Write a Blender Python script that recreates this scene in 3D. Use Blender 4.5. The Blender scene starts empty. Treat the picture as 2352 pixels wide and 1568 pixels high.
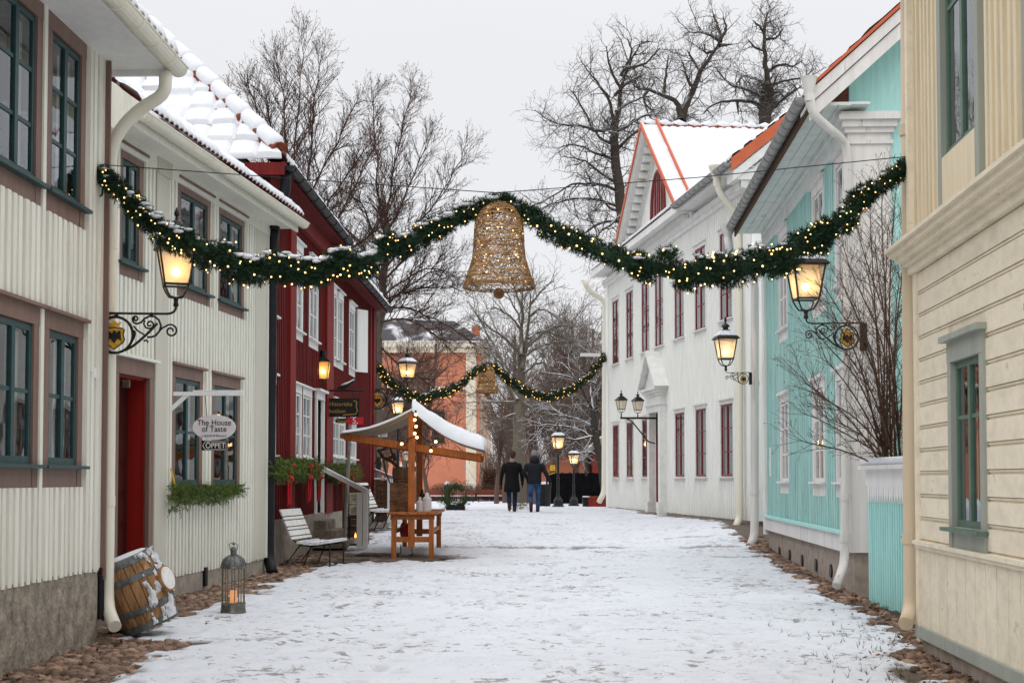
import bpy, bmesh, math, random
import numpy as np
from mathutils import Vector, Matrix

random.seed(7)
scn = bpy.context.scene
COL = scn.collection
R = math.radians
PI = math.pi

# ------------------------------------------------------------------ camera, sky, sun, exposure
CAM_H = 1.6
FD, CX, PPY, HOR = 3273.0, 1176.0, 969.0, 1100.0      # focal length, centre, principal row, horizon in a 2352 px wide frame
PITCH = math.atan((HOR - PPY) / FD)
cam_d = bpy.data.cameras.new('camera'); cam = bpy.data.objects.new('camera', cam_d); COL.objects.link(cam)
cam.location = (0, 0, CAM_H); cam.rotation_euler = (PI / 2 + PITCH, 0, 0)
cam_d.sensor_width = 36.0; cam_d.lens = 36.0 * FD / 2352.0
cam_d.shift_y = (PPY - 784.0) / 2352.0
cam_d.clip_start = 0.1; cam_d.clip_end = 2000
scn.camera = cam

world = bpy.data.worlds.new('World'); scn.world = world; world.use_nodes = True
nt = world.node_tree; nt.nodes.clear()
wo = nt.nodes.new('ShaderNodeOutputWorld'); bg = nt.nodes.new('ShaderNodeBackground')
sky = nt.nodes.new('ShaderNodeTexSky'); sky.sky_type = 'NISHITA'; sky.sun_disc = False
SUN_EL, SUN_ROT = R(38), R(200)
sky.sun_elevation = SUN_EL; sky.sun_rotation = SUN_ROT
mixw = nt.nodes.new('ShaderNodeMix'); mixw.data_type = 'RGBA'
mixw.inputs[0].default_value = 0.95
nt.links.new(sky.outputs[0], mixw.inputs[6])
mixw.inputs[7].default_value = (8.75, 8.75, 8.95, 1)         # the flat white of a closed cloud cover
# cloud cover: brighter overhead than at the horizon
wtc = nt.nodes.new('ShaderNodeTexCoord'); wsx = nt.nodes.new('ShaderNodeSeparateXYZ'); nt.links.new(wtc.outputs['Generated'], wsx.inputs[0])
wmr = nt.nodes.new('ShaderNodeMapRange'); wmr.interpolation_type = 'SMOOTHSTEP'; wmr.inputs[1].default_value = .28; wmr.inputs[2].default_value = .95; wmr.inputs[3].default_value = 1.0; wmr.inputs[4].default_value = 2.6
nt.links.new(wsx.outputs['Z'], wmr.inputs[0])
wnz = nt.nodes.new('ShaderNodeTexNoise'); wnz.inputs['Scale'].default_value = 1.3; wnz.inputs['Detail'].default_value = 3; nt.links.new(wtc.outputs['Generated'], wnz.inputs['Vector'])
wnr = nt.nodes.new('ShaderNodeMapRange'); wnr.inputs[3].default_value = .95; wnr.inputs[4].default_value = 1.05; nt.links.new(wnz.outputs[0], wnr.inputs[0])
wmu = nt.nodes.new('ShaderNodeMath'); wmu.operation = 'MULTIPLY'; nt.links.new(wmr.outputs[0], wmu.inputs[0]); nt.links.new(wnr.outputs[0], wmu.inputs[1])
wvm = nt.nodes.new('ShaderNodeVectorMath'); wvm.operation = 'SCALE'; nt.links.new(mixw.outputs[2], wvm.inputs[0]); nt.links.new(wmu.outputs[0], wvm.inputs['Scale'])
nt.links.new(wvm.outputs[0], bg.inputs[0]); bg.inputs[1].default_value = 0.1
nt.links.new(bg.outputs[0], wo.inputs[0])

sun_d = bpy.data.lights.new('sun', 'SUN'); sun_d.energy = 0.7; sun_d.angle = R(70); sun_d.color = (1, 0.97, 0.93)
sun = bpy.data.objects.new('sun', sun_d); COL.objects.link(sun)
sun.rotation_euler = (R(90) - SUN_EL, 0, PI - SUN_ROT + R(0)); sun.location = (0, -10, 30)
scn.view_settings.view_transform = 'Standard'; scn.view_settings.look = 'None'
scn.view_settings.exposure = 0.0; scn.view_settings.gamma = 1.0
scn.cycles.max_bounces = 6; scn.cycles.transparent_max_bounces = 12
scn.cycles.use_denoising = True
scn.cycles.caustics_reflective = False; scn.cycles.caustics_refractive = False
scn.cycles.sample_clamp_indirect = 4.0

# ------------------------------------------------------------------ helpers
def P(x, y, Y):
    """the world point at forward distance Y that a given place in the photograph shows"""
    dx, dy = (x - CX) / FD, (PPY - y) / FD
    c, s = math.cos(PITCH), math.sin(PITCH)
    d = Vector((dx, c - dy * s, s + dy * c))
    return Vector((0, 0, CAM_H)) + d * (Y / d.y)

def PG(x, Y):
    """on the ground"""
    p = P(x, HOR, Y); return Vector((p.x, Y, gz(p.x, Y)))

GY = [0, 12, 17, 22, 26.5, 33, 44, 50, 58, 75, 100, 140, 400]
GZ = [-.02, 0, .02, .07, .15, .34, .60, .61, .52, .28, -.05, -.2, .2]
def gz(x, y):
    h = float(np.interp(y, GY, GZ))
    if x > 2 and 25 < y < 50:
        h += 0.22 * min(1, max(0, (x - 2.6) / 2.2)) * math.exp(-((y - 34) / 5.0) ** 2)
    return h

def empty(name, loc=(0, 0, 0), rz=0):
    o = bpy.data.objects.new(name, None); COL.objects.link(o)
    o.location = loc; o.rotation_euler = (0, 0, rz); o.empty_display_size = .2
    return o
def tag(o, label=None, cat=None, group=None, kind=None):
    if label: o['label'] = label
    if cat: o['category'] = cat
    if group: o['group'] = group
    if kind: o['kind'] = kind
    return o
def thing(name, label, cat, loc=(0, 0, 0), rz=0, group=None):
    return tag(empty(name, loc, rz), label, cat, group)

class MB:
    def __init__(s): s.v = []; s.f = []; s.m = []
    def add(s, vs, fs, m=0):
        b = len(s.v); s.v += [tuple(p) for p in vs]; s.f += [tuple(i + b for i in f) for f in fs]; s.m += [m] * len(fs)
    def quad(s, a, b, c, d, m=0): s.add([a, b, c, d], [(0, 1, 2, 3)], m)
    def box(s, x0, x1, y0, y1, z0, z1, m=0, T=None):
        vs = [Vector((x, y, z)) for z in (z0, z1) for y in (y0, y1) for x in (x0, x1)]
        if T is not None: vs = [T @ p for p in vs]
        s.add(vs, [(0, 2, 3, 1), (4, 5, 7, 6), (0, 1, 5, 4), (2, 6, 7, 3), (0, 4, 6, 2), (1, 3, 7, 5)], m)
    def bar(s, a, b, w, h, m=0, up=Vector((0, 0, 1))):
        """a rectangular bar from a to b, w sideways, h along up"""
        a = Vector(a); b = Vector(b); t = (b - a).normalized()
        if abs(t.dot(up)) > .98: up = Vector((0, 1, 0))
        sd = t.cross(up).normalized(); u = sd.cross(t)
        vs = [p + sd * i * w / 2 + u * j * h / 2 for p in (a, b) for (i, j) in ((-1, -1), (1, -1), (1, 1), (-1, 1))]
        s.add(vs, [(3, 2, 1, 0), (4, 5, 6, 7), (0, 1, 5, 4), (1, 2, 6, 5), (2, 3, 7, 6), (3, 0, 4, 7)], m)
    def tube(s, pts, r, n=6, m=0, cap=True):
        pts = [Vector(p) for p in pts]; k = len(pts)
        rr = r if isinstance(r, (list, tuple)) else [r] * k
        t0 = (pts[1] - pts[0]).normalized()
        u = t0.orthogonal().normalized(); vs = []
        for i in range(k):
            t = (pts[min(i + 1, k - 1)] - pts[max(i - 1, 0)])
            t = t.normalized() if t.length > 1e-9 else t0
            u = (u - t * u.dot(t)); u = u.normalized() if u.length > 1e-6 else t.orthogonal().normalized()
            w = t.cross(u)
            for j in range(n):
                a = 2 * PI * j / n
                vs.append(pts[i] + (u * math.cos(a) + w * math.sin(a)) * rr[i])
        fs = [(i * n + j, i * n + (j + 1) % n, (i + 1) * n + (j + 1) % n, (i + 1) * n + j) for i in range(k - 1) for j in range(n)]
        if cap: fs += [tuple(range(n - 1, -1, -1)), tuple(range((k - 1) * n, k * n))]
        s.add(vs, fs, m)
    def lathe(s, prof, n=16, c=(0, 0, 0), m=0, T=None, sx=1, sy=1, rot=0):
        vs = []; k = len(prof); c = Vector(c)
        for r, z in prof:
            for j in range(n):
                a = 2 * PI * j / n + rot
                p = Vector((r * math.cos(a) * sx, r * math.sin(a) * sy, z))
                vs.append((T @ p if T is not None else p) + c)
        fs = [(i * n + j, i * n + (j + 1) % n, (i + 1) * n + (j + 1) % n, (i + 1) * n + j) for i in range(k - 1) for j in range(n)]
        fs += [tuple(range(n - 1, -1, -1)), tuple(range((k - 1) * n, k * n))]
        s.add(vs, fs, m)
    def ball(s, c, r, n=8, m=0, sx=1, sy=1, sz=1):
        h = max(3, n // 2 + 1)
        s.lathe([(max(1e-4, r * math.sin(PI * i / h)), r * sz * -math.cos(PI * i / h)) for i in range(h + 1)], n, c, m, sx=sx, sy=sy)
    def poly(s, pts, d, m=0):
        """a flat outline (list of 3-D points in order) thickened by the vector d"""
        k = len(pts); d = Vector(d); a = [Vector(p) for p in pts]
        s.add(a + [p + d for p in a], [tuple(range(k - 1, -1, -1)), tuple(range(k, 2 * k))] + [(i, (i + 1) % k, (i + 1) % k + k, i + k) for i in range(k)], m)
    def build(s, name, mats, parent=None, smooth=False, recalc=True, bevel=0, loc=None):
        me = bpy.data.meshes.new(name); me.from_pydata(s.v, [], s.f)
        if not isinstance(mats, (list, tuple)): mats = [mats]
        for mt in mats: me.materials.append(mt)
        if any(s.m): me.polygons.foreach_set('material_index', s.m)
        if recalc:
            b = bmesh.new(); b.from_mesh(me); bmesh.ops.recalc_face_normals(b, faces=b.faces); b.to_mesh(me); b.free()
        if smooth: me.polygons.foreach_set('use_smooth', [True] * len(me.polygons))
        o = bpy.data.objects.new(name, me); COL.objects.link(o)
        if parent: o.parent = parent
        if loc is not None: o.location = loc
        if bevel:
            md = o.modifiers.new('bevel', 'BEVEL'); md.width = bevel; md.segments = 2; md.limit_method = 'ANGLE'
        return o

def text(body, size, parent, loc, rot, mat, align='CENTER', ext=0.002, sx=1.0, name='lettering', shear=0.0):
    c = bpy.data.curves.new(name, 'FONT'); c.body = body; c.size = size; c.align_x = align; c.align_y = 'CENTER'; c.extrude = ext; c.shear = shear
    c.materials.append(mat)
    o = bpy.data.objects.new(name, c); COL.objects.link(o); o.parent = parent
    o.location = loc; o.rotation_euler = rot; o.scale = (sx, 1, 1)
    return o

# ------------------------------------------------------------------ materials
MATS = {}
def mat(name, col, rough=.6, var=.12, scale=6.0, stretch=(1, 1, 1), bump=0.0, bscale=60.0, metal=0.0, spec=.2, col2=None, wear=None, wear_amt=.0, wscale=8.0):
    m = bpy.data.materials.new(name); m.use_nodes = True; n = m.node_tree; N = n.nodes; L = n.links
    b = N['Principled BSDF']; b.inputs['Roughness'].default_value = rough; b.inputs['Metallic'].default_value = metal
    b.inputs['Specular IOR Level'].default_value = spec
    tc = N.new('ShaderNodeTexCoord'); mp = N.new('ShaderNodeMapping'); mp.inputs['Scale'].default_value = stretch
    L.new(tc.outputs['Object'], mp.inputs[0])
    nz = N.new('ShaderNodeTexNoise'); nz.inputs['Scale'].default_value = scale; nz.inputs['Detail'].default_value = 5; nz.inputs['Roughness'].default_value = .65
    L.new(mp.outputs[0], nz.inputs['Vector'])
    rp = N.new('ShaderNodeMapRange'); rp.inputs[1].default_value = .3; rp.inputs[2].default_value = .7
    L.new(nz.outputs[0], rp.inputs[0])
    mx = N.new('ShaderNodeMix'); mx.data_type = 'RGBA'
    c2 = col2 if col2 else tuple(c * (1 - 2 * var) for c in col); c1 = tuple(min(1, c * (1 + var * .5)) for c in col)
    mx.inputs[6].default_value = (*c2, 1); mx.inputs[7].default_value = (*c1, 1)
    L.new(rp.outputs[0], mx.inputs[0]); out = mx.outputs[2]
    if wear:
        n2 = N.new('ShaderNodeTexNoise'); n2.inputs['Scale'].default_value = wscale; n2.inputs['Detail'].default_value = 8; n2.inputs['Roughness'].default_value = .75
        L.new(mp.outputs[0], n2.inputs['Vector'])
        r2 = N.new('ShaderNodeMapRange'); r2.inputs[1].default_value = .62 - wear_amt * .25; r2.inputs[2].default_value = .72 - wear_amt * .2; r2.inputs[4].default_value = .9
        L.new(n2.outputs[0], r2.inputs[0])
        m2 = N.new('ShaderNodeMix'); m2.data_type = 'RGBA'; L.new(r2.outputs[0], m2.inputs[0]); L.new(out, m2.inputs[6]); m2.inputs[7].default_value = (*wear, 1)
        out = m2.outputs[2]
    L.new(out, b.inputs['Base Color'])
    if bump:
        n3 = N.new('ShaderNodeTexNoise'); n3.inputs['Scale'].default_value = bscale; n3.inputs['Detail'].default_value = 4
        L.new(mp.outputs[0], n3.inputs['Vector'])
        bp = N.new('ShaderNodeBump'); bp.inputs['Strength'].default_value = bump; bp.inputs['Distance'].default_value = .02
        L.new(n3.outputs[0], bp.inputs['Height']); L.new(bp.outputs[0], b.inputs['Normal'])
    MATS[name] = m
    return m

def emit(name, col, strength):
    m = bpy.data.materials.new(name); m.use_nodes = True; n = m.node_tree
    b = n.nodes['Principled BSDF']; b.inputs['Base Color'].default_value = (*[c * .3 for c in col], 1)
    b.inputs['Emission Color'].default_value = (*col, 1); b.inputs['Emission Strength'].default_value = strength
    try: m.cycles.emission_sampling = 'NONE'
    except Exception: pass
    return m

def glass_dark(name, base=.08, gain=.92, power=4.4):
    """window glass: part see-through, part mirror by angle"""
    m = bpy.data.materials.new(name); m.use_nodes = True; n = m.node_tree; N = n.nodes; L = n.links
    for x in list(N): N.remove(x)
    o = N.new('ShaderNodeOutputMaterial'); g = N.new('ShaderNodeBsdfGlossy'); g.inputs['Roughness'].default_value = .015
    g.inputs['Color'].default_value = (.92, .95, .97, 1)
    t = N.new('ShaderNodeBsdfTransparent'); t.inputs['Color'].default_value = (.72, .76, .75, 1)
    ge = N.new('ShaderNodeNewGeometry'); dt = N.new('ShaderNodeVectorMath'); dt.operation = 'DOT_PRODUCT'; L.new(ge.outputs['Normal'], dt.inputs[0]); L.new(ge.outputs['Incoming'], dt.inputs[1])
    def mth(op, a, b=None):
        x = N.new('ShaderNodeMath'); x.operation = op
        for i_, v in enumerate((a, b)):
            if v is None: continue
            if isinstance(v, float): x.inputs[i_].default_value = v
            else: L.new(v, x.inputs[i_])
        return x
    f = mth('MULTIPLY_ADD', mth('POWER', mth('SUBTRACT', 1.0, mth('ABSOLUTE', dt.outputs['Value']).outputs[0]).outputs[0], power).outputs[0], gain); f.inputs[2].default_value = base
    nz = N.new('ShaderNodeTexNoise'); nz.inputs['Scale'].default_value = 3.0; nz.inputs['Detail'].default_value = 1
    tc = N.new('ShaderNodeTexCoord'); L.new(tc.outputs['Object'], nz.inputs['Vector'])
    bp = N.new('ShaderNodeBump'); bp.inputs['Strength'].default_value = .12; bp.inputs['Distance'].default_value = .02
    L.new(nz.outputs[0], bp.inputs['Height']); L.new(bp.outputs[0], g.inputs['Normal'])
    mx = N.new('ShaderNodeMixShader'); L.new(f.outputs[0], mx.inputs[0]); L.new(t.outputs[0], mx.inputs[1]); L.new(g.outputs[0], mx.inputs[2])
    L.new(mx.outputs[0], o.inputs[0])
    return m

def frosted(name, col=(.95, .85, .68)):
    m = bpy.data.materials.new(name); m.use_nodes = True; n = m.node_tree; N = n.nodes; L = n.links
    for x in list(N): N.remove(x)
    o = N.new('ShaderNodeOutputMaterial'); t = N.new('ShaderNodeBsdfTransparent'); t.inputs['Color'].default_value = (.97, .95, .9, 1)
    d = N.new('ShaderNodeBsdfTranslucent'); d.inputs['Color'].default_value = (*col, 1)
    mx = N.new('ShaderNodeMixShader'); mx.inputs[0].default_value = .5
    L.new(t.outputs[0], mx.inputs[1]); L.new(d.outputs[0], mx.inputs[2]); L.new(mx.outputs[0], o.inputs[0])
    return m

def snowed(name, base, rough=.8, lo=.35, hi=.75, scale=3.0, amt=1.0, snow=(.68, .69, .72), var=.3):
    """bark or greenery with snow lying on what faces up"""
    m = bpy.data.materials.new(name); m.use_nodes = True; n = m.node_tree; N = n.nodes; L = n.links
    b = N['Principled BSDF']; b.inputs['Roughness'].default_value = rough; b.inputs['Specular IOR Level'].default_value = .2
    ge = N.new('ShaderNodeNewGeometry'); sx = N.new('ShaderNodeSeparateXYZ'); L.new(ge.outputs['Normal'], sx.inputs[0])
    tc = N.new('ShaderNodeTexCoord'); nz = N.new('ShaderNodeTexNoise'); nz.inputs['Scale'].default_value = scale; L.new(tc.outputs['Object'], nz.inputs['Vector'])
    ad = N.new('ShaderNodeMath'); ad.operation = 'MULTIPLY_ADD'; L.new(nz.outputs[0], ad.inputs[0]); ad.inputs[1].default_value = 1.2; L.new(sx.outputs['Z'], ad.inputs[2])
    rg = N.new('ShaderNodeMapRange'); rg.inputs[1].default_value = lo + .6; rg.inputs[2].default_value = hi + .6; rg.inputs[4].default_value = amt
    L.new(ad.outputs[0], rg.inputs[0])
    n2 = N.new('ShaderNodeTexNoise'); n2.inputs['Scale'].default_value = 12; L.new(tc.outputs['Object'], n2.inputs['Vector'])
    c = N.new('ShaderNodeMix'); c.data_type = 'RGBA'; L.new(n2.outputs[0], c.inputs[0])
    c.inputs[6].default_value = (*[v * (1 - var) for v in base], 1); c.inputs[7].default_value = (*[v * (1 + var) for v in base], 1)
    mx = N.new('ShaderNodeMix'); mx.data_type = 'RGBA'; L.new(rg.outputs[0], mx.inputs[0]); L.new(c.outputs[2], mx.inputs[6]); mx.inputs[7].default_value = (*snow, 1)
    L.new(mx.outputs[2], b.inputs['Base Color'])
    return m

VS = (1, 1, .06)      # vertical streaks
HS = (.06, .06, 1)    # horizontal grain
M = dict(
  cream=mat('cream_paint', (.79, .77, .69), .55, .06, 9, (3, 3, .25), .06, 40),
  cream2=mat('warm_cream_paint', (.77, .76, .68), .55, .07, 9, (3, 3, .25), .06, 40),
  putty=mat('putty_paint', (.58, .55, .47), .55, .06, 5, VS, .04, 30),
  brown=mat('brown_trim_paint', (.215, .135, .11), .5, .12, 8, VS, .05, 30),
  teal=mat('teal_sash_paint', (.028, .068, .072), .4, .15, 8),
  red_door=mat('red_door_paint', (.26, .014, .010), .5, .2, 6, VS, .1, 30),
  door_shaded=mat('shaded_maroon_door_paint', (.055, .008, .007), .45, .25, 6, VS, .1, 30),  # maroon leaf, with the darkness of the deep doorway put into its colour
  falu=mat('red_ochre_paint', (.150, .011, .010), .75, .22, 12, VS, .15, 50),
  falu2=mat('red_ochre_board_paint', (.21, .018, .016), .7, .18, 10, VS, .12, 50),
  white=mat('white_trim_paint', (.78, .78, .76), .5, .05, 7, VS),
  wall_white=mat('off_white_paint', (.82, .83, .79), .55, .05, 6, (2, 2, .2)),
  stone_grey=mat('grey_white_moulding', (.74, .745, .71), .6, .08, 5),
  old_white=mat('weathered_white_paint', (.76, .74, .72), .65, .1, 5, VS, .08, 30, wear=(.36, .32, .27), wear_amt=.12, wscale=5),
  soffit=mat('weathered_soffit_paint', (.72, .77, .74), .65, .1, 3, (1, 1, 1), .05, 20, wear=(.25, .22, .18), wear_amt=.05, wscale=3),
  aqua=mat('aqua_paint', (.40, .69, .645), .65, .14, 10, (2.2, 2.2, .12), .12, 40, wear=(.14, .235, .22), wear_amt=.5, wscale=10),
  aqua2=mat('aqua_gate_paint', (.43, .74, .71), .6, .08, 8, (3, 3, .2)),
  red_sash=mat('dark_red_sash_paint', (.23, .035, .035), .45, .15, 8),
  beige=mat('beige_upper_paint', (.72, .62, .44), .6, .08, 6, (2, 2, .2), .05, 30, wear=(.52, .44, .32), wear_amt=.06, wscale=5),
  beige2=mat('beige_siding_paint', (.78, .695, .545), .6, .10, 4, (1, 1, 1.6), .08, 25, wear=(.50, .43, .33), wear_amt=.16, wscale=4),
  pipe_beige=mat('beige_downpipe_paint', (.62, .50, .35), .45, .06, 4, VS),
  pipe_cream=mat('cream_downpipe_paint', (.74, .71, .60), .35, .05, 4, VS),
  pipe_white=mat('weathered_downpipe_paint', (.70, .69, .66), .45, .15, 6, VS, wear=(.30, .27, .22), wear_amt=.1, wscale=6),
  zinc=mat('grey_zinc', (.34, .34, .33), .45, .2, 7, metal=.25),
  pipe_black=mat('black_metal_pipe', (.014, .0145, .017), .5, .2, 6),
  sage=mat('grey_green_trim_paint', (.33, .35, .30), .55, .1, 6, VS),
  green_sash=mat('green_sash_paint', (.105, .17, .13), .45, .1, 6),
  plinth=mat('rough_stone_plinth', (.36, .31, .25), .9, .3, 7, bump=.9, bscale=22, wear=(.16, .14, .12), wear_amt=.1, wscale=18),
  plinth2=mat('rendered_plinth', (.40, .34, .29), .9, .2, 5, bump=.25, bscale=30),
  tile=mat('terracotta_tile', (.25, .055, .026), .75, .3, 9),
  verge_red=mat('orange_red_sheet_metal', (.56, .135, .06), .55, .08, 5),
  snow=mat('snow', (.67, .685, .715), .75, .04, 5, bump=.35, bscale=28, spec=.25),
  iron=mat('black_iron', (.010, .010, .011), .45, .2, 10, spec=.3),
  gold=mat('gold_paint', (.72, .40, .04), .4, .2, 20),
  stall_wood=mat('oiled_orange_wood', (.46, .135, .030), .55, .28, 9, (4, 4, .35), .06, 40),
  stall_wood_h=mat('oiled_orange_planks', (.43, .15, .05), .6, .3, 9, (4, .35, 4), .06, 40),
  barrel_wood=mat('weathered_barrel_staves', (.38, .21, .10), .7, .3, 6, (4, 4, .35), .2, 30, wear=(.13, .07, .035), wear_amt=.12, wscale=7),
  barrel_hoop=mat('dull_grey_iron_hoops', (.16, .17, .17), .5, .3, 12, metal=.4),
  pewter=mat('tarnished_metal', (.22, .20, .17), .35, .35, 25, metal=.7),
  wax=mat('candle_wax', (.80, .72, .62), .5, .04, 4),
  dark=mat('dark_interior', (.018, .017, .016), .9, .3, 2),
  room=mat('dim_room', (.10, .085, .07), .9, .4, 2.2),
  curtain=mat('pale_curtain', (.62, .59, .55), .8, .08, 4, VS),
  black=mat('black_paint', (.012, .012, .012), .45, .2, 6),
  bench_white=mat('white_bench_slats', (.77, .76, .73), .5, .06, 6, (1, 1, 1)),
  stone=mat('grey_step_stone', (.26, .22, .18), .9, .3, 6, bump=.5, bscale=25),
  old_wood=mat('dark_weathered_wood', (.13, .075, .04), .8, .3, 7, (3, 3, .3), .2, 30),
  ribbon=mat('red_ribbon', (.45, .008, .015), .5, .1, 6),
  salmon=mat('salmon_render', (.56, .21, .125), .85, .10, .35, bump=.1, bscale=12),
  pilaster=mat('pale_render', (.70, .63, .50), .85, .08, .6),
  roof_dark=mat('dark_roof_sheet', (.05, .045, .045), .7, .2, 2),
  barn=mat('red_barn_boards', (.26, .03, .02), .75, .2, 3, VS),
  barn_trim=mat('grey_barge_board', (.22, .20, .17), .8, .2, 3),
  paving=mat('wet_flagstone', (.13, .105, .085), .7, .3, 5, bump=.4, bscale=18),
  cobble=mat('brown_cobbles', (.24, .175, .13), .7, .45, 4.5, bump=.3, bscale=60),
  leaf_litter=mat('brown_leaf_litter', (.14, .06, .03), .8, .4, 9),
  coat_black=mat('black_wool_coat', (.006, .006, .007), .85, .3, 20),
  coat_navy=mat('dark_padded_jacket', (.010, .012, .016), .6, .3, 20),
  jeans=mat('blue_denim', (.035, .085, .19), .85, .35, 9),
  jeans_dark=mat('dark_blue_denim', (.012, .022, .06), .85, .3, 9),
  shoe=mat('dark_brown_leather', (.05, .018, .014), .5, .2, 9),
  skin=mat('skin', (.55, .32, .24), .6, .08, 9),
  hair=mat('brown_hair', (.055, .025, .014), .6, .3, 30),
  knit=mat('grey_knit', (.20, .20, .21), .9, .2, 60),
  beech=mat('brown_beech_hedge', (.11, .045, .025), .8, .45, 5),
  bench_red=mat('red_brown_bench', (.20, .055, .035), .7, .2, 5),
  signwhite=mat('pale_sign_board', (.66, .62, .63), .5, .04, 5),
  ink=mat('black_lettering', (.015, .015, .017), .5, .1, 5),
  blue_ink=mat('blue_lettering', (.03, .05, .22), .5, .1, 5),
  letter_white=mat('white_lettering', (.80, .78, .74), .5, .04, 5),
  letter_gold=mat('gold_lettering', (.46, .27, .06), .45, .1, 5),
  sign_red=mat('red_sign', (.55, .02, .03), .45, .08, 5),
  yellow=mat('yellow_sign', (.85, .55, .02), .5, .06, 5),
  crate_paper=mat('cream_menu_board', (.62, .60, .44), .5, .2, 14),
  navy_door=mat('dark_green_door', (.02, .035, .035), .5, .2, 5),
  wicker=mat('wicker', (.36, .195, .08), .8, .4, 14),
  wicker2=mat('pale_wicker', (.58, .36, .17), .8, .3, 14),
  parchment=mat('cream_canvas', (.60, .55, .42), .85, .06, 9),
)
M['glass'] = glass_dark('window_glass'); M['glass_old'] = glass_dark('dull_old_window_glass', .04, .6, 5.5)
M['matte_black'] = mat('matte_black_cloth', (.008, .008, .009), .95, .3, 3, spec=.05); M['grey_blind'] = mat('grey_drawn_curtain', (.52, .53, .51), .9, .2, 5, VS)
M['clear'] = frosted('thin_lantern_glass', (.8, .8, .8)); M['clear'].node_tree.nodes['Mix Shader'].inputs[0].default_value = .08
M['frost'] = frosted('frosted_lamp_glass')
M['lamp_pane'] = frosted('clear_lamp_glass', (.95, .80, .60)); M['lamp_pane'].node_tree.nodes['Mix Shader'].inputs[0].default_value = .42
M['bulb'] = emit('warm_bulb', (1.0, .62, .24), 40)
M['dot'] = emit('warm_fairy_light', (1.0, .60, .22), 4.2)
M['dot_far'] = emit('amber_fairy_light', (1.0, .50, .10), 3.6)
M['candle'] = emit('candle_glow', (1.0, .42, .16), .7)
M['flame'] = emit('flame', (1.0, .35, .06), 5)
M['fir'] = snowed('fir_needles', (.013, .036, .018), .7, 1.05, 1.35, 5, .9)
M['fir_green'] = snowed('fresh_fir_needles', (.085, .125, .028), .7, 1.4, 1.6, 9, .3)
M['bark'] = snowed('dark_bark', (.055, .043, .033), .9, .55, .95, 1.2, .9)
M['bark_brown'] = snowed('brown_bark', (.065, .036, .026), .9, 1.1, 1.4, 1.2, .8)
M['bark_grey'] = snowed('grey_green_bark', (.125, .105, .08), .9, .6, 1.0, 1.5, .85)
M['bark_snowy'] = snowed('snow_lined_bark', (.05, .045, .035), .9, .25, .6, 1.5, 1.0)
M['thicket'] = snowed('thicket_twigs', (.12, .080, .062), .9, .9, 1.3, 1.2, .5)
M['shrub'] = mat('reddish_shrub_twigs', (.125, .072, .046), .8, .3, 5)
M['seed'] = mat('dry_seed_heads', (.10, .045, .03), .9, .4, 9)
M['seed_dark'] = mat('dark_seed_heads', (.045, .028, .02), .9, .4, 9)

def per_piece(m, lo, hi):
    """each loose piece of a mesh with a tone of its own"""
    n = m.node_tree; N = n.nodes; L = n.links; b = N['Principled BSDF']; src = b.inputs['Base Color'].links[0].from_socket
    g = N.new('ShaderNodeNewGeometry'); cr = N.new('ShaderNodeMix'); cr.data_type = 'RGBA'; L.new(g.outputs['Random Per Island'], cr.inputs[0]); cr.inputs[6].default_value = (*lo, 1); cr.inputs[7].default_value = (*hi, 1)
    mu = N.new('ShaderNodeMix'); mu.data_type = 'RGBA'; mu.blend_type = 'MULTIPLY'; mu.inputs[0].default_value = 1; L.new(src, mu.inputs[6]); L.new(cr.outputs[2], mu.inputs[7]); L.new(mu.outputs[2], b.inputs['Base Color'])
per_piece(M['cobble'], (.55, .5, .5), (1.75, 1.55, 1.45)); per_piece(M['leaf_litter'], (.5, .6, .6), (1.7, 1.5, 1.2))
per_piece(M['cream'], (.93, .93, .92), (1.05, 1.05, 1.05)); per_piece(M['aqua'], (.84, .9, .9), (1.12, 1.04, 1.04)); per_piece(M['barrel_wood'], (.75, .75, .72), (1.25, 1.2, 1.15)); per_piece(M['stall_wood_h'], (.85, .85, .85), (1.15, 1.1, 1.1)); per_piece(M['beige2'], (.95, .95, .94), (1.04, 1.04, 1.04)); per_piece(M['aqua2'], (.9, .95, .95), (1.06, 1.03, 1.03)); per_piece(M['paving'], (.7, .7, .7), (1.5, 1.4, 1.3)); per_piece(M['fir'], (.6, .7, .6), (1.5, 1.35, 1.3)); per_piece(M['fir_green'], (.5, .6, .5), (1.5, 1.4, 1.4))
# ------------------------------------------------------------------ ground
def _hash(ix, iy, seed):
    h = (ix.astype(np.int64) * 374761393 + iy.astype(np.int64) * 668265263 + seed * 974711) & 0x7fffffff
    h = ((h ^ (h >> 13)) * 1274126177) & 0x7fffffff
    return ((h ^ (h >> 16)) & 0xffff) / 65535.0
def vnoise(x, y, seed=0):
    ix, iy = np.floor(x), np.floor(y); fx, fy = x - ix, y - iy
    fx = fx * fx * (3 - 2 * fx); fy = fy * fy * (3 - 2 * fy)
    a = _hash(ix, iy, seed); b = _hash(ix + 1, iy, seed); c = _hash(ix, iy + 1, seed); d = _hash(ix + 1, iy + 1, seed)
    return a + (b - a) * fx + (c - a) * fy + (a - b - c + d) * fx * fy
def fbm(x, y, seed=0, o=4):
    s = 0; a = .5
    for i in range(o):
        s = s + a * vnoise(x * 2 ** i, y * 2 ** i, seed + i * 17); a *= .5
    return s
def sstep(a, b, x):
    t = np.clip((x - a) / (b - a), 0, 1); return t * t * (3 - 2 * t)

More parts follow.
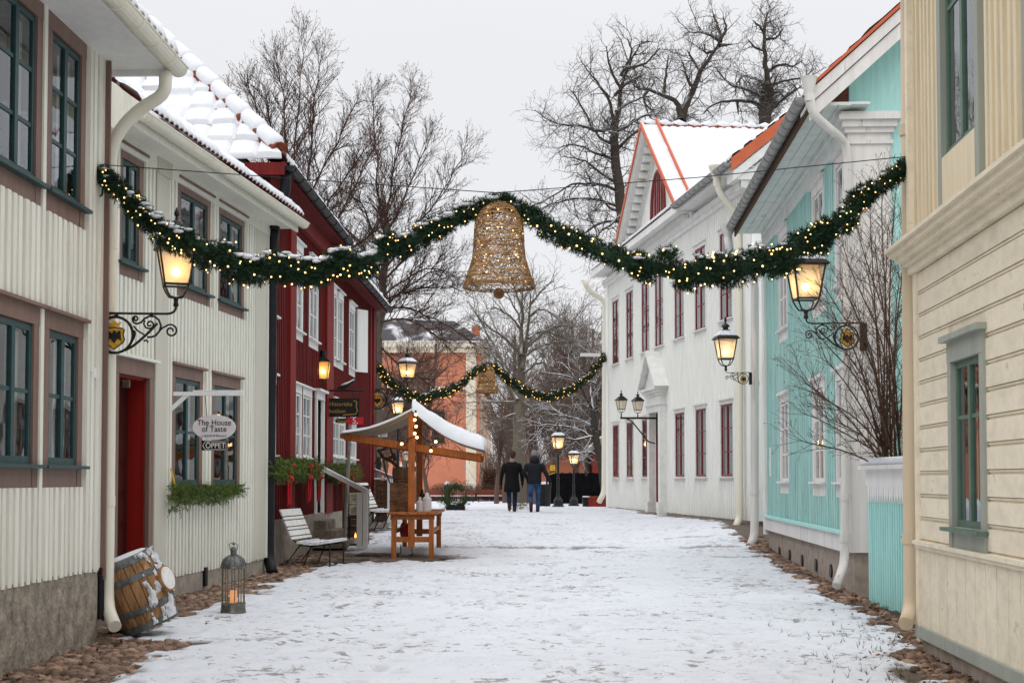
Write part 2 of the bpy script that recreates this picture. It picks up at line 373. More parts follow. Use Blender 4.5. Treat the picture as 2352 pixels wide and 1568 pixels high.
LW_Y = [5, 13.9, 14.0, 16.7, 22.8, 23.2, 39, 42]; LW_X = [-4.28, -4.05, -4.75, -4.75, -4.02, -4.1, -3.85, -8]
LV_W = [1.0, 1.0, .9, 1.15, .85, .95, .7, .3]
RW_Y = [5, 8, 13.1, 13.4, 18.9, 28.2, 33, 42, 50, 52]; RW_X = [3.25, 3.42, 3.75, 4.1, 4.55, 5.06, 5.53, 4.4, 3.4, 9]
RV_W = [.45, .40, .30, .30, .36, .36, .7, .30, .12, 0]

def bare_mask(x, y):
    n = fbm(x * 2.2, y * 1.6, 3, 5); n2 = fbm(x * 7, y * 4.0, 11, 4)
    j = (n - .47) * 1.0 + (n2 - .47) * .85
    dl = x - np.interp(y, LW_Y, LW_X); dr = np.interp(y, RW_Y, RW_X) - x
    wl = np.interp(y, LW_Y, LV_W); wr = np.interp(y, RW_Y, RV_W)
    b = np.maximum(sstep(.06, -.10, dl - wl - j), sstep(.06, -.10, dr - wr - j * .8))
    e = ((x + 1.85) / 1.15) ** 2 + ((y - 26.0) / .85) ** 2
    e2 = ((x + 3.0) / 1.25) ** 2 + ((y - 26.0) / 1.2) ** 2
    b = np.maximum(b, sstep(1.25, .6, np.minimum(e, e2) - j * 1.6))
    # worn streaks across the street
    for (yc, x0, x1, w) in ((28.6, -1.6, 2.4, .35), (37.3, -2.0, -.4, .3), (28.3, 3.2, 4.6, .3), (30.6, 3.0, 4.4, .2), (26.2, 3.6, 5.0, .22)):
        s = np.exp(-((y - yc - (n - .5) * .8) / w) ** 2) * sstep(x0 - .5, x0 + .4, x) * sstep(x1 + .5, x1 - .4, x)
        b = np.maximum(b, sstep(.45, .9, s + (n2 - .5) * 1.3) * .75)
    return b

def make_ground():
    xs = np.concatenate([-np.geomspace(160, 6.2, 34), np.arange(-6, 6.6, .045), np.geomspace(6.8, 160, 34)])
    ys = [3.0]
    while ys[-1] < 400: ys.append(ys[-1] + max(.04, .04 * (ys[-1] / 11) ** 1.35) if ys[-1] < 60 else ys[-1] * 1.06)
    ys = np.array(ys)
    X, Y = np.meshgrid(xs, ys)
    Z = np.interp(Y, GY, GZ)
    sel = (X > 2) & (Y > 25) & (Y < 50)
    Z = Z + np.where(sel, .22 * np.clip((X - 2.6) / 2.2, 0, 1) * np.exp(-((Y - 34) / 5.0) ** 2), 0)
    near = sstep(70, 30, Y) * sstep(9, 6, np.abs(X))
    bare = bare_mask(X, Y) * near
    lumps = (fbm(X * 1.3, Y * .9, 21, 4) - .47) * .05 + (fbm(X * 5.5, Y * 4.2, 31, 3) - .45) * .035
    p = fbm(X * 3.6 + 40, Y * 3.0, 47, 2); pits = sstep(.54, .68, p)             # footprints and dents
    q = vnoise(X * 9 + 3, Y * 7, 59); dents = sstep(.74, .95, q)
    mott = fbm(X * .55, Y * .35, 77, 3)
    Z = Z + near * (1 - bare) * (.035 + lumps - pits * .034 - dents * .022)
    Z = Z + near * bare * (fbm(X * 8, Y * 8, 5, 3) - .5) * .03
    dirt = np.clip(near * (pits * .16 + dents * .30 * sstep(.45, .62, mott + (vnoise(X * 2, Y * 2, 5) - .5) * .3) + sstep(.45, .62, mott) * .05), 0, 1)
    # where feet have scuffed the snow thin: small flecks of ground, long across the view
    f = fbm(X * 6.0, Y * 10.0, 91, 3) ; g = fbm(X * 1.2, Y * .8, 95, 2)
    fleck = sstep(.62, .74, f + (g - .5) * .45)
    dirt = np.clip(dirt + near * fleck * .6, 0, 1)
    Z = Z - near * (1 - bare) * fleck * .012
    # trails of footprints pressed into the snow
    rf = random.Random(404); ix0 = np.searchsorted
    for tr_ in range(30):
        x0 = rf.uniform(-2.8, 2.8); y0 = rf.uniform(8, 30); hd = rf.gauss(0, .14) + (0 if rf.random() < .7 else rf.uniform(-1.2, 1.2)); dx, dy = math.sin(hd), math.cos(hd)
        for st in range(rf.randint(10, 30)):
            sd = 1 if st % 2 else -1; cx = x0 + dx * .68 * st + dy * .11 * sd + rf.gauss(0, .03); cy = y0 + dy * .68 * st - dx * .11 * sd + rf.gauss(0, .03)
            if not (9 < cy < 42) or abs(cx) > 4: continue
            if bare_mask(np.array([cx]), np.array([cy]))[0] > .3: continue
            i0, i1 = np.searchsorted(ys, cy - .25), np.searchsorted(ys, cy + .25); j0, j1 = np.searchsorted(xs, cx - .25), np.searchsorted(xs, cx + .25)
            lx = X[i0:i1, j0:j1] - cx; ly = Y[i0:i1, j0:j1] - cy; a = lx * dx + ly * dy; b = lx * dy - ly * dx
            e = (a / .15) ** 2 + (b / .06) ** 2; k = np.clip(1.15 - e, 0, 1) ** .6; rim = np.exp(-((e - 1.6) / .6) ** 2)
            dp = rf.uniform(.5, 1.2); Z[i0:i1, j0:j1] += (-.028 * k + .009 * rim) * dp; dirt[i0:i1, j0:j1] = np.clip(dirt[i0:i1, j0:j1] + k * rf.uniform(.0, .5), 0, 1)
    ny, nx = X.shape
    me = bpy.data.meshes.new('ground')
    co = np.stack([X, Y, Z], -1).reshape(-1, 3).astype(np.float32)
    idx = np.arange(ny * nx).reshape(ny, nx)
    fa = np.stack([idx[:-1, :-1], idx[:-1, 1:], idx[1:, 1:], idx[1:, :-1]], -1).reshape(-1, 4)
    me.vertices.add(len(co)); me.vertices.foreach_set('co', co.ravel())
    me.loops.add(fa.size); me.loops.foreach_set('vertex_index', fa.ravel().astype(np.int32))
    me.polygons.add(len(fa)); me.polygons.foreach_set('loop_start', np.arange(0, fa.size, 4, dtype=np.int32)); me.polygons.foreach_set('loop_total', np.full(len(fa), 4, np.int32))
    me.polygons.foreach_set('use_smooth', np.ones(len(fa), bool))
    me.update()
    for nm, ar in (('bare', bare), ('dirt', dirt)):
        at = me.attributes.new(nm, 'FLOAT', 'POINT'); at.data.foreach_set('value', ar.ravel().astype(np.float32))
    m = bpy.data.materials.new('trodden_snow_ground'); m.use_nodes = True; n = m.node_tree; N = n.nodes; L = n.links
    b = N['Principled BSDF']; b.inputs['Roughness'].default_value = .7; b.inputs['Specular IOR Level'].default_value = .25
    tc = N.new('ShaderNodeTexCoord')
    def noise(s, d=5):
        q = N.new('ShaderNodeTexNoise'); q.inputs['Scale'].default_value = s; q.inputs['Detail'].default_value = d; q.inputs['Roughness'].default_value = .7
        L.new(tc.outputs['Object'], q.inputs['Vector']); return q
    def mixc(f, a, c):
        x = N.new('ShaderNodeMix'); x.data_type = 'RGBA'
        L.new(f, x.inputs[0])
        for s, v in ((6, a), (7, c)):
            if isinstance(v, tuple): x.inputs[s].default_value = (*v, 1)
            else: L.new(v, x.inputs[s])
        return x.outputs[2]
    snowc = mixc(noise(2.2).outputs[0], (.60, .63, .685), (.69, .705, .74))
    thin = mixc(noise(18).outputs[0], (.20, .185, .17), (.42, .41, .42))
    thin_dark = mixc(noise(25).outputs[0], (.06, .05, .042), (.30, .28, .265))
    soil = mixc(noise(7).outputs[0], (.035, .027, .022), (.17, .125, .095))
    moss = noise(1.6); mr = N.new('ShaderNodeMapRange'); mr.inputs[1].default_value = .60; mr.inputs[2].default_value = .70; L.new(moss.outputs[0], mr.inputs[0])
    soil = mixc(mr.outputs[0], soil, (.045, .05, .015))
    def rng(src, a, b, c=0.0, d=1.0):
        x = N.new('ShaderNodeMapRange'); x.interpolation_type = 'SMOOTHSTEP'; x.inputs[1].default_value = a; x.inputs[2].default_value = b; x.inputs[3].default_value = c; x.inputs[4].default_value = d; L.new(src, x.inputs[0]); return x.outputs[0]
    def mth(op, a, b):
        x = N.new('ShaderNodeMath'); x.operation = op
        for i_, v in enumerate((a, b)):
            if isinstance(v, float): x.inputs[i_].default_value = v
            else: L.new(v, x.inputs[i_])
        return x.outputs[0]
    # flecks of ground scuffed through the thin snow, gathered in drifts
    fleck = mth('ADD', noise(7.5, 4).outputs[0], mth('MULTIPLY', noise(.7, 3).outputs[0], .62))
    fl = rng(fleck, .905, .965)
    fl2 = rng(mth('ADD', noise(17, 3).outputs[0], mth('MULTIPLY', noise(1.3, 2).outputs[0], .35)), .79, .86)
    greys = rng(mth('ADD', noise(3.0, 5).outputs[0], mth('MULTIPLY', noise(.5, 2).outputs[0], .5)), .70, .95, 0.0, .5)
    snowc = mixc(greys, snowc, (.56, .57, .61))
    snowc = mixc(mth('MULTIPLY', fl2, .55), snowc, (.36, .345, .33))
    snowc = mixc(mth('MULTIPLY', fl, .8), snowc, thin_dark)
    a1 = N.new('ShaderNodeAttribute'); a1.attribute_name = 'dirt'; a2 = N.new('ShaderNodeAttribute'); a2.attribute_name = 'bare'
    c1 = mixc(a1.outputs['Fac'], snowc, thin)
    c2 = mixc(a2.outputs['Fac'], c1, soil)
    L.new(c2, b.inputs['Base Color'])
    bn = noise(45, 6); bp = N.new('ShaderNodeBump'); bp.inputs['Strength'].default_value = .5; bp.inputs['Distance'].default_value = .015
    L.new(bn.outputs[0], bp.inputs['Height']); L.new(bp.outputs[0], b.inputs['Normal'])
    me.materials.append(m)
    o = bpy.data.objects.new('ground', me); COL.objects.link(o); tag(o, 'trodden snow covering the street between the wooden houses', 'ground', kind='structure')

make_ground()

# ------------------------------------------------------------------ facades
class Fac:
    def __init__(s, name, label, x, Y, vpx, side):
        s.side = side; s.X = (x - CX) / FD * Y; s.Y = Y; s.a = math.atan((vpx - CX) / FD)
        s.root = thing(name, label, 'house', (s.X, Y, 0), PI / 2 - s.a)
        s.u = Vector((math.sin(s.a), math.cos(s.a))); s.n = Vector((math.cos(s.a), -math.sin(s.a))) * (-side)
        s.open = []
    def hit(s, x, y, o=0.0):
        d = P(x, y, 10.0) - Vector((0, 0, CAM_H)); d2 = Vector((d.x, d.y))
        c = Vector((s.X, s.Y)) + s.n * o
        t = c.dot(s.n) / d2.dot(s.n); p = d2 * t - c
        return p.dot(s.u), CAM_H + d.z * t
    def zat(s, x, y, o=0.0): return s.hit(x, y, o)[1]
    def uat(s, x, y=1000, o=0.0): return s.hit(x, y, o)[0]
    def box(s, mb, u0, u1, o0, o1, z0, z1, m=0):
        y0, y1 = sorted((s.side * o0, s.side * o1)); mb.box(min(u0, u1), max(u0, u1), y0, y1, min(z0, z1), max(z0, z1), m)
    def p(s, u, o, z): return Vector((u, s.side * o, z))
    def w(s, u, o, z):
        q = Vector((s.X, s.Y)) + s.u * u + s.n * o; return Vector((q.x, q.y, z))

def wall(F, u0, u1, z0, z1, mats, spacing, bw, bd, depth=7.0, name='wall', horiz=False, far_end=True, niche=.32, zfun=None, bat=True):
    """the street front with its real window holes, the battens and the three hidden sides; mats = [face, batten, dark]"""
    mb = MB(); O = F.open
    us = sorted({u0, u1, *[q for o in O for q in o[:2] if u0 < q < u1]}); zs = sorted({z0, z1, *[q for o in O for q in o[2:4] if z0 < q < z1]})
    def inside(u, z): return any(o[0] < u < o[1] and o[2] < z < o[3] for o in O)
    for i in range(len(us) - 1):
        for k in range(len(zs) - 1):
            if inside((us[i] + us[i + 1]) / 2, (zs[k] + zs[k + 1]) / 2): continue
            mb.quad(F.p(us[i], 0, zs[k]), F.p(us[i + 1], 0, zs[k]), F.p(us[i + 1], 0, zs[k + 1]), F.p(us[i], 0, zs[k + 1]))
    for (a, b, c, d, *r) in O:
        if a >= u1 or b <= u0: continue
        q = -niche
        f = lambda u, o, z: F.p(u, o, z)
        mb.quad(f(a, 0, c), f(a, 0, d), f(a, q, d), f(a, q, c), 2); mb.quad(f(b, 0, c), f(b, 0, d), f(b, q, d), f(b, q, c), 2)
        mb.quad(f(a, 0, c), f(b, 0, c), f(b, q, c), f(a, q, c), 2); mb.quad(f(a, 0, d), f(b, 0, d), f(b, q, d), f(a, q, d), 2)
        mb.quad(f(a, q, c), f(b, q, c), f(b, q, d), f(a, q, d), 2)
    D = -depth
    mb.quad(F.p(u0, 0, z0), F.p(u0, D, z0), F.p(u0, D, z1), F.p(u0, 0, z1)); mb.quad(F.p(u1, 0, z0), F.p(u1, D, z0), F.p(u1, D, z1), F.p(u1, 0, z1))
    mb.quad(F.p(u0, D, z0), F.p(u1, D, z0), F.p(u1, D, z1), F.p(u0, D, z1))
    if bat and not horiz:
        u = u0 + spacing / 2; rnd = random.Random(int(abs(u0) * 100) + 5)
        while u < u1:
            iv = [(z0 - rnd.uniform(0, .012), z1)]
            for (a, b, c, d, *r) in O:
                e = r[0] if r else 0; ct = r[1] if len(r) > 1 else e; cb = r[2] if len(r) > 2 else e
                if a - e - bw * .4 < u < b + e + bw * .4:
                    nv = []
                    for (p, q) in iv:
                        if d + ct <= p or c - cb >= q: nv.append((p, q)); continue
                        if c - cb > p: nv.append((p, c - cb))
                        if d + ct < q: nv.append((d + ct, q))
                    iv = nv
            for (p, q) in iv:
                if q - p > .02: F.box(mb, u - bw / 2, u + bw / 2, -.005, bd * rnd.uniform(.85, 1.1), p, q, 1)
            u += spacing * rnd.uniform(.96, 1.04)
    if horiz:
        z = z0; rnd = random.Random(3)
        while z < z1 - .01:
            zt = min(z + spacing, z1); iv = [(u0, u1)]
            zm = (z + zt) / 2
            for (a, b, c, d, *r) in O:
                e = r[0] if r else 0; ct = r[1] if len(r) > 1 else e; cb = r[2] if len(r) > 2 else e
                if c - cb < zm < d + ct:
                    nv = []
                    for (p, q) in iv:
                        if b + e <= p or a - e >= q: nv.append((p, q)); continue
                        if a - e > p: nv.append((p, a - e))
                        if b + e < q: nv.append((b + e, q))
                    iv = nv
            for (p, q) in iv:
                F.box(mb, p, q, -.005, bd, z + .028, zt - .012, 1)
                F.box(mb, p, q, -.005, bd * .55, z + .006, z + .022, 1)
            z = zt
    return mb.build(name, mats, F.root)

def window(F, ua, ub, za, zb, cw, cm, sm, cols=2, rows=(.5,), ct=None, cb=None, sillm=None, cap=0.03, capm=None, curtain=.0, sash=.04, recess=.012, bat=True, proud=.022, name='window', curt_m='curtain', blind=False, gl='glass'):
    ct = cw if ct is None else ct; cb = cw if cb is None else cb
    a, b, c, d = ua + cw, ub - cw, za + cb, zb - ct
    F.open.append((a, b, c, d, cw, ct + (cap if cap else 0), cb))
    mb = MB()
    F.box(mb, ua, a, -.01, proud, za, zb - ct); F.box(mb, b, ub, -.01, proud, za, zb - ct)
    F.box(mb, ua, ub, -.01, proud + .004, zb - ct, zb)
    F.box(mb, a, b, -.01, proud - .006, za, c, 1 if isinstance(cm, list) else 0)
    if cap: F.box(mb, ua - .05, ub + .05, -.01, proud + .06, zb, zb + cap)
    # the reveal of the hole
    recess = min(recess, .014); rv = recess + sash
    F.box(mb, a, a + .012, -rv, -.008, c, d); F.box(mb, b - .012, b, -rv, -.008, c, d); F.box(mb, a + .012, b - .012, -rv, -.008, d - .012, d)
    w = mb.build(name, cm, F.root)
    a += .012; b -= .012; d -= .012
    recess = min(recess, .014); sb = MB(); o1 = -recess + .018; o0 = -recess - .03; s = sash
    F.box(sb, a, b, o0, o1, c, c + s * 1.3); F.box(sb, a, b, o0, o1, d - s, d)
    F.box(sb, a, a + s, o0, o1, c + s * 1.3, d - s); F.box(sb, b - s, b, o0, o1, c + s * 1.3, d - s)
    for i in range(1, cols):
        u = a + (b - a) * i / cols; h = s * (.75 if cols == 2 else .5)
        F.box(sb, u - h, u + h, o0, o1 + .006, c + s * 1.3, d - s)
    for f in rows:
        z = c + (d - c) * f; F.box(sb, a + s, b - s, o0 + .01, o1 - .006, z - s * .35, z + s * .35)
    sb.build('sash', sm, w)
    g = MB(); g.quad(F.p(a + s * .5, -recess + .002, c + s), F.p(b - s * .5, -recess + .002, c + s), F.p(b - s * .5, -recess + .002, d - s * .5), F.p(a + s * .5, -recess + .002, d - s * .5)); g.build('pane', M[gl], w)
    if sillm is not None:
        sl = MB(); F.box(sl, ua - .03, ub + .03, proud * .3, proud + .07, c - .035, c - .005); sl.build('sill', sillm, w)
    if curtain:
        cu = MB(); n = 14
        for (p, q) in ((a, a + (b - a) * curtain), (b - (b - a) * curtain, b)):
            vs = []
            for i in range(n + 1):
                u = p + (q - p) * i / n; o = -recess - .11 + .025 * math.sin(i * 2.1 + p * 3)
                vs += [F.p(u, o, c + .05), F.p(u, o * .95, d - .05)]
            cu.add(vs, [(2 * i, 2 * i + 2, 2 * i + 3, 2 * i + 1) for i in range(n)])
        cu.build('curtain', M[curt_m], w, smooth=True)
    if blind:
        cu = MB(); F.box(cu, a, b, -recess - .09, -recess - .08, c + .02, d); cu.build('curtain', M[curt_m], w)
    return w

def pxwin(F, xl, xr, yt, yb):
    """outer casing of a window: the two uprights' columns, and its top and foot at the first column"""
    ua, zt = F.hit(xl, yt); _, zb = F.hit(xl, yb); ub = F.uat(xr, (yt + yb) / 2)
    if ub < ua: ua, ub = ub, ua
    return ua, ub, zb, zt

def gutter(F, u0, u1, o, z, r, m, hooks=.62, hm=None, name='gutter'):
    mb = MB(); n = 8; prof = [(math.cos(PI + PI * i / n) * r, math.sin(PI + PI * i / n) * r) for i in range(n + 1)]
    for t in (1.0, .9):
        vs = [F.p(u, o + a * t, z + b * t) for u in (u0, u1) for (a, b) in prof]
        mb.add(vs, [(i, i + 1, n + 2 + i, n + 1 + i) for i in range(n)])
    for u in (u0, u1): mb.add([F.p(u, o + a, z + b) for (a, b) in prof], [tuple(range(n + 1))])
    mb.tube([F.p(u0, o + r, z), F.p(u1, o + r, z)], r * .13, 5); 
    g = mb.build(name, m, F.root, smooth=False)
    if hooks:
        hb = MB(); hb.tube([F.p(u0 + .15, o + a * 1.06, z + b * 1.06) for (a, b) in prof], r * .1, 4)
        h0 = hb.build('gutter_hook', hm or m, g); k = 1
        while u0 + .15 + k * hooks < u1:
            c = h0.copy(); COL.objects.link(c); c.location = (k * hooks, 0, 0); k += 1
    return g

def pipe_px(F, pts, r, m, name='downpipe', collars=(), shoe=True, n=12):
    """a downpipe through places of the photograph, each (x, y, forward distance), in the frame of its house"""
    inv = F.root.matrix_basis.inverted()
    w = [inv @ P(*q) for q in pts]
    mb = MB()
    # round the bends
    q = [w[0]]
    for i in range(1, len(w) - 1):
        a, b, c = w[i - 1], w[i], w[i + 1]; k = min(.45 * (a - b).length, .45 * (c - b).length, r * 2.6)
        s, e = b + (a - b).normalized() * k, b + (c - b).normalized() * k
        q += [s * (1 - t) ** 2 + b * 2 * t * (1 - t) + e * t * t for t in (0, .33, .67, 1)]
    q.append(w[-1]); mb.tube(q, r, n)
    o = mb.build(name, m, F.root, smooth=False)
    for p in o.data.polygons: p.use_smooth = len(p.vertices) == 4
    if collars:
        for (x, y, Y) in collars:
            cb = MB(); c = inv @ P(x, y, Y); cb.lathe([(r * 1.05, -.05), (r * 1.13, -.05), (r * 1.13, .05), (r * 1.05, .05)], n, c)
            cb.build('pipe_collar', m, o)
    return o

def tile_slope(F, name, u0, u1, o0, z0, run, pitch, parent=None, umin=None, wave=.21, course=.36, amp=.035, snow=.07, vmaxf=None, axis='u', under=True, tilem=None, seed=1, nu=6, cover=1.0, fine=4, soft=False):
    """a slope of wavy tiles under snow. axis u: eave along the street; the slope climbs away from the street"""
    parent = parent or F.root
    du = wave / nu; nuu = int((u1 - u0) / du); L = run / math.cos(pitch); nv = max(2, int(L / (course / fine)))
    us = u0 + np.arange(nuu + 1) * du; vs = np.concatenate([[0, .006], np.linspace(0, L, nv + 1)[1:]])
    U, V = np.meshgrid(us, vs)
    if vmaxf is not None:
        VM = np.maximum(0, vmaxf(U)); V = np.minimum(V, VM)
    ph = (U / wave) % 1
    w = np.abs(np.sin(PI * ph)) ** .7 * amp
    fr = (V / course) % 1
    h = w + (1 - fr) * .02
    cell = _hash(np.floor(U / wave), np.floor(V / course), seed)
    n = fbm(U * 3, V * 3, seed, 4)
    edge = np.minimum(sstep(0, .10, ph) * sstep(1, .90, ph) * .5 + .5, sstep(0, .05, fr) + .0)
    edge = np.where(V < .001, .0, edge)
    if soft:      # thick pillows of snow with thin dark seams
        row = np.floor(V / course); ph2 = (U / wave + .5 * (row % 2) * 0 + .12 * _hash(row, row * 0, seed)) % 1
        seam = np.minimum(sstep(0, .10, ph2) * sstep(1, .90, ph2) * (.58 + .5 * cell) + .42 - .5 * cell, sstep(.0, .10, fr) * (.62 + .5 * cell) + .38 - .5 * cell)
        keep = (cell > .05)
        edge = np.where(V < .001, 0, seam * np.where(keep, 1, .55)); h = w * .3 + (1 - fr) * .045
    sn = h + snow * (edge * (.55 + .6 * n) * (.8 + .4 * cell)) - .012 - (1 - cover) * sstep(.45, .65, fbm(U * .9, V * .9, seed + 3, 4)) * .1
    c, s = math.cos(pitch), math.sin(pitch)
    def mesh(H, nm, mt, par, shift=0.0):
        me = bpy.data.meshes.new(nm); O = o0 - V * c + (H * s); Z = z0 + V * s + H * c + shift
        co = np.stack([U, F.side * O, Z], -1).reshape(-1, 3).astype(np.float32)
        ny, nx = U.shape; idx = np.arange(ny * nx).reshape(ny, nx)
        fa = np.stack([idx[:-1, :-1], idx[:-1, 1:], idx[1:, 1:], idx[1:, :-1]], -1).reshape(-1, 4)
        me.from_pydata(co.tolist(), [], fa.tolist()); me.materials.append(mt)
        me.polygons.foreach_set('use_smooth', np.ones(len(fa), bool))
        ob = bpy.data.objects.new(nm, me); COL.objects.link(ob); ob.parent = par; return ob
    r = mesh(h, name, tilem or M['tile'], parent)
    if snow > 0: mesh(sn, 'snow', M['snow'], r)
    return r

# ---- near cream house on the left
H1 = Fac('cream_wooden_house', 'tall cream board house with brown window surrounds, nearest on the lantern side of the street', 222, 13.9, 1260, -1)
H1Z0 = H1.zat(205, 1310); H1Z1 = 5.74
up = pxwin(H1, 105, 192, 20, 486); lo = pxwin(H1, 97, 184, 712, 1119)
up2 = (up[0] - (H1.uat(105) - H1.uat(88)) - (up[1] - up[0]), H1.uat(90, 300), up[2], up[3]); lo2 = (up2[0], H1.uat(83, 900), lo[2], lo[3])
W3 = 1.95
for q, cu in ((up, .3), (up2, .3), (lo, .3), (lo2, .3)):
    low = q in (lo, lo2)
    window(H1, q[0], q[1], q[2], q[3], .125, M['brown'], M['teal'], 2, (.33, .665) if not low else (.52,), ct=.15, cb=.2, sillm=M['teal'], cap=.03, curtain=cu, sash=.05, recess=.05)
for k in (1, 2):
    for q in (up2, lo2):
        s = k * 1.62
        window(H1, q[0] - s, q[1] - s, q[2], q[3], .125, M['brown'], M['teal'], 2, (.5,), ct=.15, cb=.2, sillm=M['teal'], curtain=.3)
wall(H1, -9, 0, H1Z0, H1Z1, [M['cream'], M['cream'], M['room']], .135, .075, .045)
mb = MB(); H1.box(mb, -9, -.02, -6.9, .03, -.6, H1Z0 + .02); mb.build('plinth', M['plinth'], H1.root)
mb = MB(); H1.box(mb, 0, .035, -.16, .095, H1Z0 - .1, H1Z1); H1.box(mb, -.11, 0, 0, .035, H1Z0 - .02, H1Z1, 1); mb.build('corner_board', [M['brown'], M['cream']], H1.root)
mb = MB(); H1.box(mb, -9, .32, -.3, .56, H1Z1 - .02, H1Z1 + .02); H1.box(mb, -9, .34, .56, .59, H1Z1 - .06, H1Z1 + .12); H1.box(mb, .32, .36, -3, .56, H1Z1 - .08, H1Z1 + .14); mb.build('soffit', M['white'], H1.root)
gz1 = H1.zat(400, 172, .75)
gutter(H1, -9, .42, .66, H1Z1 + .02, .095, M['pipe_cream'], .55)
tile_slope(H1, 'roof', -6, .42, .64, H1Z1 + .10, 4.4, R(33), wave=.2, amp=.05, snow=.10, seed=4)
mb = MB(); 
tz = H1Z1 + .1
mb.poly([H1.p(.30, .62, tz - .06), H1.p(.30, -3.66, tz + 2.78), H1.p(.30, -7.6, tz - .06)], H1.p(.1, 0, 0), 0); mb.build('gable', M['cream'], H1.root)
pipe_px(H1, [(380, 166, 14.05), (380, 215, 14.05), (304, 262, 14.1), (254, 330, 14.06), (251, 900, 14.06), (246, 1392, 14.06), (264, 1438, 13.75)], .064, M['pipe_cream'], collars=[(253, 560, 14.06), (251.5, 762, 14.06), (248, 1150, 14.06)])
mb = MB(); mb.lathe([(.03, 0), (.035, 0), (.035, .42), (.03, .42)], 8, H1.p(.02, .05, H1Z0 - .48)); H1.box(mb, -.03, .05, -.02, .07, H1Z0 - .05, H1Z0 + .02); mb.build('corner_post', M['black'], H1.root)
mb = MB(); hu, hz = H1.hit(207, 855); H1.box(mb, hu - .03, hu + .03, 0, .05, hz - .05, hz + .05); mb.tube([H1.p(hu, .04, hz), H1.p(hu - .16, .05, hz + .01)], .008, 6); mb.build('wall_hook', M['white'], H1.root)

# ---- second cream house, with the shop
H2 = Fac('low_cream_shop_house', 'lower cream board house with putty pilasters, a red door and fir branches below its window', 606, 22.8, 1560, -1)
H2Z0 = H2.zat(580, 1287); OV2 = .47; GZ2 = 5.75
H2Z1 = 5.68
qs = [(pxwin(H2, 268, 325, 380, 624), (.5,)), (pxwin(H2, 405, 480, 384, 678), (.5,)), (pxwin(H2, 497, 558, 443, 720), (.5,))]
zt = sum(q[0][3] for q in qs) / 3; zb = sum(q[0][2] for q in qs) / 3
for q, rws in qs: window(H2, q[0], q[1], zb, zt, .125, M['brown'], M['teal'], 2, rws, ct=.15, cb=.17, sillm=M['teal'], curtain=.28, sash=.05)
ql = [pxwin(H2, 392, 462, 836, 1142), pxwin(H2, 482, 548, 856, 1136)]
zt = (ql[0][3] + ql[1][3]) / 2; zb = (ql[0][2] + ql[1][2]) / 2
for q in ql: window(H2, q[0], q[1], zb, zt, .13, M['brown'], M['teal'], 2, (.5,), ct=.16, cb=.16, sillm=M['teal'], curtain=.26, sash=.05)
du0, dz1 = H2.hit(255, 815); du1 = H2.uat(344, 1000); dzb = .16
H2.open.append((du0 + .13, du1 - .14, dzb, dz1 - .2, .14, .22, 0))
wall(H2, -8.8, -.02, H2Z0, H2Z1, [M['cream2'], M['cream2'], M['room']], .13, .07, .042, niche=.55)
mb = MB(); H2.box(mb, du0, du0 + .13, -.01, .05, dzb, dz1 - .2); H2.box(mb, du1 - .14, du1, -.01, .05, dzb, dz1 - .2); H2.box(mb, du0, du1, -.01, .055, dz1 - .2, dz1); H2.box(mb, du0 - .05, du1 + .05, -.01, .12, dz1, dz1 + .035, 1)
dr = mb.build('door', [M['brown'], M['cream2']], H2.root)
mb = MB(); H2.box(mb, du0 + .13, du0 + .16, -.5, -.01, dzb, dz1 - .2); H2.box(mb, du1 - .17, du1 - .14, -.5, -.01, dzb, dz1 - .2); H2.box(mb, du0 + .16, du1 - .17, -.5, -.01, dz1 - .23, dz1 - .2); mb.build('door_frame', M['red_door'], dr)
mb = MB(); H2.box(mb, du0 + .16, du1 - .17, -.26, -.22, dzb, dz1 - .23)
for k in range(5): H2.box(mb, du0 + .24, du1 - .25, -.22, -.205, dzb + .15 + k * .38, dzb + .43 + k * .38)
mb.build('door_leaf', M['door_shaded'], dr)
mb = MB(); H2.box(mb, du0 + .13, du1 - .14, -.55, .30, -.3, dzb); mb.build('doorstep', M['stone'], H2.root)
mb = MB(); H2.box(mb, -8.8, -.06, -6.9, .02, -.6, H2Z0 + .02); mb.build('plinth', M['plinth2'], H2.root)
pu0, pu1 = H2.uat(347, 1000), H2.uat(376, 1000)
mb = MB(); H2.box(mb, pu0, pu1, -.01, .05, H2Z0 - .06, H2Z1 - .2); H2.box(mb, pu0 - .02, pu1 + .02, -.01, .08, H2Z1 - .2, H2Z1)
mb.build('pilaster', M['putty'], H2.root)
cu0 = H2.uat(578, 1000)
mb = MB(); H2.box(mb, cu0, -.05, -.01, .05, H2Z0 + .02, H2Z1); H2.box(mb, -.05, .0, -.02, .07, H2Z0 + .02, H2Z1, 1); H2.box(mb, 0, .03, -.25, .0, H2Z0, H2Z1, 1); mb.build('corner_board', [M['putty'], M['cream2']], H2.root)
mb = MB(); H2.box(mb, -6.7, .35, -.2, OV2 - .06, H2Z1, H2Z1 + .03); H2.box(mb, -6.7, .37, OV2 - .06, OV2 - .03, H2Z1 - .06, H2Z1 + .12); H2.box(mb, -8.8, .2, 0, .06, H2Z1 - .16, H2Z1); mb.build('soffit', M['cream2'], H2.root)
gutter(H2, -6.72, .42, OV2 + .06, GZ2 + .02, .085, M['pipe_cream'], .72)
tile_slope(H2, 'roof', -6.72, .40, OV2 + .03, GZ2 + .12, 4.2, R(37), wave=.17, amp=.05, snow=.075, seed=9)
mb = MB(); v = [H2.p(u_, o_, z_) for u_ in (-6.84, -6.76) for (o_, z_) in ((.56, GZ2 + .10), (-3.6, GZ2 + .10 + 4.16 * math.tan(R(37))), (-3.6, GZ2 - .22 + 4.16 * math.tan(R(37))), (.30, GZ2 - .22), (.56, GZ2 - .06))]
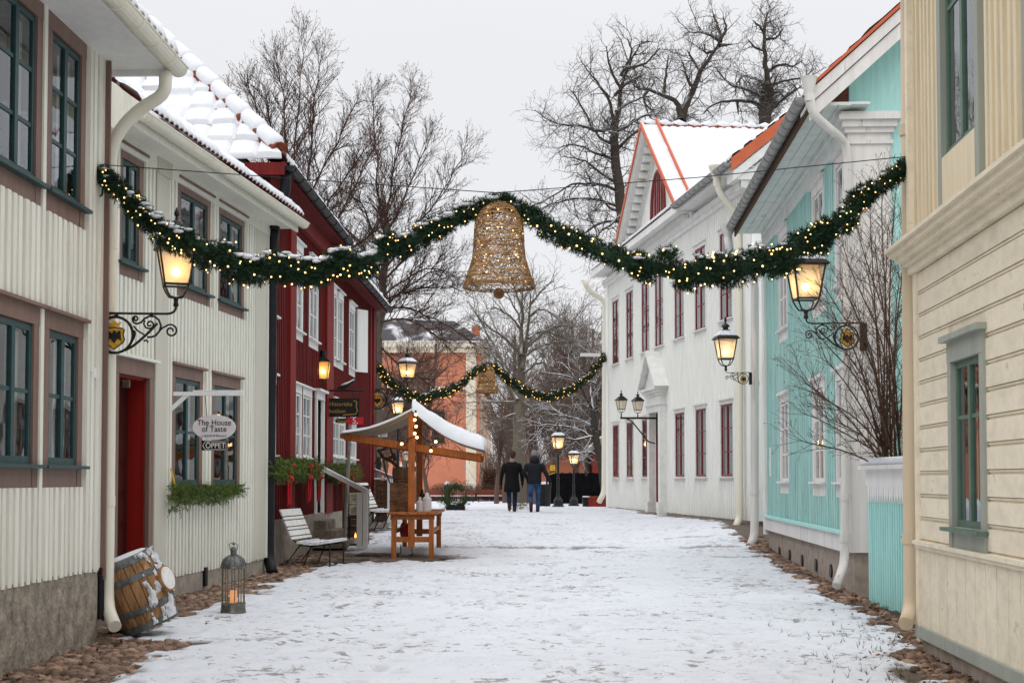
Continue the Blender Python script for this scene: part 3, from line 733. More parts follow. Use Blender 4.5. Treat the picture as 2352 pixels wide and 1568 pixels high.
mb.add(v, [(0, 1, 2, 3, 4), (9, 8, 7, 6, 5)] + [(i, (i + 1) % 5, (i + 1) % 5 + 5, i + 5) for i in range(5)]); mb.build('barge_board', M['cream2'], H2.root)
mb = MB(); mb.poly([H2.p(-6.7, 0, H2Z1), H2.p(-6.7, 0, H2Z1 + .3), H2.p(-6.7, -3.6, H2Z1 + 2.6), H2.p(-6.7, -7, H2Z1)], H2.p(.06, 0, 0)); mb.build('gable', M['cream2'], H2.root)
mb = MB(); H2.box(mb, -6.7, .4, OV2 - .16, OV2 + .0, GZ2 + .03, GZ2 + .11); mb.build('eave_board', M['black'], H2.root)
mb = MB(); mb.poly([H2.p(.1, .1, H2Z1), H2.p(.1, -3.6, H2Z1 + 2.7), H2.p(.1, -7.2, H2Z1)], H2.p(.06, 0, 0)); mb.build('gable', M['cream2'], H2.root)
vu, vz = H2.hit(465, 1325); mb = MB(); H2.box(mb, vu - .05, vu + .05, .02, .06, vz - .12, vz + .14); mb.build('cellar_vent', M['black'], H2.root)

# ---- red houses
A = Fac('hip_roofed_red_house', 'dark red board house with white windows under a snow covered hipped tile roof', 600, 23.2, 1230, -1)
A.e = A.uat(748, 1000)
AZ0 = A.zat(592, 1200); AE = 6.60; AOV = .42
red_w = dict(cw=.10, cm=M['white'], sm=M['white'], ct=.15, cb=.18, sillm=M['white'], cap=.035, curtain=.2)
u2 = pxwin(A, 671, 687, 545, 772); u3 = pxwin(A, 709, 727, 590, 798)
zt, zb = u2[3], (u2[2] + u3[2]) / 2
wd = 1.15
for q in (u2, u3): window(A, q[0] - .0, q[0] + wd, zb, zt, cols=2, rows=(.33, .66), **red_w)
window(A, u2[0] - 2.75, u2[0] - 2.75 + wd, zb, zt, cols=2, rows=(.33, .66), **red_w)
l1 = pxwin(A, 668, 685, 878, 1070)
for uu in (l1[0], l1[0] + 1.22): window(A, uu, uu + 1.12, l1[2], l1[3], cols=2, rows=(.36, .68), **red_w)
window(A, l1[0] - 2.7, l1[0] - 2.7 + 1.12, l1[2], l1[3], cols=2, rows=(.36, .68), **red_w)
ad0, ad1 = A.uat(721, 1000), A.uat(738, 1000); adz = A.zat(721, 897); adb = A.zat(728, 1178)
A.open.append((ad0 + .12, ad1 - .05, adb, adz - .15, .12, .2, 0))
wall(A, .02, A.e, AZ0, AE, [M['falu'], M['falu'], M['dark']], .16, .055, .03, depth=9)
mb = MB(); A.box(mb, ad0, ad0 + .12, -.01, .06, adb, adz - .15); A.box(mb, ad1 - .05, ad1 + .07, -.01, .06, adb, adz - .15); A.box(mb, ad0 - .02, ad1 + .09, -.01, .065, adz - .15, adz); A.box(mb, ad0 - .06, ad1 + .13, -.01, .14, adz, adz + .05)
ado = mb.build('door', M['white'], A.root)
mb = MB(); A.box(mb, ad0 + .12, ad1 - .05, -.2, -.15, adb, adz - .15); mb.build('door_leaf', M['white'], ado)
mb = MB(); A.box(mb, .04, A.e, -8.9, .06, -.6, AZ0 + .01); mb.build('plinth', M['plinth2'], A.root)
mb = MB()
for x0, x1 in ((600, 612), (655, 668), (741, 756)): A.box(mb, A.uat(x0, 1000) if x0 > 600 else -.02, A.uat(x1, 1000), 0, .09, AZ0 - .02, AE)
A.box(mb, -.06, 0, -.3, .09, AZ0 - .02, AE); A.box(mb, 0, A.e, 0, .12, AE - .3, AE); mb.build('pilaster', M['falu2'], A.root)
mb = MB(); A.box(mb, -.3, A.e + .1, -.2, AOV - .02, AE, AE + .03); A.box(mb, -.4, A.e + .1, AOV - .04, AOV, AE - .04, AE + .12); A.box(mb, -.42, -.38, -9, AOV, AE - .1, AE + .1); A.box(mb, -.38, 0, -9, -.2, AE, AE + .03); mb.build('soffit', M['falu'], A.root)
gutter(A, -.35, A.e, AOV + .07, AE + .06, .085, M['pipe_black'], .8)
K = R(45)
tile_slope(A, 'roof', -.42, A.e + .1, AOV, AE + .12, 4.6, K, wave=.25, amp=.045, snow=.09, seed=21, vmaxf=lambda U: (U + .42) / math.cos(K))
# the hipped end that faces the square in front: the same slope turned by a quarter
EndA = Fac.__new__(Fac); EndA.side = -1
EndA.root = empty('hip_end', (-.42, -AOV * -1 * -1, 0), -PI / 2); EndA.root.parent = A.root
EndA.root.location = (-.42, 0, 0)
def end_slope():
    # local: u runs away from the street, o points to the viewer
    W = 9.2
    return tile_slope(EndA, 'hip_roof_slope', -W, AOV, .0, AE + .12, 5.2, R(46), parent=EndA.root, wave=.46, course=.50, amp=.035, snow=.12, seed=33, fine=12, soft=True, vmaxf=lambda U: np.minimum((AOV - U), (U + W)) / math.cos(R(46)), cover=.97, nu=12)
hs = end_slope()
# flatten: the slope belongs straight to the house
hs.parent = A.root; hs.matrix_parent_inverse = Matrix.Identity(4)
hs.location = (-.42, 0, 0); hs.rotation_euler = (0, 0, -PI / 2)
bpy.data.objects.remove(EndA.root)
mb = MB(); sb = MB(); k = math.tan(R(45.5))
for i in range(17):
    t0, t1 = .1 + i * .33, .1 + (i + 1) * .33 + .03
    a = Vector((-.42 + t0, -(AOV - t0), AE + .2 + t0 * k)); b = Vector((-.42 + t1, -(AOV - t1), AE + .2 + t1 * k))
    mb.tube([a, b], [.155, .125], 10); sb.tube([a * .95 + b * .05 + Vector((-.02, -.0, .05)), a * .8 + b * .2 + Vector((-.02, 0, .075)), b * .9 + a * .1 + Vector((-.02, 0, .07)), b + Vector((-.02, 0, .06))], [.11, .15, .135, .09], 10)
hr = mb.build('ridge_tile', M['tile'], A.root); sb.build('snow', M['snow'], hr, smooth=True)
mb = MB(); mb.poly([A.p(.0, 0, AE), A.p(A.e, 0, AE), A.p(A.e, -4.4, AE + 4.3), A.p(4.3, -4.4, AE + 4.3)], A.p(0, -.05, 0)); mb.build('roof_core', M['dark'], A.root)
pipe_px(A, [(657, 395, 23.0), (656, 440, 23.05), (632, 505, 23.0), (626, 560, 22.9), (617, 1285, 22.9), (627, 1318, 22.65)], .088, M['pipe_black'], collars=[(628, 520, 22.9), (622, 855, 22.9)])

B = Fac('far_red_house', 'dark red board house with an open white shutter, beyond the hip roofed red house', 750, A.Y + A.e * A.u.y + .02, 1230, -1)
B.X = A.X + A.u.x * (A.e + .02); B.root.location.x = B.X
B.e = B.uat(856, 1000); BZ0 = B.zat(800, 1170); BE = 6.25
v2 = pxwin(B, 770, 785, 668, 843); wB = 1.12
vs_ = [B.uat(757), B.uat(770), B.uat(799)]
for uu in vs_: window(B, uu, uu + wB, v2[2], v2[3] + .05, cols=2, rows=(.33, .66), **red_w)
lb = pxwin(B, 766, 778, 915, 1062)
for uu in (B.uat(762), B.uat(776), B.uat(803)): window(B, uu, uu + wB, lb[2] - .05, lb[3], cols=2, rows=(.36, .68), **red_w)
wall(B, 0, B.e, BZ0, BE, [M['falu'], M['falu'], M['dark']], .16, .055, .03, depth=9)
mb = MB(); sh = vs_[2] + wB + .02; mb.box(0, .40, -.04, 0, v2[2] + .15, v2[3], T=Matrix.Translation(B.p(sh, .05, 0)) @ Matrix.Rotation(R(-32), 4, 'Z')); mb.build('shutter', M['white'], B.root)
mb = MB(); B.box(mb, .02, B.e - .02, -8.9, .06, -.3, BZ0 + .01); mb.build('plinth', M['plinth2'], B.root)
mb = MB(); B.box(mb, B.e - .45, B.e + .03, 0, .08, BZ0, BE); B.box(mb, B.e - .95, B.e - .7, 0, .05, BZ0, BE); B.box(mb, B.e, B.e + .05, -.4, .08, BZ0, BE); mb.build('pilaster', M['falu2'], B.root)
mb = MB(); B.box(mb, 0, B.e + .35, -.2, .33, BE, BE + .03); B.box(mb, 0, B.e + .37, .33, .36, BE - .05, BE + .14); mb.build('soffit', M['falu'], B.root)
gutter(B, .05, B.e + .3, .43, BE + .04, .08, M['pipe_black'], .8)
tile_slope(B, 'roof', .12, B.e + .4, .38, BE + .1, 4.4, R(38), wave=.25, amp=.05, snow=.10, seed=41)
mb = MB(); mb.poly([B.p(B.e - .02, .0, BE), B.p(B.e - .02, -4.4, BE + 3.3), B.p(B.e - .02, -8.8, BE)], B.p(.06, 0, 0)); mb.poly([B.p(.02, .0, BE), B.p(.02, -4.4, BE + 3.3), B.p(.02, -8.8, BE)], B.p(.06, 0, 0)); mb.build('gable', M['falu'], B.root)
pipe_px(B, [(748, 640, 30.9), (747, 700, 30.85), (746, 1150, 30.8), (750, 1172, 30.6)], .09, M['pipe_black'])
pipe_px(B, [(861, 690, 39.6), (859, 900, 39.6), (858, 1130, 39.6)], .07, M['pipe_black'])
# ---- near beige house on the right
G = Fac('beige_panelled_house', 'beige house with wide siding, vertical upper boards and grey green windows, beside the aqua fence', 2112, 13.1, 1384, 1)
zb0, zb1, zb2, zb3, zb4 = G.zat(2118, 1460), G.zat(2118, 1434), G.zat(2118, 1255), G.zat(2118, 1243), G.zat(2118, 622)
zc1 = G.zat(2118, 575); ZG = 6.9
qg = pxwin(G, 2187, 2273, 788, 1254)
window(G, *qg, .11, M['sage'], M['green_sash'], 2, (.665,), ct=.17, cb=.17, sillm=M['green_sash'], cap=.05, curtain=.32, sash=.045, recess=.03, proud=.045)
qu = pxwin(G, 2161, 2261, -150, 485)
window(G, *qu, .12, [M['sage'], M['beige']], M['green_sash'], 2, (.7,), ct=.17, cb=G.zat(2175, 368) - G.zat(2175, 478), sillm=None, cap=.05, curtain=.3, sash=.05, recess=.03, proud=.05)
sp = 2.35
for k in (1, 2):
    window(G, qg[0] - sp * k, qg[1] - sp * k, qg[2], qg[3], .15, M['sage'], M['green_sash'], 2, (.665,), ct=.17, cb=.17, sillm=M['green_sash'], cap=.05, curtain=.3, sash=.05)
    window(G, qu[0] - sp * k, qu[1] - sp * k, qu[2], qu[3], .15, M['sage'], M['green_sash'], 2, (.7,), ct=.17, cb=.5, cap=.05, sash=.055)
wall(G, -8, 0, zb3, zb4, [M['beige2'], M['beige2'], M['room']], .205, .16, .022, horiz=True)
mb = MB(); u = -8.0
G.box(mb, -8, -.02, -6.9, .012, zb1, zb3)
while u < -.1:
    G.box(mb, u + .008, min(u + .292, -.03), 0, .022, zb1, zb2 - .01); u += .30
mb.build('skirt_board', M['beige2'], G.root)
mb = MB(); G.box(mb, -8, .03, 0, .05, zb2 - .01, zb3 - .0); G.box(mb, -8, .04, 0, .07, zb3 - .025, zb3 + .01); mb.build('moulding', M['beige2'], G.root)
mb = MB(); G.box(mb, -8, .02, -.02, .055, zb0, zb1); mb.build('base_board', M['sage'], G.root)
mb = MB(); G.box(mb, -8, -.05, -6.9, .0, -.5, zb0 + .02); mb.build('plinth', M['plinth2'], G.root)
mb = MB(); G.box(mb, -.10, .03, 0, .04, zb0 - .04, zb4); G.box(mb, 0, .04, -.14, -.0, zb0 - .04, zb4); G.box(mb, -.07, .03, 0.04, .09, zc1 + .0, ZG); mb.build('corner_board', M['beige2'], G.root)
mb = MB()
for (o, a, b) in ((.075, 0, .28), (.12, .28, .42), (.17, .42, .62), (.22, .62, .80), (.26, .80, .93), (.20, .93, 1.0)):
    h = zc1 - zb4 + .08; G.box(mb, -8, .02 + o * .8, -.1, o, zb4 + a * h, zb4 + b * h)
mb.build('cornice', M['beige2'], G.root)
op = list(G.open)
G.open = [o for o in op]
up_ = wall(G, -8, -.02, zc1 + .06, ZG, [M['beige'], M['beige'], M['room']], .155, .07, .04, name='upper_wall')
mb = MB(); G.box(mb, -8, .5, -6.5, .5, ZG, ZG + .06); mb.build('soffit', M['beige'], G.root)
mb = MB(); mb.add([G.p(-8, .6, ZG + .06), G.p(.5, .6, ZG + .06), G.p(.5, -3.5, ZG + 2.6), G.p(-8, -3.5, ZG + 2.6)], [(0, 1, 2, 3)]); mb.build('roof', M['snow'], G.root)
pipe_px(G, [(2084, -120, 13.35), (2088, 560, 13.35), (2092, 1396, 13.35), (2080, 1432, 13.1)], .068, M['pipe_beige'], collars=[(2085, 300, 13.35), (2091, 1236, 13.35)], n=14)

# ---- aqua house
Q = Fac('weathered_aqua_house', 'weathered aqua board house with flaking white pilaster, long soffit and round cellar vents', 1960, 19.0, 1358, 1)
Q.e = Q.uat(1763, 1000)
qz1, qz0 = Q.zat(1931, 1218), Q.zat(1931, 1262); QE = 6.55
qw = dict(cw=.11, cm=M['old_white'], sm=M['white'], ct=.14, cb=.22, sillm=M['old_white'], cap=.05, curtain=.24, cols=2, rows=(.34, .67))
w1 = pxwin(Q, 1798, 1815, 908, 1132); ww = 1.15
lowu = [w1[1] - ww, Q.uat(1897), Q.uat(1958)]
lw = [Q.uat(1814), Q.uat(1897)]
d = lw[0] - lw[1]
for uu in (Q.uat(1897), Q.uat(1814), Q.uat(1957)): window(Q, uu, uu + ww, w1[2], w1[3], **qw)
z1 = Q.zat(1868, 735); z2 = Q.zat(1857, 452)
for uu in (Q.uat(1897, 700), Q.uat(1811, 700), Q.uat(1957, 700)): window(Q, uu, uu + ww, z1, z2, **qw)
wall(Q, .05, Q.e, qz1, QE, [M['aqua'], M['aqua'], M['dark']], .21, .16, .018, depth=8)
mb = MB(); Q.box(mb, .1, Q.e + .05, 0, .07, qz0, qz1 - .03); Q.box(mb, .1, Q.e + .05, 0, .11, qz1 - .03, qz1 + .015, 1); mb.build('base_board', [M['old_white'], M['aqua2']], Q.root)
mb = MB(); Q.box(mb, -.02, Q.e, -7.9, -.01, -.5, qz0 + .02); pl = mb.build('plinth', M['plinth2'], Q.root)
for (x, y) in ((1816, 1207 + 60), (1827, 1272), (1857, 1285), (1888, 1300), (1915, 1315)):
    pass
for (cx, cy) in ((199, 685), (267, 705), (352, 740), (446, 772), (546, 810)):
    x, y = (cx / 1.684 + 3000) / 1.7415, (cy / 1.684 + 1800) / 1.7415
    uu, zz = Q.hit(x, y); mb = MB(); n = 14
    mb.poly([Q.p(uu + .10 * math.cos(2 * PI * i / n), .0, zz + .10 * math.sin(2 * PI * i / n)) for i in range(n)], Q.p(0, .012, 0)); mb.build('cellar_vent', M['black'], pl)
pz0 = Q.zat(1962, 1268); pz1 = QE - .05
mb = MB(); Q.box(mb, -.07, .10, -.52, .05, pz0, pz1 - .42)
for (e, a, b) in ((.03, .42, .37), (.0, .37, .27), (.04, .27, .20), (.08, .20, .11), (.13, .11, .04), (.10, .04, 0)): Q.box(mb, -.07 - e, .10 + e, -.52 - e, .05 + e, pz1 - a, pz1 - b)
mb.build('corner_pilaster', M['old_white'], Q.root)
mb = MB(); Q.box(mb, Q.e - .05, Q.e + .32, -.1, .06, qz0 - .1, QE); mb.build('corner_board', M['old_white'], Q.root)
QOV = .60
mb = MB(); Q.box(mb, -.35, Q.e + .3, -.2, QOV - .03, QE, QE + .03)
for k in range(3): Q.box(mb, -.35, Q.e + .3, .05 + k * .17, .05 + k * .17 + .155, QE - .014, QE - .002)
Q.box(mb, .1, Q.e, 0, .10, QE - .10, QE - .015); Q.box(mb, .1, Q.e, 0, .05, QE - .34, QE - .10)
mb.build('soffit', M['soffit'], Q.root)
mb = MB(); Q.box(mb, -.36, Q.e + .3, QOV - .03, QOV, QE - .07, QE + .16); mb.build('fascia', M['old_wood'], Q.root)
gutter(Q, -.36, Q.e + .32, QOV + .09, QE + .10, .085, M['zinc'], .42)
tile_slope(Q, 'roof', -.38, Q.e + .4, QOV + .02, QE + .14, 4.4, R(42), wave=.22, amp=.04, snow=.07, seed=51)
qk = math.tan(R(42)); qo = QOV + .05
mb = MB()
def rake(F, mb, u0, u1, o0, z0, o1, z1, th, m=0, off=0.0):
    """a sloping board under a roof edge"""
    v = [F.p(u, o, z) for u in (u0, u1) for (o, z) in ((o0, z0 + off), (o1, z1 + off), (o1, z1 + off - th), (o0, z0 + off - th))]
    mb.add(v, [(0, 1, 2, 3), (7, 6, 5, 4), (0, 4, 5, 1), (1, 5, 6, 2), (2, 6, 7, 3), (3, 7, 4, 0)], m)
zq = QE + .12
rake(Q, mb, -.44, -.38, qo, zq, qo - 4.5, zq + 4.5 * qk, .17); rake(Q, mb, -.41, -.36, qo - .05, zq - .15, qo - 4.5, zq + 4.35 * qk - .05, .2); rake(Q, mb, -.36, .08, qo - .0, zq - .14, qo - 4.5, zq + 4.5 * qk - .14, .05)
mb.build('barge_board', M['old_white'], Q.root)
mb = MB(); rake(Q, mb, -.47, -.42, qo + .03, zq + .05, qo - 4.5, zq + 4.5 * qk + .05, .05); mb.build('verge_flashing', M['verge_red'], Q.root)
mb = MB(); mb.poly([Q.p(.05, 0, QE), Q.p(.05, 0, QE + .6 * qk), Q.p(.05, -3.85, QE + 4.45 * qk), Q.p(.05, -7.7, QE + .6 * qk), Q.p(.05, -7.7, QE)], Q.p(.06, 0, 0)); Q.box(mb, -.0, .05, -8, -.5, .4, QE); mb.build('gable', M['aqua2'], Q.root)
mb = MB(); c = Q.p(.9, -.75, QE + 1.15); mb.lathe([(.07, -.5), (.07, .32), (.13, .33), (.13, .40), (.04, .46)], 10, c); mb.build('flue', M['zinc'], Q.root)
pipe_px(Q, [(1858, 212, 18.55), (1866, 262, 18.6), (1946, 330, 18.85), (1946, 420, 18.9), (1940, 1290, 18.9), (1921, 1345, 18.6)], .060, M['pipe_white'], collars=[(1945, 470, 18.9), (1941, 1140, 18.9), (1940, 1236, 18.9)])
mb = MB(); inv = Q.root.matrix_basis.inverted(); mb.lathe([(.055, -.16), (.06, -.06), (.10, .12), (.115, .16), (.10, .16)], 12, inv @ P(1858, 205, 18.55)); mb.build('rain_hopper', M['pipe_white'], Q.root)
pipe_px(Q, [(1672, 545, 28.5), (1678, 590, 28.5), (1734, 640, 28.9), (1733, 1230, 28.9), (1722, 1256, 28.7)], .085, M['pipe_white'], collars=[(1734, 880, 28.9), (1733, 1130, 28.9)])
mb = MB(); mb.lathe([(.07, -.2), (.08, -.02), (.17, .2), (.18, .24), (.15, .24)], 12, inv @ P(1672, 540, 28.5)); mb.build('rain_hopper', M['pipe_white'], Q.root)
uu, zz = Q.hit(1772, 1060); mb = MB(); Q.box(mb, uu - .1, uu + .1, 0, .03, zz - .28, zz + .28); mb.build('notice_frame', M['stone_grey'], Q.root)

# ---- off white mansion with the cross gable
Wt = Fac('white_gabled_mansion', 'two storey off white board mansion with dark red windows, pedimented door and snowy cross gable', 1725, 33.0, 760, 1)
Wt.e = Wt.uat(1396, 1000)
WZ0 = Wt.zat(1690, 1192); WE = 8.78
ws = dict(cw=.07, cm=M['stone_grey'], sm=M['red_sash'], ct=.10, cb=.10, sillm=M['stone_grey'], cap=.04, curtain=.22, sash=.042, recess=.015, cols=2, rows=(.34, .67), blind=False)
centers = [1670.5, 1611, 1562.5, 1484.5, 1448, 1415.5]
q1 = pxwin(Wt, 1654, 1686, 921, 1103); ww = 1.22
uz = [Wt.uat(c, 1000) for c in centers]; ud = Wt.uat(1516, 1000)
for uu in uz: window(Wt, uu - ww / 2, uu + ww / 2, q1[2], q1[3], **{**ws, 'gl': 'glass_old', 'curtain': 0, 'blind': True, 'curt_m': 'grey_blind'})
z1, z2 = Wt.zat(1657, 747), Wt.zat(1657, 529)
for uu in uz + [ud]: window(Wt, uu - ww / 2, uu + ww / 2, z1, z2, **{**ws, 'rows': (.3, .6, .64)})
dz0, dz1 = WZ0 + .05, Wt.zat(1516, 955)
Wt.open.append((ud - .55, ud + .55, dz0, dz1, .35, .3, 0))
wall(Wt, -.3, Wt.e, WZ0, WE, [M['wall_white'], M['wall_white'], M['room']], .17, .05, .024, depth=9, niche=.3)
mb = MB(); Wt.box(mb, -.25, Wt.e - .05, -8.8, -.01, -.2, WZ0 + .02); mb.build('plinth', M['plinth2'], Wt.root)
mb = MB(); Wt.box(mb, -.34, .12, 0, .06, WZ0, WE - .3); Wt.box(mb, -.36, -.3, -.4, .06, WZ0, WE - .3); mb.build('corner_board', M['wall_white'], Wt.root)
mb = MB(); Wt.box(mb, Wt.e - .35, Wt.e + .04, -.2, .06, WZ0, WE - .3); mb.build('corner_board', M['wall_white'], Wt.root)
# door with its columns and pediment
mb = MB()
for s in (-1, 1):
    a, b = sorted((ud + s * .58, ud + s * .86)); Wt.box(mb, a, b, 0, .20, WZ0 - .1, dz1 + .1); Wt.box(mb, a - .04, b + .04, 0, .26, WZ0 - .25, WZ0 + .3)
for (o, a, b) in ((.22, .1, .30), (.26, .30, .38), (.22, .38, .58), (.26, .58, .66), (.32, .66, .74), (.38, .74, .82)):
    Wt.box(mb, ud - .86 - (o - .2), ud + .86 + (o - .2), 0, o, dz1 + a, dz1 + b)
pz = dz1 + .82; ph = 1.0
mb.poly([Wt.p(ud - 1.0, .25, pz), Wt.p(ud + 1.0, .25, pz), Wt.p(ud, .25, pz + ph - .15)], Wt.p(0, -.25, 0))
for s in (-1, 1): 
    v = [Wt.p(u, o, z) for o in (0, .44) for (u, z) in ((ud + s * 1.2, pz), (ud, pz + ph + .1), (ud, pz + ph - .02), (ud + s * 1.04, pz))]
    mb.add(v, [(0, 1, 2, 3), (7, 6, 5, 4), (0, 4, 5, 1), (2, 6, 7, 3), (3, 7, 4, 0)])
dp = mb.build('door', M['stone_grey'], Wt.root)
mb = MB(); Wt.box(mb, ud - .55, ud + .55, -.24, -.18, dz0, dz1)
for k in range(6): Wt.box(mb, ud - .42, ud + .42, -.18, -.165, dz0 + .12 + k * .4, dz0 + .44 + k * .4)
Wt.box(mb, ud - .55, ud - .5, -.18, -.0, dz0, dz1); Wt.box(mb, ud + .5, ud + .55, -.18, -.0, dz0, dz1)
mb.build('door_leaf', M['red_sash'], dp)
mb = MB(); Wt.box(mb, ud - 1.2, ud + 1.2, 0, .95, WZ0 - .6, WZ0 - .2); Wt.box(mb, ud - .7, ud + .7, 0, .55, WZ0 - .2, WZ0 - .02); mb.build('doorstep', M['stone'], Wt.root)
WO = .52; gu0, gu1 = 4.95, 12.95; gc = (gu0 + gu1) / 2; gk = math.tan(R(37.3)); gh = (gc - gu0) * gk
mb = MB(); Wt.box(mb, -.45, Wt.e + .35, 0, .08, WE - .42, WE - .30); Wt.box(mb, -.45, Wt.e + .4, 0, .12, WE - .30, WE - .16); Wt.box(mb, -.45, Wt.e + .45, 0, WO - .12, WE - .02, WE + .02); Wt.box(mb, -.45, Wt.e + .5, WO - .12, WO, WE - .04, WE + .16)
Wt.box(mb, gu0 + .3, gu1 - .3, 0, .16, WE - .16, WE - .02)
cn = mb.build('cornice', M['stone_grey'], Wt.root)
mb = MB(); u = gu0 + .35
while u < gu1 - .3: Wt.box(mb, u, u + .09, .15, .27, WE - .15, WE - .03); u += .17
mb.build('dentil_moulding', M['stone_grey'], cn)
# gable front
mb = MB(); 
zg = WE + .16
mb.poly([Wt.p(gu0 + .35, .02, zg), Wt.p(gc, .02, zg + gh - .25), Wt.p(gu1 - .35, .02, zg)], Wt.p(0, -.15, 0))
u = gu0 + .5
while u < gu1 - .5:
    Wt.box(mb, u - .025, u + .025, .02, .045, zg, zg + gh - .3 - abs(u - gc) * gk); u += .15
gw = mb.build('gable', M['wall_white'], Wt.root)
mb = MB()
for s in (-1, 1):
    e = gu0 - .12 if s < 0 else gu1 + .12
    for (oa, ob, t0, t1) in ((0, WO, .0, .10), (0, WO + .06, -.1, .0), (0, .14, .1, .3), (0, .09, .3, .42)):
        v = [Wt.p(u, o, z) for o in (oa, ob) for (u, z) in ((e, zg - .14 - t0), (gc, zg + gh - t0), (gc, zg + gh - t1), (e, zg - .14 - t1))]
        mb.add(v, [(0, 1, 2, 3), (7, 6, 5, 4), (0, 4, 5, 1), (1, 5, 6, 2), (2, 6, 7, 3), (3, 7, 4, 0)])
rk = mb.build('raking_cornice', M['stone_grey'], gw)
for s in (-1, 1):
    mb = MB()
    for i in range(15):
        t = (i + .7) / 15.5; u = gc + s * t * (gc - gu0); z = zg + gh * (1 - t) - .12
        Wt.box(mb, u - .07, u + .07, .10, WO - .14, z - .17 - .03, z - .03)
    mb.build('modillion_moulding', M['stone_grey'], rk)
# lunette window in the gable
lu, lz0, lz1 = gc - .35, zg + .42, zg + 1.75
n = 10; arch = [(-.85, 0)] + [(-.85 * math.cos(PI * i / n), .15 + 1.2 * math.sin(PI * i / n)) for i in range(n + 1)] + [(.85, 0)]
mb = MB(); mb.poly([Wt.p(gc + a * 1.12, .06, lz0 + b * 1.08 - .08) for a, b in arch], Wt.p(0, -.05, 0)); lw_ = mb.build('lunette_window', M['stone_grey'], gw)
mb = MB(); mb.poly([Wt.p(gc + a, .075, lz0 + b) for a, b in arch], Wt.p(0, -.06, 0)); mb.build('pane', M['glass'], lw_)
mb = MB(); mb.tube([Wt.p(gc + a, .085, lz0 + b) for a, b in arch] + [Wt.p(gc - .85, .085, lz0)], .06, 6)
for x in (-.42, -.1, .1, .42): Wt.box(mb, gc + x - .05, gc + x + .05, .03, .10, lz0, lz0 + 1.28 - abs(x) * .45)
mb.build('sash', M['red_sash'], lw_)
# slopes: the cross gable's near and far slope, and the main roof
class _T: pass
def turned(Fh, loc_u, rot, name, U0, U1, o0, z0, run, pitch, parent, **k):
    T = _T(); T.side = -1; T.root = parent
    s = tile_slope(T, name, U0, U1, o0, z0, run, pitch, parent=parent, **k)
    s.location = (loc_u, 0, 0); s.rotation_euler = (0, 0, rot); return s
turned(Wt, gu0, -PI / 2, 'gable_roof', -WO - .02, 7.5, 0.14, zg - .08, gc - gu0 + .14, R(37.3), Wt.root, wave=.24, course=.38, amp=.03, snow=.085, seed=61)
turned(Wt, gu1, PI / 2, 'gable_roof', -7.5, WO + .02, 0.14, zg - .08, gc - gu0 + .14, R(37.3), Wt.root, wave=.24, course=.38, amp=.03, snow=.085, seed=63)
mb = MB()
for i in range(17): 
    o = WO - i * .44; mb.tube([Wt.p(gc, o, zg + gh + .03), Wt.p(gc, o - .46, zg + gh + .03)], [.15, .12], 10)
rt = mb.build('ridge_tile', M['tile'], Wt.root)
mb = MB()
for i in range(17):
    o = WO - i * .44; mb.tube([Wt.p(gc, o + .02, zg + gh + .09), Wt.p(gc, o - .2, zg + gh + .13), Wt.p(gc, o - .40, zg + gh + .09)], [.10, .15, .10], 8)
mb.build('snow', M['snow'], rt, smooth=True)
mb = MB()
e = gu0 - .2
def slopebar(mb, o0, o1, up, th, m=0, s=-1):
    e0 = gu0 - .2 if s < 0 else gu1 + .2
    v = [Wt.p(u, o, z) for o in (o0, o1) for (u, z) in ((e0, zg - .18 + up), (gc, zg + gh + .0 + up), (gc, zg + gh + up - th), (e0, zg - .18 + up - th))]
    mb.add(v, [(0, 1, 2, 3), (7, 6, 5, 4), (0, 4, 5, 1), (1, 5, 6, 2), (2, 6, 7, 3), (3, 7, 4, 0)], m)
for s in (-1, 1):
    slopebar(mb, WO + .06, WO + .10, .16, .16, 0, s); slopebar(mb, WO - .42, WO - .38, .30, .25, 0, s)
vf = mb.build('verge_flashing', M['verge_red'], Wt.root)
mb = MB()
for s in (-1, 1): slopebar(mb, WO - .38, WO + .06, .17, .12, 0, s)
mb.build('snow', M['snow'], vf)
# main roof with its near gable end
mk = math.tan(R(39))
tile_slope(Wt, 'roof', -.4, Wt.e + .4, WO, WE + .16, 4.9, R(39), wave=.22, amp=.045, snow=.07, seed=71)
mb = MB(); zr = WE + .16
rake(Wt, mb, -.52, -.46, WO + .05, zr + .02, WO - 5.2, zr + 5.25 * mk + .02, .30); mb.build('verge_flashing', M['verge_red'], Wt.root)
mb = MB(); rake(Wt, mb, -.50, -.42, WO + .0, zr - .28, WO - 5.2, zr + 5.2 * mk - .28, .22); rake(Wt, mb, -.42, -.28, WO - .2, zr - .4, WO - 5.2, zr + 5.0 * mk - .4, .25)
Wt.box(mb, -.46, .2, -.55, WO - .05, WE - .30, WE - .05); Wt.box(mb, -.40, .1, -.45, WO - .2, WE - .48, WE - .30); mb.build('barge_board', M['stone_grey'], Wt.root)
mb = MB(); mb.poly([Wt.p(-.28, 0, WE), Wt.p(-.28, -4.6, WE + 4.4 * mk), Wt.p(-.28, -9, WE)], Wt.p(.08, 0, 0)); Wt.box(mb, -.31, -.28, -9, 0, WZ0, WE); mb.build('end_wall', M['wall_white'], Wt.root)
gutter(Wt, -.4, gu0 - .1, WO + .10, WE + .10, .095, M['zinc'], .45)
pipe_px(Wt, [(1646, 400, 33.6), (1650, 440, 33.6), (1697, 498, 33.6), (1698, 1192, 33.2), (1688, 1213, 33.0)], .085, M['pipe_cream'])
inv = Wt.root.matrix_basis.inverted(); mb = MB(); mb.lathe([(.08, -.25), (.09, -.05), (.19, .2), (.2, .25), (.16, .25)], 12, inv @ P(1646, 405, 33.6)); mb.build('rain_hopper', M['pipe_cream'], Wt.root)
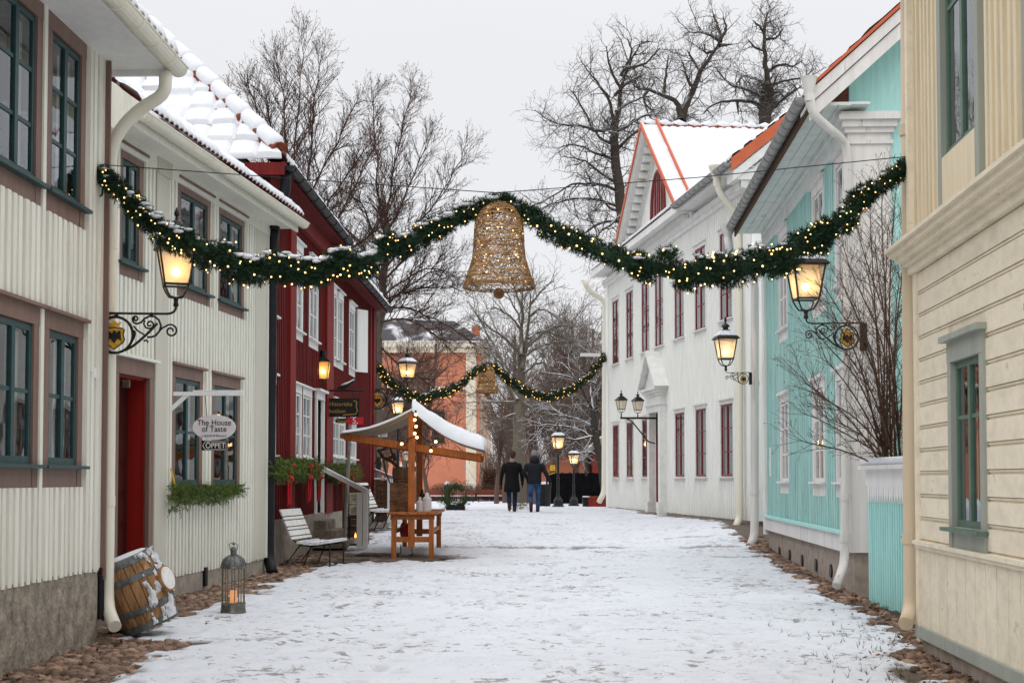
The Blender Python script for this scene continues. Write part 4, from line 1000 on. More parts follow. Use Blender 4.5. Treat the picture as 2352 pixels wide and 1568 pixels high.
pipe_px(Wt, [(1340, 640, 50.5), (1352, 668, 50.6), (1390, 690, 50.8), (1388, 1130, 50.8), (1376, 1152, 50.6)], .10, M['pipe_cream'])
mb = MB(); p = inv @ P(1372, 815, 50.8); mb.box(p.x - .1, p.x + .1, p.y - .1, p.y + .6, p.z - .05, p.z + .05) ; mb.build('bracket', M['stone_grey'], Wt.root)
# warm ceiling lamps seen through two of the ground floor windows
for (x, y) in ((1606 + 18, 935), (1663, 945)):
    uu, zz = Wt.hit(x, y, -.22); mb = MB()
    for (a, b) in ((0, .1), (-.06, -.08), (.07, -.1), (.02, -.16)): mb.ball(Wt.p(uu + a, -.24, zz + b), .055, 8)
    mb.build('lit_chandelier', M['bulb'], Wt.root)

# ---- aqua fence with its gate, between the aqua and the beige house
fx = 4.50
fence = thing('aqua_board_fence', 'aqua board fence with white scalloped top rail and a snowy cap, between two house corners', 'fence', (fx, 13.7, 0), PI / 2)
fz0, fzt = .06, 1.38; rnd = random.Random(5)
mb = MB(); y = 0.0
while y < 4.08:
    mb.box(y + .004, y + .096, -.02, .02, fz0 + rnd.uniform(-.03, .02) + .02, fzt + .05); mb.box(y + .075, y + .125, .02, .055, fz0 + rnd.uniform(-.02, .03) + .02, fzt + .05); y += .105
fb = mb.build('board_panel', M['aqua2'], fence)
mb = MB(); mb.box(2.2, 4.15, .045, .075, fzt + .14, fzt + .34); y = 2.2
while y < 4.06:
    mb.poly([(y, .045, fzt + .14), (y + .10, .045, fzt + .14), (y + .085, .045, fzt + .02), (y + .05, .045, fzt - .06), (y + .015, .045, fzt + .02)], (0, .03, 0)); y += .11
mb.build('scalloped_rail', M['white'], fence)
mb = MB(); mb.box(2.1, 4.24, -.12, .16, fzt + .34, fzt + .39); mb.build('cap', M['old_white'], fence)
mb = MB(); mb.box(2.1, 4.23, -.10, .14, fzt + .39, fzt + .48); mb.build('snow', M['snow'], fence, bevel=.03)
mb = MB(); mb.box(2.05, 2.17, -.05, .09, .0, fzt + .36); mb.build('post', M['white'], fence)
mb = MB(); mb.box(2.18, 2.2, .03, .07, .7, .8); mb.tube([(2.3, .04, .95), (2.3, .1, .95), (2.42, .1, .95)], .012, 6); mb.build('latch', M['black'], fence)
# ------------------------------------------------------------------ lamps
def lantern(root, s=1.0, base=Vector((0, 0, 0)), yaw=.25, lit=True, watts=3.0, snow=True, sq=4):
    T = Matrix.Translation(base) @ Matrix.Rotation(yaw, 4, 'Z') @ Matrix.Scale(s, 4)
    q = PI / 4; r2 = math.sqrt(2)
    mb = MB()
    L = lambda prof, n=4, rot=q: mb.lathe(prof, n, T=T, rot=rot)
    L([(.022, 0), (.028, .02), (.02, .05), (.028, .09), (.016, .1)], 10)
    for i in range(4):
        a = q + i * PI / 2; d = Vector((math.cos(a), math.sin(a), 0))
        mb.tube([T @ (d * .015 + Vector((0, 0, .09))), T @ (d * .09 + Vector((0, 0, .10))), T @ (d * .13 + Vector((0, 0, .15))), T @ (d * .165 + Vector((0, 0, .21)))], .010 * s, 5)
        mb.tube([T @ (d * .115 * r2 + Vector((0, 0, .215))), T @ (d * .172 * r2 + Vector((0, 0, .58)))], .011 * s, 5)
    for k in range(4):
        a = q + k * PI / 2; b = a + PI / 2
        for (rr, z) in ((.115, .215), (.172, .575)):
            mb.tube([T @ Vector((rr * r2 * math.cos(a), rr * r2 * math.sin(a), z)), T @ Vector((rr * r2 * math.cos(b), rr * r2 * math.sin(b), z))], .011 * s, 5)
    mb.build('lantern_frame', M['iron'], root)
    mb = MB(); L([(.20 * r2, .57), (.215 * r2, .585), (.20 * r2, .60), (.075 * r2, .735), (.06 * r2, .745)])
    L([(.05, .74), (.05, .79), (.085, .80), (.06, .84), (.02, .86), (.012, .89), (.028, .915), (.024, .94), (.004, .985)], 10)
    rf = mb.build('lantern_roof', M['iron'], root)
    if snow:
        mb = MB(); L([(.17 * r2, .622), (.175 * r2, .64), (.10 * r2, .725), (.085 * r2, .728)]); mb.build('snow', M['snow_patch'], rf)
    for k in range(4):
        a = q + k * PI / 2; b = a + PI / 2; mb = MB()
        c = lambda an, rr, z: T @ Vector((rr * r2 * math.cos(an), rr * r2 * math.sin(an), z))
        mb.quad(c(a, .110, .225), c(b, .110, .225), c(b, .166, .57), c(a, .166, .57)); mb.build('pane', M['lamp_pane'], root, recalc=False)
    if lit:
        mb = MB(); mb.lathe([(.022, .225), (.022, .30), (.018, .305)], 8, T=T); mb.build('bulb_holder', M['wax'], root)
        mb = MB(); mb.ball(T @ Vector((0, 0, .345)), .042 * s, 10); mb.build('bulb', M['bulb'], root, smooth=True)
        ld = bpy.data.lights.new('lamp_light', 'POINT'); ld.energy = watts * s * s; ld.color = (1, .66, .30); ld.shadow_soft_size = .045 * s
        lo_ = bpy.data.objects.new('lamp_light', ld); COL.objects.link(lo_); lo_.parent = root; lo_.location = T @ Vector((0, 0, .42))
M['snow_patch'] = mat('thin_snow', (.80, .82, .86), .8, .1, 12, wear=(.05, .05, .05), wear_amt=.35, wscale=22)

def spiral(c, r0, r1, a0, turns, n=18):
    return [(c[0] + (r0 + (r1 - r0) * i / n) * math.cos(a0 + turns * 2 * PI * i / n), c[1] + (r0 + (r1 - r0) * i / n) * math.sin(a0 + turns * 2 * PI * i / n)) for i in range(n + 1)]

def wall_lamp(label, px, py, Y, d, sa, sl, watts=3.0, yaw=.3, snow=True):
    watts *= .85
    t = thing('wall_lamp', label, 'street lamp', P(px, py, Y), 0, 'wall lamps on scrolled iron brackets')
    k = 5.464e-4 * sa
    W = lambda x, y: Vector((d * (x - 250) * k, 0, (450 - y) * k))
    mb = MB(); th = 22 * k
    def line(pts, r=17): mb.tube([W(*p) for p in pts], r * k, 6)
    line([(255, 455), (700, 460), (1380, 468), (1640, 470), (1720, 462), (1780, 430), (1808, 380), (1812, 340)], 22)
    line([(720 + 320 * math.cos(a), 850 + 325 * math.sin(a)) for a in [i * PI / 14 for i in range(29)]], 26)
    line([(900, 1130), (1050, 1050), (1170, 950), (1300, 830), (1400, 730), (1480, 640)], 24)
    line([(1300, 890), (1370, 890), (1450, 865), (1520, 780), (1545, 680), (1505, 580), (1430, 520), (1340, 512), (1250, 555), (1190, 622), (1120, 650), (1060, 635), (1035, 590)], 19)
    line(spiral((1085, 560), 58, 18, 2.6, 1.3), 17)
    line([(1255, 590), (1235, 650), (1270, 720)] + spiral((1345, 660), 80, 20, 2.2, -1.3), 17)
    line([(1440, 870), (1510, 790), (1570, 725)] + spiral((1725, 780), 125, 30, 3.9, 1.45, 24), 18)
    line([(1050, 690), (1130, 780), (1240, 845)], 17); line([(1240, 960), (1290, 945), (1315, 990)], 18)
    line([(1060, 770), (1085, 830), (1060, 900), (1020, 980)], 20)
    for x in (740, 1370): mb.ball(W(x, 480), 42 * k, 6)
    mb.box(*sorted((W(185, 0).x, W(345, 0).x)), -.05, .05, W(0, 1215).z, W(0, 470).z)
    mb.build('bracket', M['iron'], t)
    sh = [(525, 760), (560, 735), (720, 715), (860, 735), (890, 760), (870, 850), (895, 930), (880, 980), (790, 1050), (710, 1110), (630, 1050), (530, 985), (515, 930), (540, 850)]
    mb = MB(); mb.poly([W(*p) + Vector((0, .012, 0)) for p in sh], (0, -.02, 0)); mb.tube([W(*p) + Vector((0, -.008, 0)) for p in sh + sh[:1]], 12 * k, 5, 1); s = mb.build('shield', [M['gold'], M['iron']], t)
    eg = [(575, 790), (600, 770), (640, 800), (675, 830), (690, 790), (720, 770), (745, 790), (735, 830), (770, 800), (805, 770), (825, 800), (835, 960), (800, 930), (765, 920), (740, 970), (710, 1000), (680, 970), (650, 920), (610, 930), (570, 960)]
    mb = MB(); mb.poly([W(*p) + Vector((0, -.010, 0)) for p in eg], (0, -.008, 0)); mb.build('eagle', M['iron'], s)
    cr = [(640, 695), (590, 615), (650, 640), (705, 590), (765, 640), (830, 620), (780, 700)]
    mb = MB(); mb.poly([W(*p) + Vector((0, .01, 0)) for p in cr], (0, -.02, 0)); mb.build('crown_emblem', M['gold'], t)
    lantern(t, sl, W(1812, 345), yaw, True, watts, snow)
    return t
wall_lamp('large lit lantern on a scrolled bracket with crowned shield, on the tall cream house corner', 205, 718, 13.98, 1, 1.0, 1.0, 1.25)
wall_lamp('lit lantern whose bracket is tangled in shrub twigs, on the aqua house pilaster', 1984, 741, 18.5, -1, .88, 1.2, 1.25, yaw=.06)
wall_lamp('lit lantern on a scrolled bracket between the aqua house and the white mansion', 1724, 855, 28.4, -1, .58, 1.1, 1.25, yaw=.1)
wall_lamp('lit lantern with two bright bulbs on a long bracket at the far red house corner', 838, 893, 38.8, 1, 1.36, 1.06, 1.4, yaw=.75)

def box_lamp(label, px, py, Y, s, w=1.2):
    t = thing('box_lantern', label, 'lantern', P(px, py, Y), 0)
    T = Matrix.Scale(s, 4); r2 = math.sqrt(2); mb = MB()
    for i in range(4):
        a = PI / 4 + i * PI / 2; d = Vector((math.cos(a), math.sin(a), 0)) * r2
        mb.tube([T @ (d * .075), T @ (d * .115 + Vector((0, 0, .3)))], .008 * s, 4)
    for (rr, z) in ((.075, 0), (.115, .3)): mb.lathe([(rr * r2, z - .01), (rr * r2 * 1.08, z), (rr * r2, z + .012)], 4, T=T, rot=PI / 4)
    mb.lathe([(.135 * r2, .30), (.05, .39), (.05, .47), (.045, .48)], 4, T=T, rot=PI / 4); mb.lathe([(.05, .38), (.05, .48), (.02, .48)], 8, T=T)
    mb.tube([T @ Vector((0, 0, -.01)), T @ Vector((0, 0, -.12)), T @ Vector((-.2, 0, -.12))], .012 * s, 5)
    mb.build('lantern_frame', M['iron'], t)
    mb = MB()
    for i in range(4):
        a = PI / 4 + i * PI / 2; b = a + PI / 2; c = lambda an, rr, z: T @ Vector((rr * r2 * math.cos(an), rr * r2 * math.sin(an), z))
        mb.quad(c(a, .073, .01), c(b, .073, .01), c(b, .112, .29), c(a, .112, .29))
    mb.build('pane', M['frost_amber'], t, recalc=False)
    mb = MB(); mb.ball(T @ Vector((0, 0, .14)), .035 * s, 8); mb.build('bulb', M['bulb'], t, smooth=True)
    ld = bpy.data.lights.new('lamp_light', 'POINT'); ld.energy = w; ld.color = (1, .6, .22); ld.shadow_soft_size = .04
    o = bpy.data.objects.new('lamp_light', ld); COL.objects.link(o); o.parent = t; o.location = (0, 0, .17 * s)
M['frost_amber'] = frosted('amber_lamp_glass', (.95, .72, .36))
box_lamp('amber lit box lantern with chimney, on the red house above its shop sign', 742, 872, 29.3, 1.25, 1.2)
box_lamp('small amber lit box lantern beside the red price sign, past the far red house', 846, 972, 38.5, 1.1)

def post_lamp(label, x, yb, yl, Y, s, w=1.3, lit=True, post=True, group='park lamp posts'):
    b = P(x, yb, Y); z = gz(b.x, Y); t = thing('post_lamp', label, 'lamp post', (b.x, Y, z), 0, group)
    h = P(x, yl, Y).z - z
    mb = MB(); mb.lathe([(.22, 0), (.22, .05), (.17, .08), (.15, .2), (.17, .24), (.08, .38), (.055, .5), (.05, h * .55), (.065, h * .56), (.045, h * .58), (.04, h - .04), (.055, h - .02), (.03, h + .02)], 10); mb.build('post', M['iron'], t)
    lantern(t, s, Vector((0, 0, h)), .3, lit, w); return t
post_lamp('taller lit park lamp post just past the two walking people', 1282, 1166, 1045, 51, 1.12)
post_lamp('shorter lit park lamp post in front of the black screen fence', 1318, 1166, 1078, 56, 1.02)
post_lamp('unlit park lamp post by the salmon building door, seen past the market stall', 934, 1130, 1066, 62, .78, lit=False, group=None)
post_lamp('lit lantern on a post peeping over the market stall canopy', 913, 1150, 965, 45, 1.0, group=None)

# twin unlit lanterns over the mansion's door
tw = thing('twin_door_lantern', 'pair of unlit black lanterns on one curled bracket at the mansion door', 'lantern', Wt.w(*Wt.hit(1512, 960)[:1], 0, Wt.hit(1512, 960)[1]), Wt.root.rotation_euler.z)
mb = MB(); mb.tube([(0, .0, 0), (0, 1.15, 0)], .03, 6); mb.tube([(0, .1, -.75), (0, .3, -.7), (0, .8, -.1), (0, 1.0, 0)], .02, 6); mb.tube([(0, .62, 0), (0, .62, .1)], .02, 6); mb.tube([(0, 1.12, 0), (0, 1.12, .12)], .02, 6); mb.tube([(0, 0.04, -.8), (0, 0.04, .2)], .03, 6)
mb.build('bracket', M['iron'], tw)
lantern(tw, .74, Vector((0, .62, .08)), .2, False, snow=False); lantern(tw, .74, Vector((0, 1.12, .1)), .2, False, snow=False)

# ------------------------------------------------------------------ garlands and wicker bells
def resample(pts, step):
    out = [pts[0]]; acc = 0
    for a, b in zip(pts, pts[1:]):
        L = (b - a).length; n = max(1, int(L / step))
        out += [a.lerp(b, (i + 1) / n) for i in range(n)]
    return out
def smooth(pts, it=2):
    for _ in range(it):
        q = [pts[0]]
        for a, b in zip(pts, pts[1:]): q += [a * .75 + b * .25, a * .25 + b * .75]
        q.append(pts[-1]); pts = q
    return pts
DOT = None
def dot_mesh(r, m):
    mb = MB(); mb.ball((0, 0, 0), r, 6); o = mb.build('fairy_light', m, smooth=True); me = o.data; bpy.data.objects.remove(o); return me
def garland(label, pxs, Y0, Y1, rs, seed, dens, nb, dot_r, dm, snow_amt, needle=.075, group=None):
    rnd = random.Random(seed); n = len(pxs)
    path = [P(x, y, Y0 + (Y1 - Y0) * i / (n - 1)) for i, (x, y) in enumerate(pxs)]
    rad = lambda t: float(np.interp(t, np.linspace(0, 1, len(rs)), rs))
    path = resample(smooth(path, 2), .03); N = len(path)
    c = path[N // 2].copy(); t = thing('fir_garland', label, 'garland', c, 0, group)
    path = [p - c for p in path]
    wob = [Vector((rnd.gauss(0, .02), rnd.gauss(0, .02), rnd.gauss(0, .028))) for _ in range(N // 5 + 2)]
    mb = MB(); mb.tube(path[::2], [max(.012, rad(i / N) * .45) for i in range(0, N, 2)], 6)
    L = sum((b - a).length for a, b in zip(path, path[1:])); cnt = int(dens * L)
    sb = MB()
    for i in range(cnt):
        f = rnd.random(); k = min(N - 2, int(f * (N - 1))); p = path[k] + wob[k // 5]; tg = (path[min(N - 1, k + 2)] - path[max(0, k - 2)]).normalized()
        u = tg.orthogonal().normalized(); w = tg.cross(u); a = rnd.uniform(0, 2 * PI); out = u * math.cos(a) + w * math.sin(a)
        r = rad(f) * (1 + .13 * math.sin(f * 57 + seed) * math.sin(f * 23))
        b0 = p + out * r * rnd.uniform(.25, .72) + tg * rnd.uniform(-.03, .03)
        d = (out * rnd.uniform(.6, 1.1) + tg * rnd.uniform(-.9, .9) + Vector((0, 0, rnd.uniform(-.35, .3)))).normalized()
        ln = needle * rnd.uniform(.7, 1.3); s1 = d.orthogonal().normalized(); s2 = d.cross(s1)
        vs = [b0, b0 + d * ln]; fs = []
        q = [b0]
        for j in range(6):
            an = j * PI / 3 + rnd.random(); h = b0 + d * ln * rnd.uniform(.05, .6); e = h + d * ln * .42 + (s1 * math.cos(an) + s2 * math.sin(an)) * ln * .38
            wd = (s1 * math.sin(an) - s2 * math.cos(an)) * ln * .055
            bI = len(vs); vs += [h - wd, h + wd, e]; fs.append((bI, bI + 1, bI + 2))
        mb.add(vs[2:], [tuple(x - 2 for x in fc) for fc in fs])
    mb.build('fir_foliage', M['fir'], t, recalc=False)
    if snow_amt:
        for i in range(int(L * 42 * snow_amt)):
            f = rnd.random(); 
            if fbm(np.array([f * 9.0]), np.array([seed * 1.0]), seed, 3)[0] < .40 and rnd.random() < .8: continue
            k = int(f * (N - 1)); r = rad(f); p = path[k] + wob[k // 5] + Vector((rnd.gauss(0, .02), rnd.uniform(-.75, .3) * r, 0))
            dz = math.sqrt(max(0, r * r - (p - path[k] - wob[k // 5]).y ** 2)) * .86
            sb.ball(p + Vector((0, 0, dz)), rnd.uniform(.018, .045), 6, 0, rnd.uniform(.9, 1.5), rnd.uniform(.8, 1.1), rnd.uniform(.35, .6))
        if sb.v: sb.build('snow', M['snow'], t, smooth=True)
    me = dot_mesh(dot_r, dm); rest = MB(); made = 0
    for i in range(nb):
        f = (i + rnd.random()) / nb; k = min(N - 2, int(f * (N - 1))); tg = (path[k + 1] - path[k]).normalized()
        a = rnd.uniform(0, 2 * PI); front = rnd.random() < .82
        out = Vector((tg.cross(Vector((0, 1, 0)))).normalized() * math.sin(a)) + Vector((0, -abs(math.cos(a)) if front else abs(math.cos(a)), 0))
        p = path[k] + wob[k // 5] + out * rad(f) * rnd.uniform(.88, 1.05)
        if front and made < 100:
            o = bpy.data.objects.new('fairy_light', me); COL.objects.link(o); o.parent = t; o.location = p; made += 1; s = rnd.uniform(.7, 1.15); o.scale = (s, s, s)
        else: rest.ball(p, dot_r * .8, 5)
    if rest.v: tag(rest.build('fairy_lights_at_the_back', dm, t, smooth=True), kind='stuff')
    return t
L1 = [(214, 384), (235, 402), (262, 430), (300, 468), (345, 512), (385, 532), (430, 555), (500, 588), (560, 608), (620, 620), (680, 626), (740, 620), (800, 605), (860, 590), (930, 562), (1000, 530), (1060, 502), (1105, 478), (1138, 466)]
R1 = [(1152, 466), (1200, 488), (1240, 515), (1290, 540), (1340, 560), (1390, 582), (1440, 602), (1500, 617), (1560, 627), (1630, 634), (1690, 622), (1750, 602), (1810, 582), (1870, 552), (1920, 515), (1970, 470), (2020, 428), (2060, 395), (2087, 366)]
RS1 = [.04, .085, .105, .135, .155, .163, .168, .162, .153, .14, .125, .107, .09, .065]
RS2 = [.065, .09, .108, .125, .14, .162, .175, .172, .165, .152, .13, .107, .08, .04]
garland('thick snowy fir garland with fairy lights, between the tall cream house and the near bell', L1, 13.75, 13.45, RS1, 3, 1900, 185, .0090, M['dot'], 1.9)
garland('thick nearly snowless fir garland with fairy lights, between the near bell and the beige house', R1, 13.45, 13.15, RS2, 8, 1900, 185, .0090, M['dot'], .35)
L2 = [(848, 816), (862, 840), (880, 862), (905, 888), (935, 906), (965, 914), (1000, 908), (1040, 893), (1075, 870), (1100, 848), (1116, 840)]
R2 = [(1120, 840), (1145, 852), (1170, 873), (1200, 895), (1235, 908), (1270, 910), (1300, 900), (1335, 880), (1360, 855), (1378, 832), (1391, 814)]
RS3 = [.05, .10, .13, .15, .16, .16, .15, .12, .09, .06]
garland('small far fir garland with amber lights, hung from the far red house', L2, 38.9, 44, RS3, 12, 700, 110, .016, M['dot_far'], .5, .10)
garland('small far fir garland with amber lights, hung from the white mansion corner', R2, 44, 50.3, RS3, 15, 700, 110, .016, M['dot_far'], .3, .10)

def hang_wire(label, pxs, r):
    c = P(*pxs[len(pxs) // 2]); mb = MB(); mb.tube([P(*q) - c for q in pxs], r, 5)
    o = mb.build('hanging_wire', M['black'], None); o.location = c; tag(o, label, 'wire'); return o
hang_wire('thin dark wire holding up the near bell, stretched between the two near houses', [(198, 376, 13.78), (700, 412, 13.6), (1140, 443, 13.45), (1600, 408, 13.3), (2100, 358, 13.15)], .0045)
ck = MB(); c = P(205, 385, 13.8)
for pts in ([(200, 376), (196, 392), (205, 412), (220, 402)], [(203, 378), (206, 400), (226, 420), (236, 430), (234, 448), (228, 452)], [(200, 376), (210, 372), (216, 384)]): ck.tube([P(x, y, 13.78) - c for x, y in pts], .011, 5)
o = ck.build('cable_loop', M['black']); o.location = c; tag(o, 'loop of black cable and plug hanging where the garland meets the tall cream house', 'cable')

def wicker_bell(label, px, yt, yb, Y, seed, ns, rs, dm, dr, nlights):
    top = P(px, yt, Y); bot = P(px, yb, Y); H = top.z - bot.z
    t = thing('wicker_bell', label, 'bell decoration', (top.x, Y, bot.z))
    prof = [(0, .418), (.06, .40), (.157, .368), (.25, .335), (.348, .308), (.5, .293), (.633, .288), (.75, .279), (.824, .26), (.88, .225), (.92, .19), (.97, .12), (1.0, .06)]
    rr = lambda z: float(np.interp(z, [p[0] for p in prof], [p[1] for p in prof])) * H
    rnd = random.Random(seed); a, b = MB(), MB()
    def strand(z0, z1, th0, dth, m, r):
        n = max(8, int(abs(dth) * 8) + 6)
        m.tube([Vector((rr(z0 + (z1 - z0) * i / n) * math.cos(th0 + dth * i / n) , rr(z0 + (z1 - z0) * i / n) * math.sin(th0 + dth * i / n), (z0 + (z1 - z0) * i / n) * H)) * rnd.uniform(.992, 1.008) for i in range(n + 1)], r, 4, cap=False)
    for i in range(ns):
        z0 = rnd.uniform(0, 1); z1 = min(1, max(0, z0 + rnd.uniform(-.45, .45))); strand(z0, z1, rnd.uniform(0, 6.28), rnd.choice((-1, 1)) * rnd.uniform(.15, 1.5), a, rs * rnd.uniform(.7, 1.1))
    for i in range(ns // 6):
        z0 = rnd.uniform(.03, .95); strand(z0, min(1, max(0, z0 + rnd.uniform(-.2, .2))), rnd.uniform(0, 6.28), rnd.uniform(2.0, 6.0), b, rs * 1.15)
    for i in range(ns // 2):
        z0 = rnd.uniform(.03, .93); t0 = rnd.uniform(0, 6.28); q = rnd.uniform(.02, .055); ph_ = rnd.uniform(0, 6)
        a.tube([Vector((rr(z0 + q * math.sin(ph_ + k * .62)) * math.cos(t0 + q / rr(z0) * H * math.cos(ph_ + k * .62)), rr(z0 + q * math.sin(ph_ + k * .62)) * math.sin(t0 + q / rr(z0) * H * math.cos(ph_ + k * .62)), (z0 + q * math.sin(ph_ + k * .62)) * H)) for k in range(11)], rs * .9, 4, cap=False)
    for i in range(26): strand(0, .1, i * .25 + rnd.random() * .2, rnd.uniform(-.5, .5), a, rs)
    for z in (0, .012, .03): strand(z, z, 0, 6.4, a, rs * 1.5)
    a.build('wicker_weave', M['wicker'], t); b.build('outer_cane', M['wicker2'], t)
    cl = MB(); R_ = .062 * H; cz = -.065 * H
    for i in range(90):
        u = Vector((rnd.gauss(0, 1), rnd.gauss(0, 1), rnd.gauss(0, 1))).normalized(); v = u.orthogonal().normalized(); w = u.cross(v); s0 = rnd.uniform(0, 6)
        cl.tube([(v * math.cos(s0 + k * .45) + w * math.sin(s0 + k * .45)) * R_ + Vector((0, 0, cz)) for k in range(9)], rs * .8, 4, cap=False)
    cl.build('clapper', M['wicker'], t)
    hk = MB(); n = 12; hk.tube([Vector((.055 * math.cos(2 * PI * i / n) * H, 0, (1.05 + .055 * math.sin(2 * PI * i / n)) * H)) for i in range(n + 1)], rs * 1.2, 5)
    for i in range(9): hk.tube([Vector((rnd.uniform(-.03, .03), rnd.uniform(-.03, .03), 1.0 * H)), Vector((rnd.uniform(-.12, .12) * H, rnd.uniform(-.05, .05), rnd.uniform(1.0, 1.1) * H)), Vector((rnd.uniform(-.17, .17) * H, 0, rnd.uniform(.99, 1.06) * H))], rs * .8, 4)
    hk.build('hook', M['iron'], t)
    me = dot_mesh(dr, dm)
    for i in range(nlights):
        z = rnd.uniform(.03, .93); an = rnd.uniform(PI, 2 * PI); q = rr(z) * rnd.uniform(.8, 1.0)
        o = bpy.data.objects.new('fairy_light', me); COL.objects.link(o); o.parent = t; o.location = (q * math.cos(an), q * math.sin(an), z * H); s = rnd.uniform(.7, 1.1); o.scale = (s,) * 3
    return t
wicker_bell('large brown wicker bell with clapper, hanging between the two thick near garlands', 1146, 464, 661, 13.45, 5, 430, .0034, M['dot'], .0085, 55)
wicker_bell('small far wicker bell with amber lights, hanging between the two far garlands', 1118, 838, 902, 44, 6, 200, .009, M['dot_far'], .015, 18)

# ------------------------------------------------------------------ shop signs
hu, hz = H2.hit(391, 904); hb = H2.w(hu, .05, hz)
sg = thing('shop_sign', 'oval white shop sign with a black arrow board, hanging from a snowy white beam', 'sign', (hb.x, hb.y, hz))
pp = lambda x, y: P(x, y, hb.y) - Vector((hb.x, hb.y, hz))
e = pp(559, 904); mb = MB(); mb.bar((0, 0, .0), (e.x, 0, 0), .06, .05); mb.bar(pp(393, 940), pp(430, 906), .045, .05); bm_ = mb.build('beam', M['white'], sg)
mb = MB(); mb.bar((.25, 0, .032), (e.x - .005, 0, .032), .062, .026); mb.build('snow', M['snow'], bm_, bevel=.01)
c = pp(492, 981); n = 40; rx, rz = (pp(542, 981).x - pp(443, 981).x) / 2, (pp(492, 952).z - pp(492, 1010).z) / 2
mb = MB(); mb.poly([c + Vector((rx * math.cos(2 * PI * i / n), 0, rz * math.sin(2 * PI * i / n))) for i in range(n)], (0, .02, 0)); ob = mb.build('oval_board', M['signwhite'], sg)
face = (PI / 2, 0, 0)
text('The House', .108, ob, c + Vector((0, -.004, rz * .36)), face, M['ink'], ext=.001, sx=.92)
text('of Taste', .108, ob, c + Vector((0, -.004, -rz * .14)), face, M['ink'], ext=.001, sx=.92)
text('a world of flavours', .045, ob, c + Vector((0, -.004, -rz * .66)), face, M['blue_ink'], ext=.001, sx=.95)
a0, a1 = pp(463, 1011), pp(520, 1034); mb = MB(); mb.box(a0.x, a1.x, -.008, .008, a1.z, a0.z); ab = mb.build('arrow_board', M['ink'], sg)
mb = MB(); q = [pp(466, 1023), pp(472, 1013.5), pp(518, 1013.5), pp(518, 1032), pp(472, 1032), pp(466, 1023)]; mb.tube([v + Vector((0, -.009, 0)) for v in q], .0042, 4); mb.build('arrow_border', M['letter_white'], ab)
text('ÖPPET', .098, ab, (a0 + a1) / 2 + Vector((.02, -.010, -.004)), face, M['letter_white'], ext=.001, sx=.9)
mb = MB(); mb.tube([pp(471, 908), pp(475, 955)], .005, 4); mb.tube([pp(516, 908), pp(513, 956)], .005, 4); mb.tube([pp(475, 1008), pp(475, 1012)], .005, 4); mb.tube([pp(508, 1007), pp(508, 1012)], .005, 4); mb.build('hanging_wire', M['iron'], sg)
# board by the red door
q = H2.hit(268, 868, -.3); w = H2.w(q[0], -.25, q[1]); ds = thing('door_sign', 'small grey board with white lettering hanging in the red doorway', 'sign', w, -.4)
mb = MB(); mb.box(-.12, .14, -.008, .008, -.12, .12); b_ = mb.build('board', M['sage'], ds); text('gården', .09, b_, (.01, -.012, -.02), face, M['letter_white'], ext=.001)
mb = MB(); mb.tube([(-.05, 0, .12), (-.05, 0, .45)], .004, 4); mb.tube([(.08, 0, .12), (.08, 0, .45)], .004, 4); mb.build('hanging_wire', M['iron'], ds)

YS = 30.2
hc = P(724, 895, YS); hs_ = thing('hanging_shop_board', 'black shop board with gold old style lettering and a serpent, hanging from an iron bar', 'sign', hc)
pp = lambda x, y: P(x, y, YS) - hc
mb = MB(); mb.tube([pp(722, 896), pp(800, 897), pp(836, 897)], .022, 6); mb.tube([pp(724, 890), pp(724, 1000)], .03, 6); mb.tube([pp(722, 917), pp(828, 917)], .012, 5); mb.tube([pp(758, 896), pp(752, 903), pp(754, 915)], .02, 5); mb.tube([pp(810, 897), pp(812, 915)], .015, 5); mb.build('bracket', M['iron'], hs_)
mb = MB(); a, b = pp(743, 914), pp(826, 957); mb.box(a.x, b.x, -.02, .02, b.z, a.z); hbd = mb.build('board', M['ink'], hs_)
text('Historiska', .118, hbd, pp(783, 928) + Vector((0, -.024, 0)), face, M['letter_gold'], ext=.001)
text('butiken', .118, hbd, pp(775, 944) + Vector((0, -.024, 0)), face, M['letter_gold'], ext=.001)
mb = MB(); mb.tube([pp(812, 921) + Vector((0, -.025, 0)), pp(817, 920) + Vector((0, -.025, 0)), pp(820, 925) + Vector((0, -.025, 0)), pp(818, 932) + Vector((0, -.025, 0)), pp(821, 942) + Vector((0, -.025, 0)), pp(817, 951) + Vector((0, -.025, 0)), pp(800, 952) + Vector((0, -.025, 0)), pp(788, 953) + Vector((0, -.025, 0))], .010, 4); mb.build('serpent_emblem', M['letter_gold'], hbd)
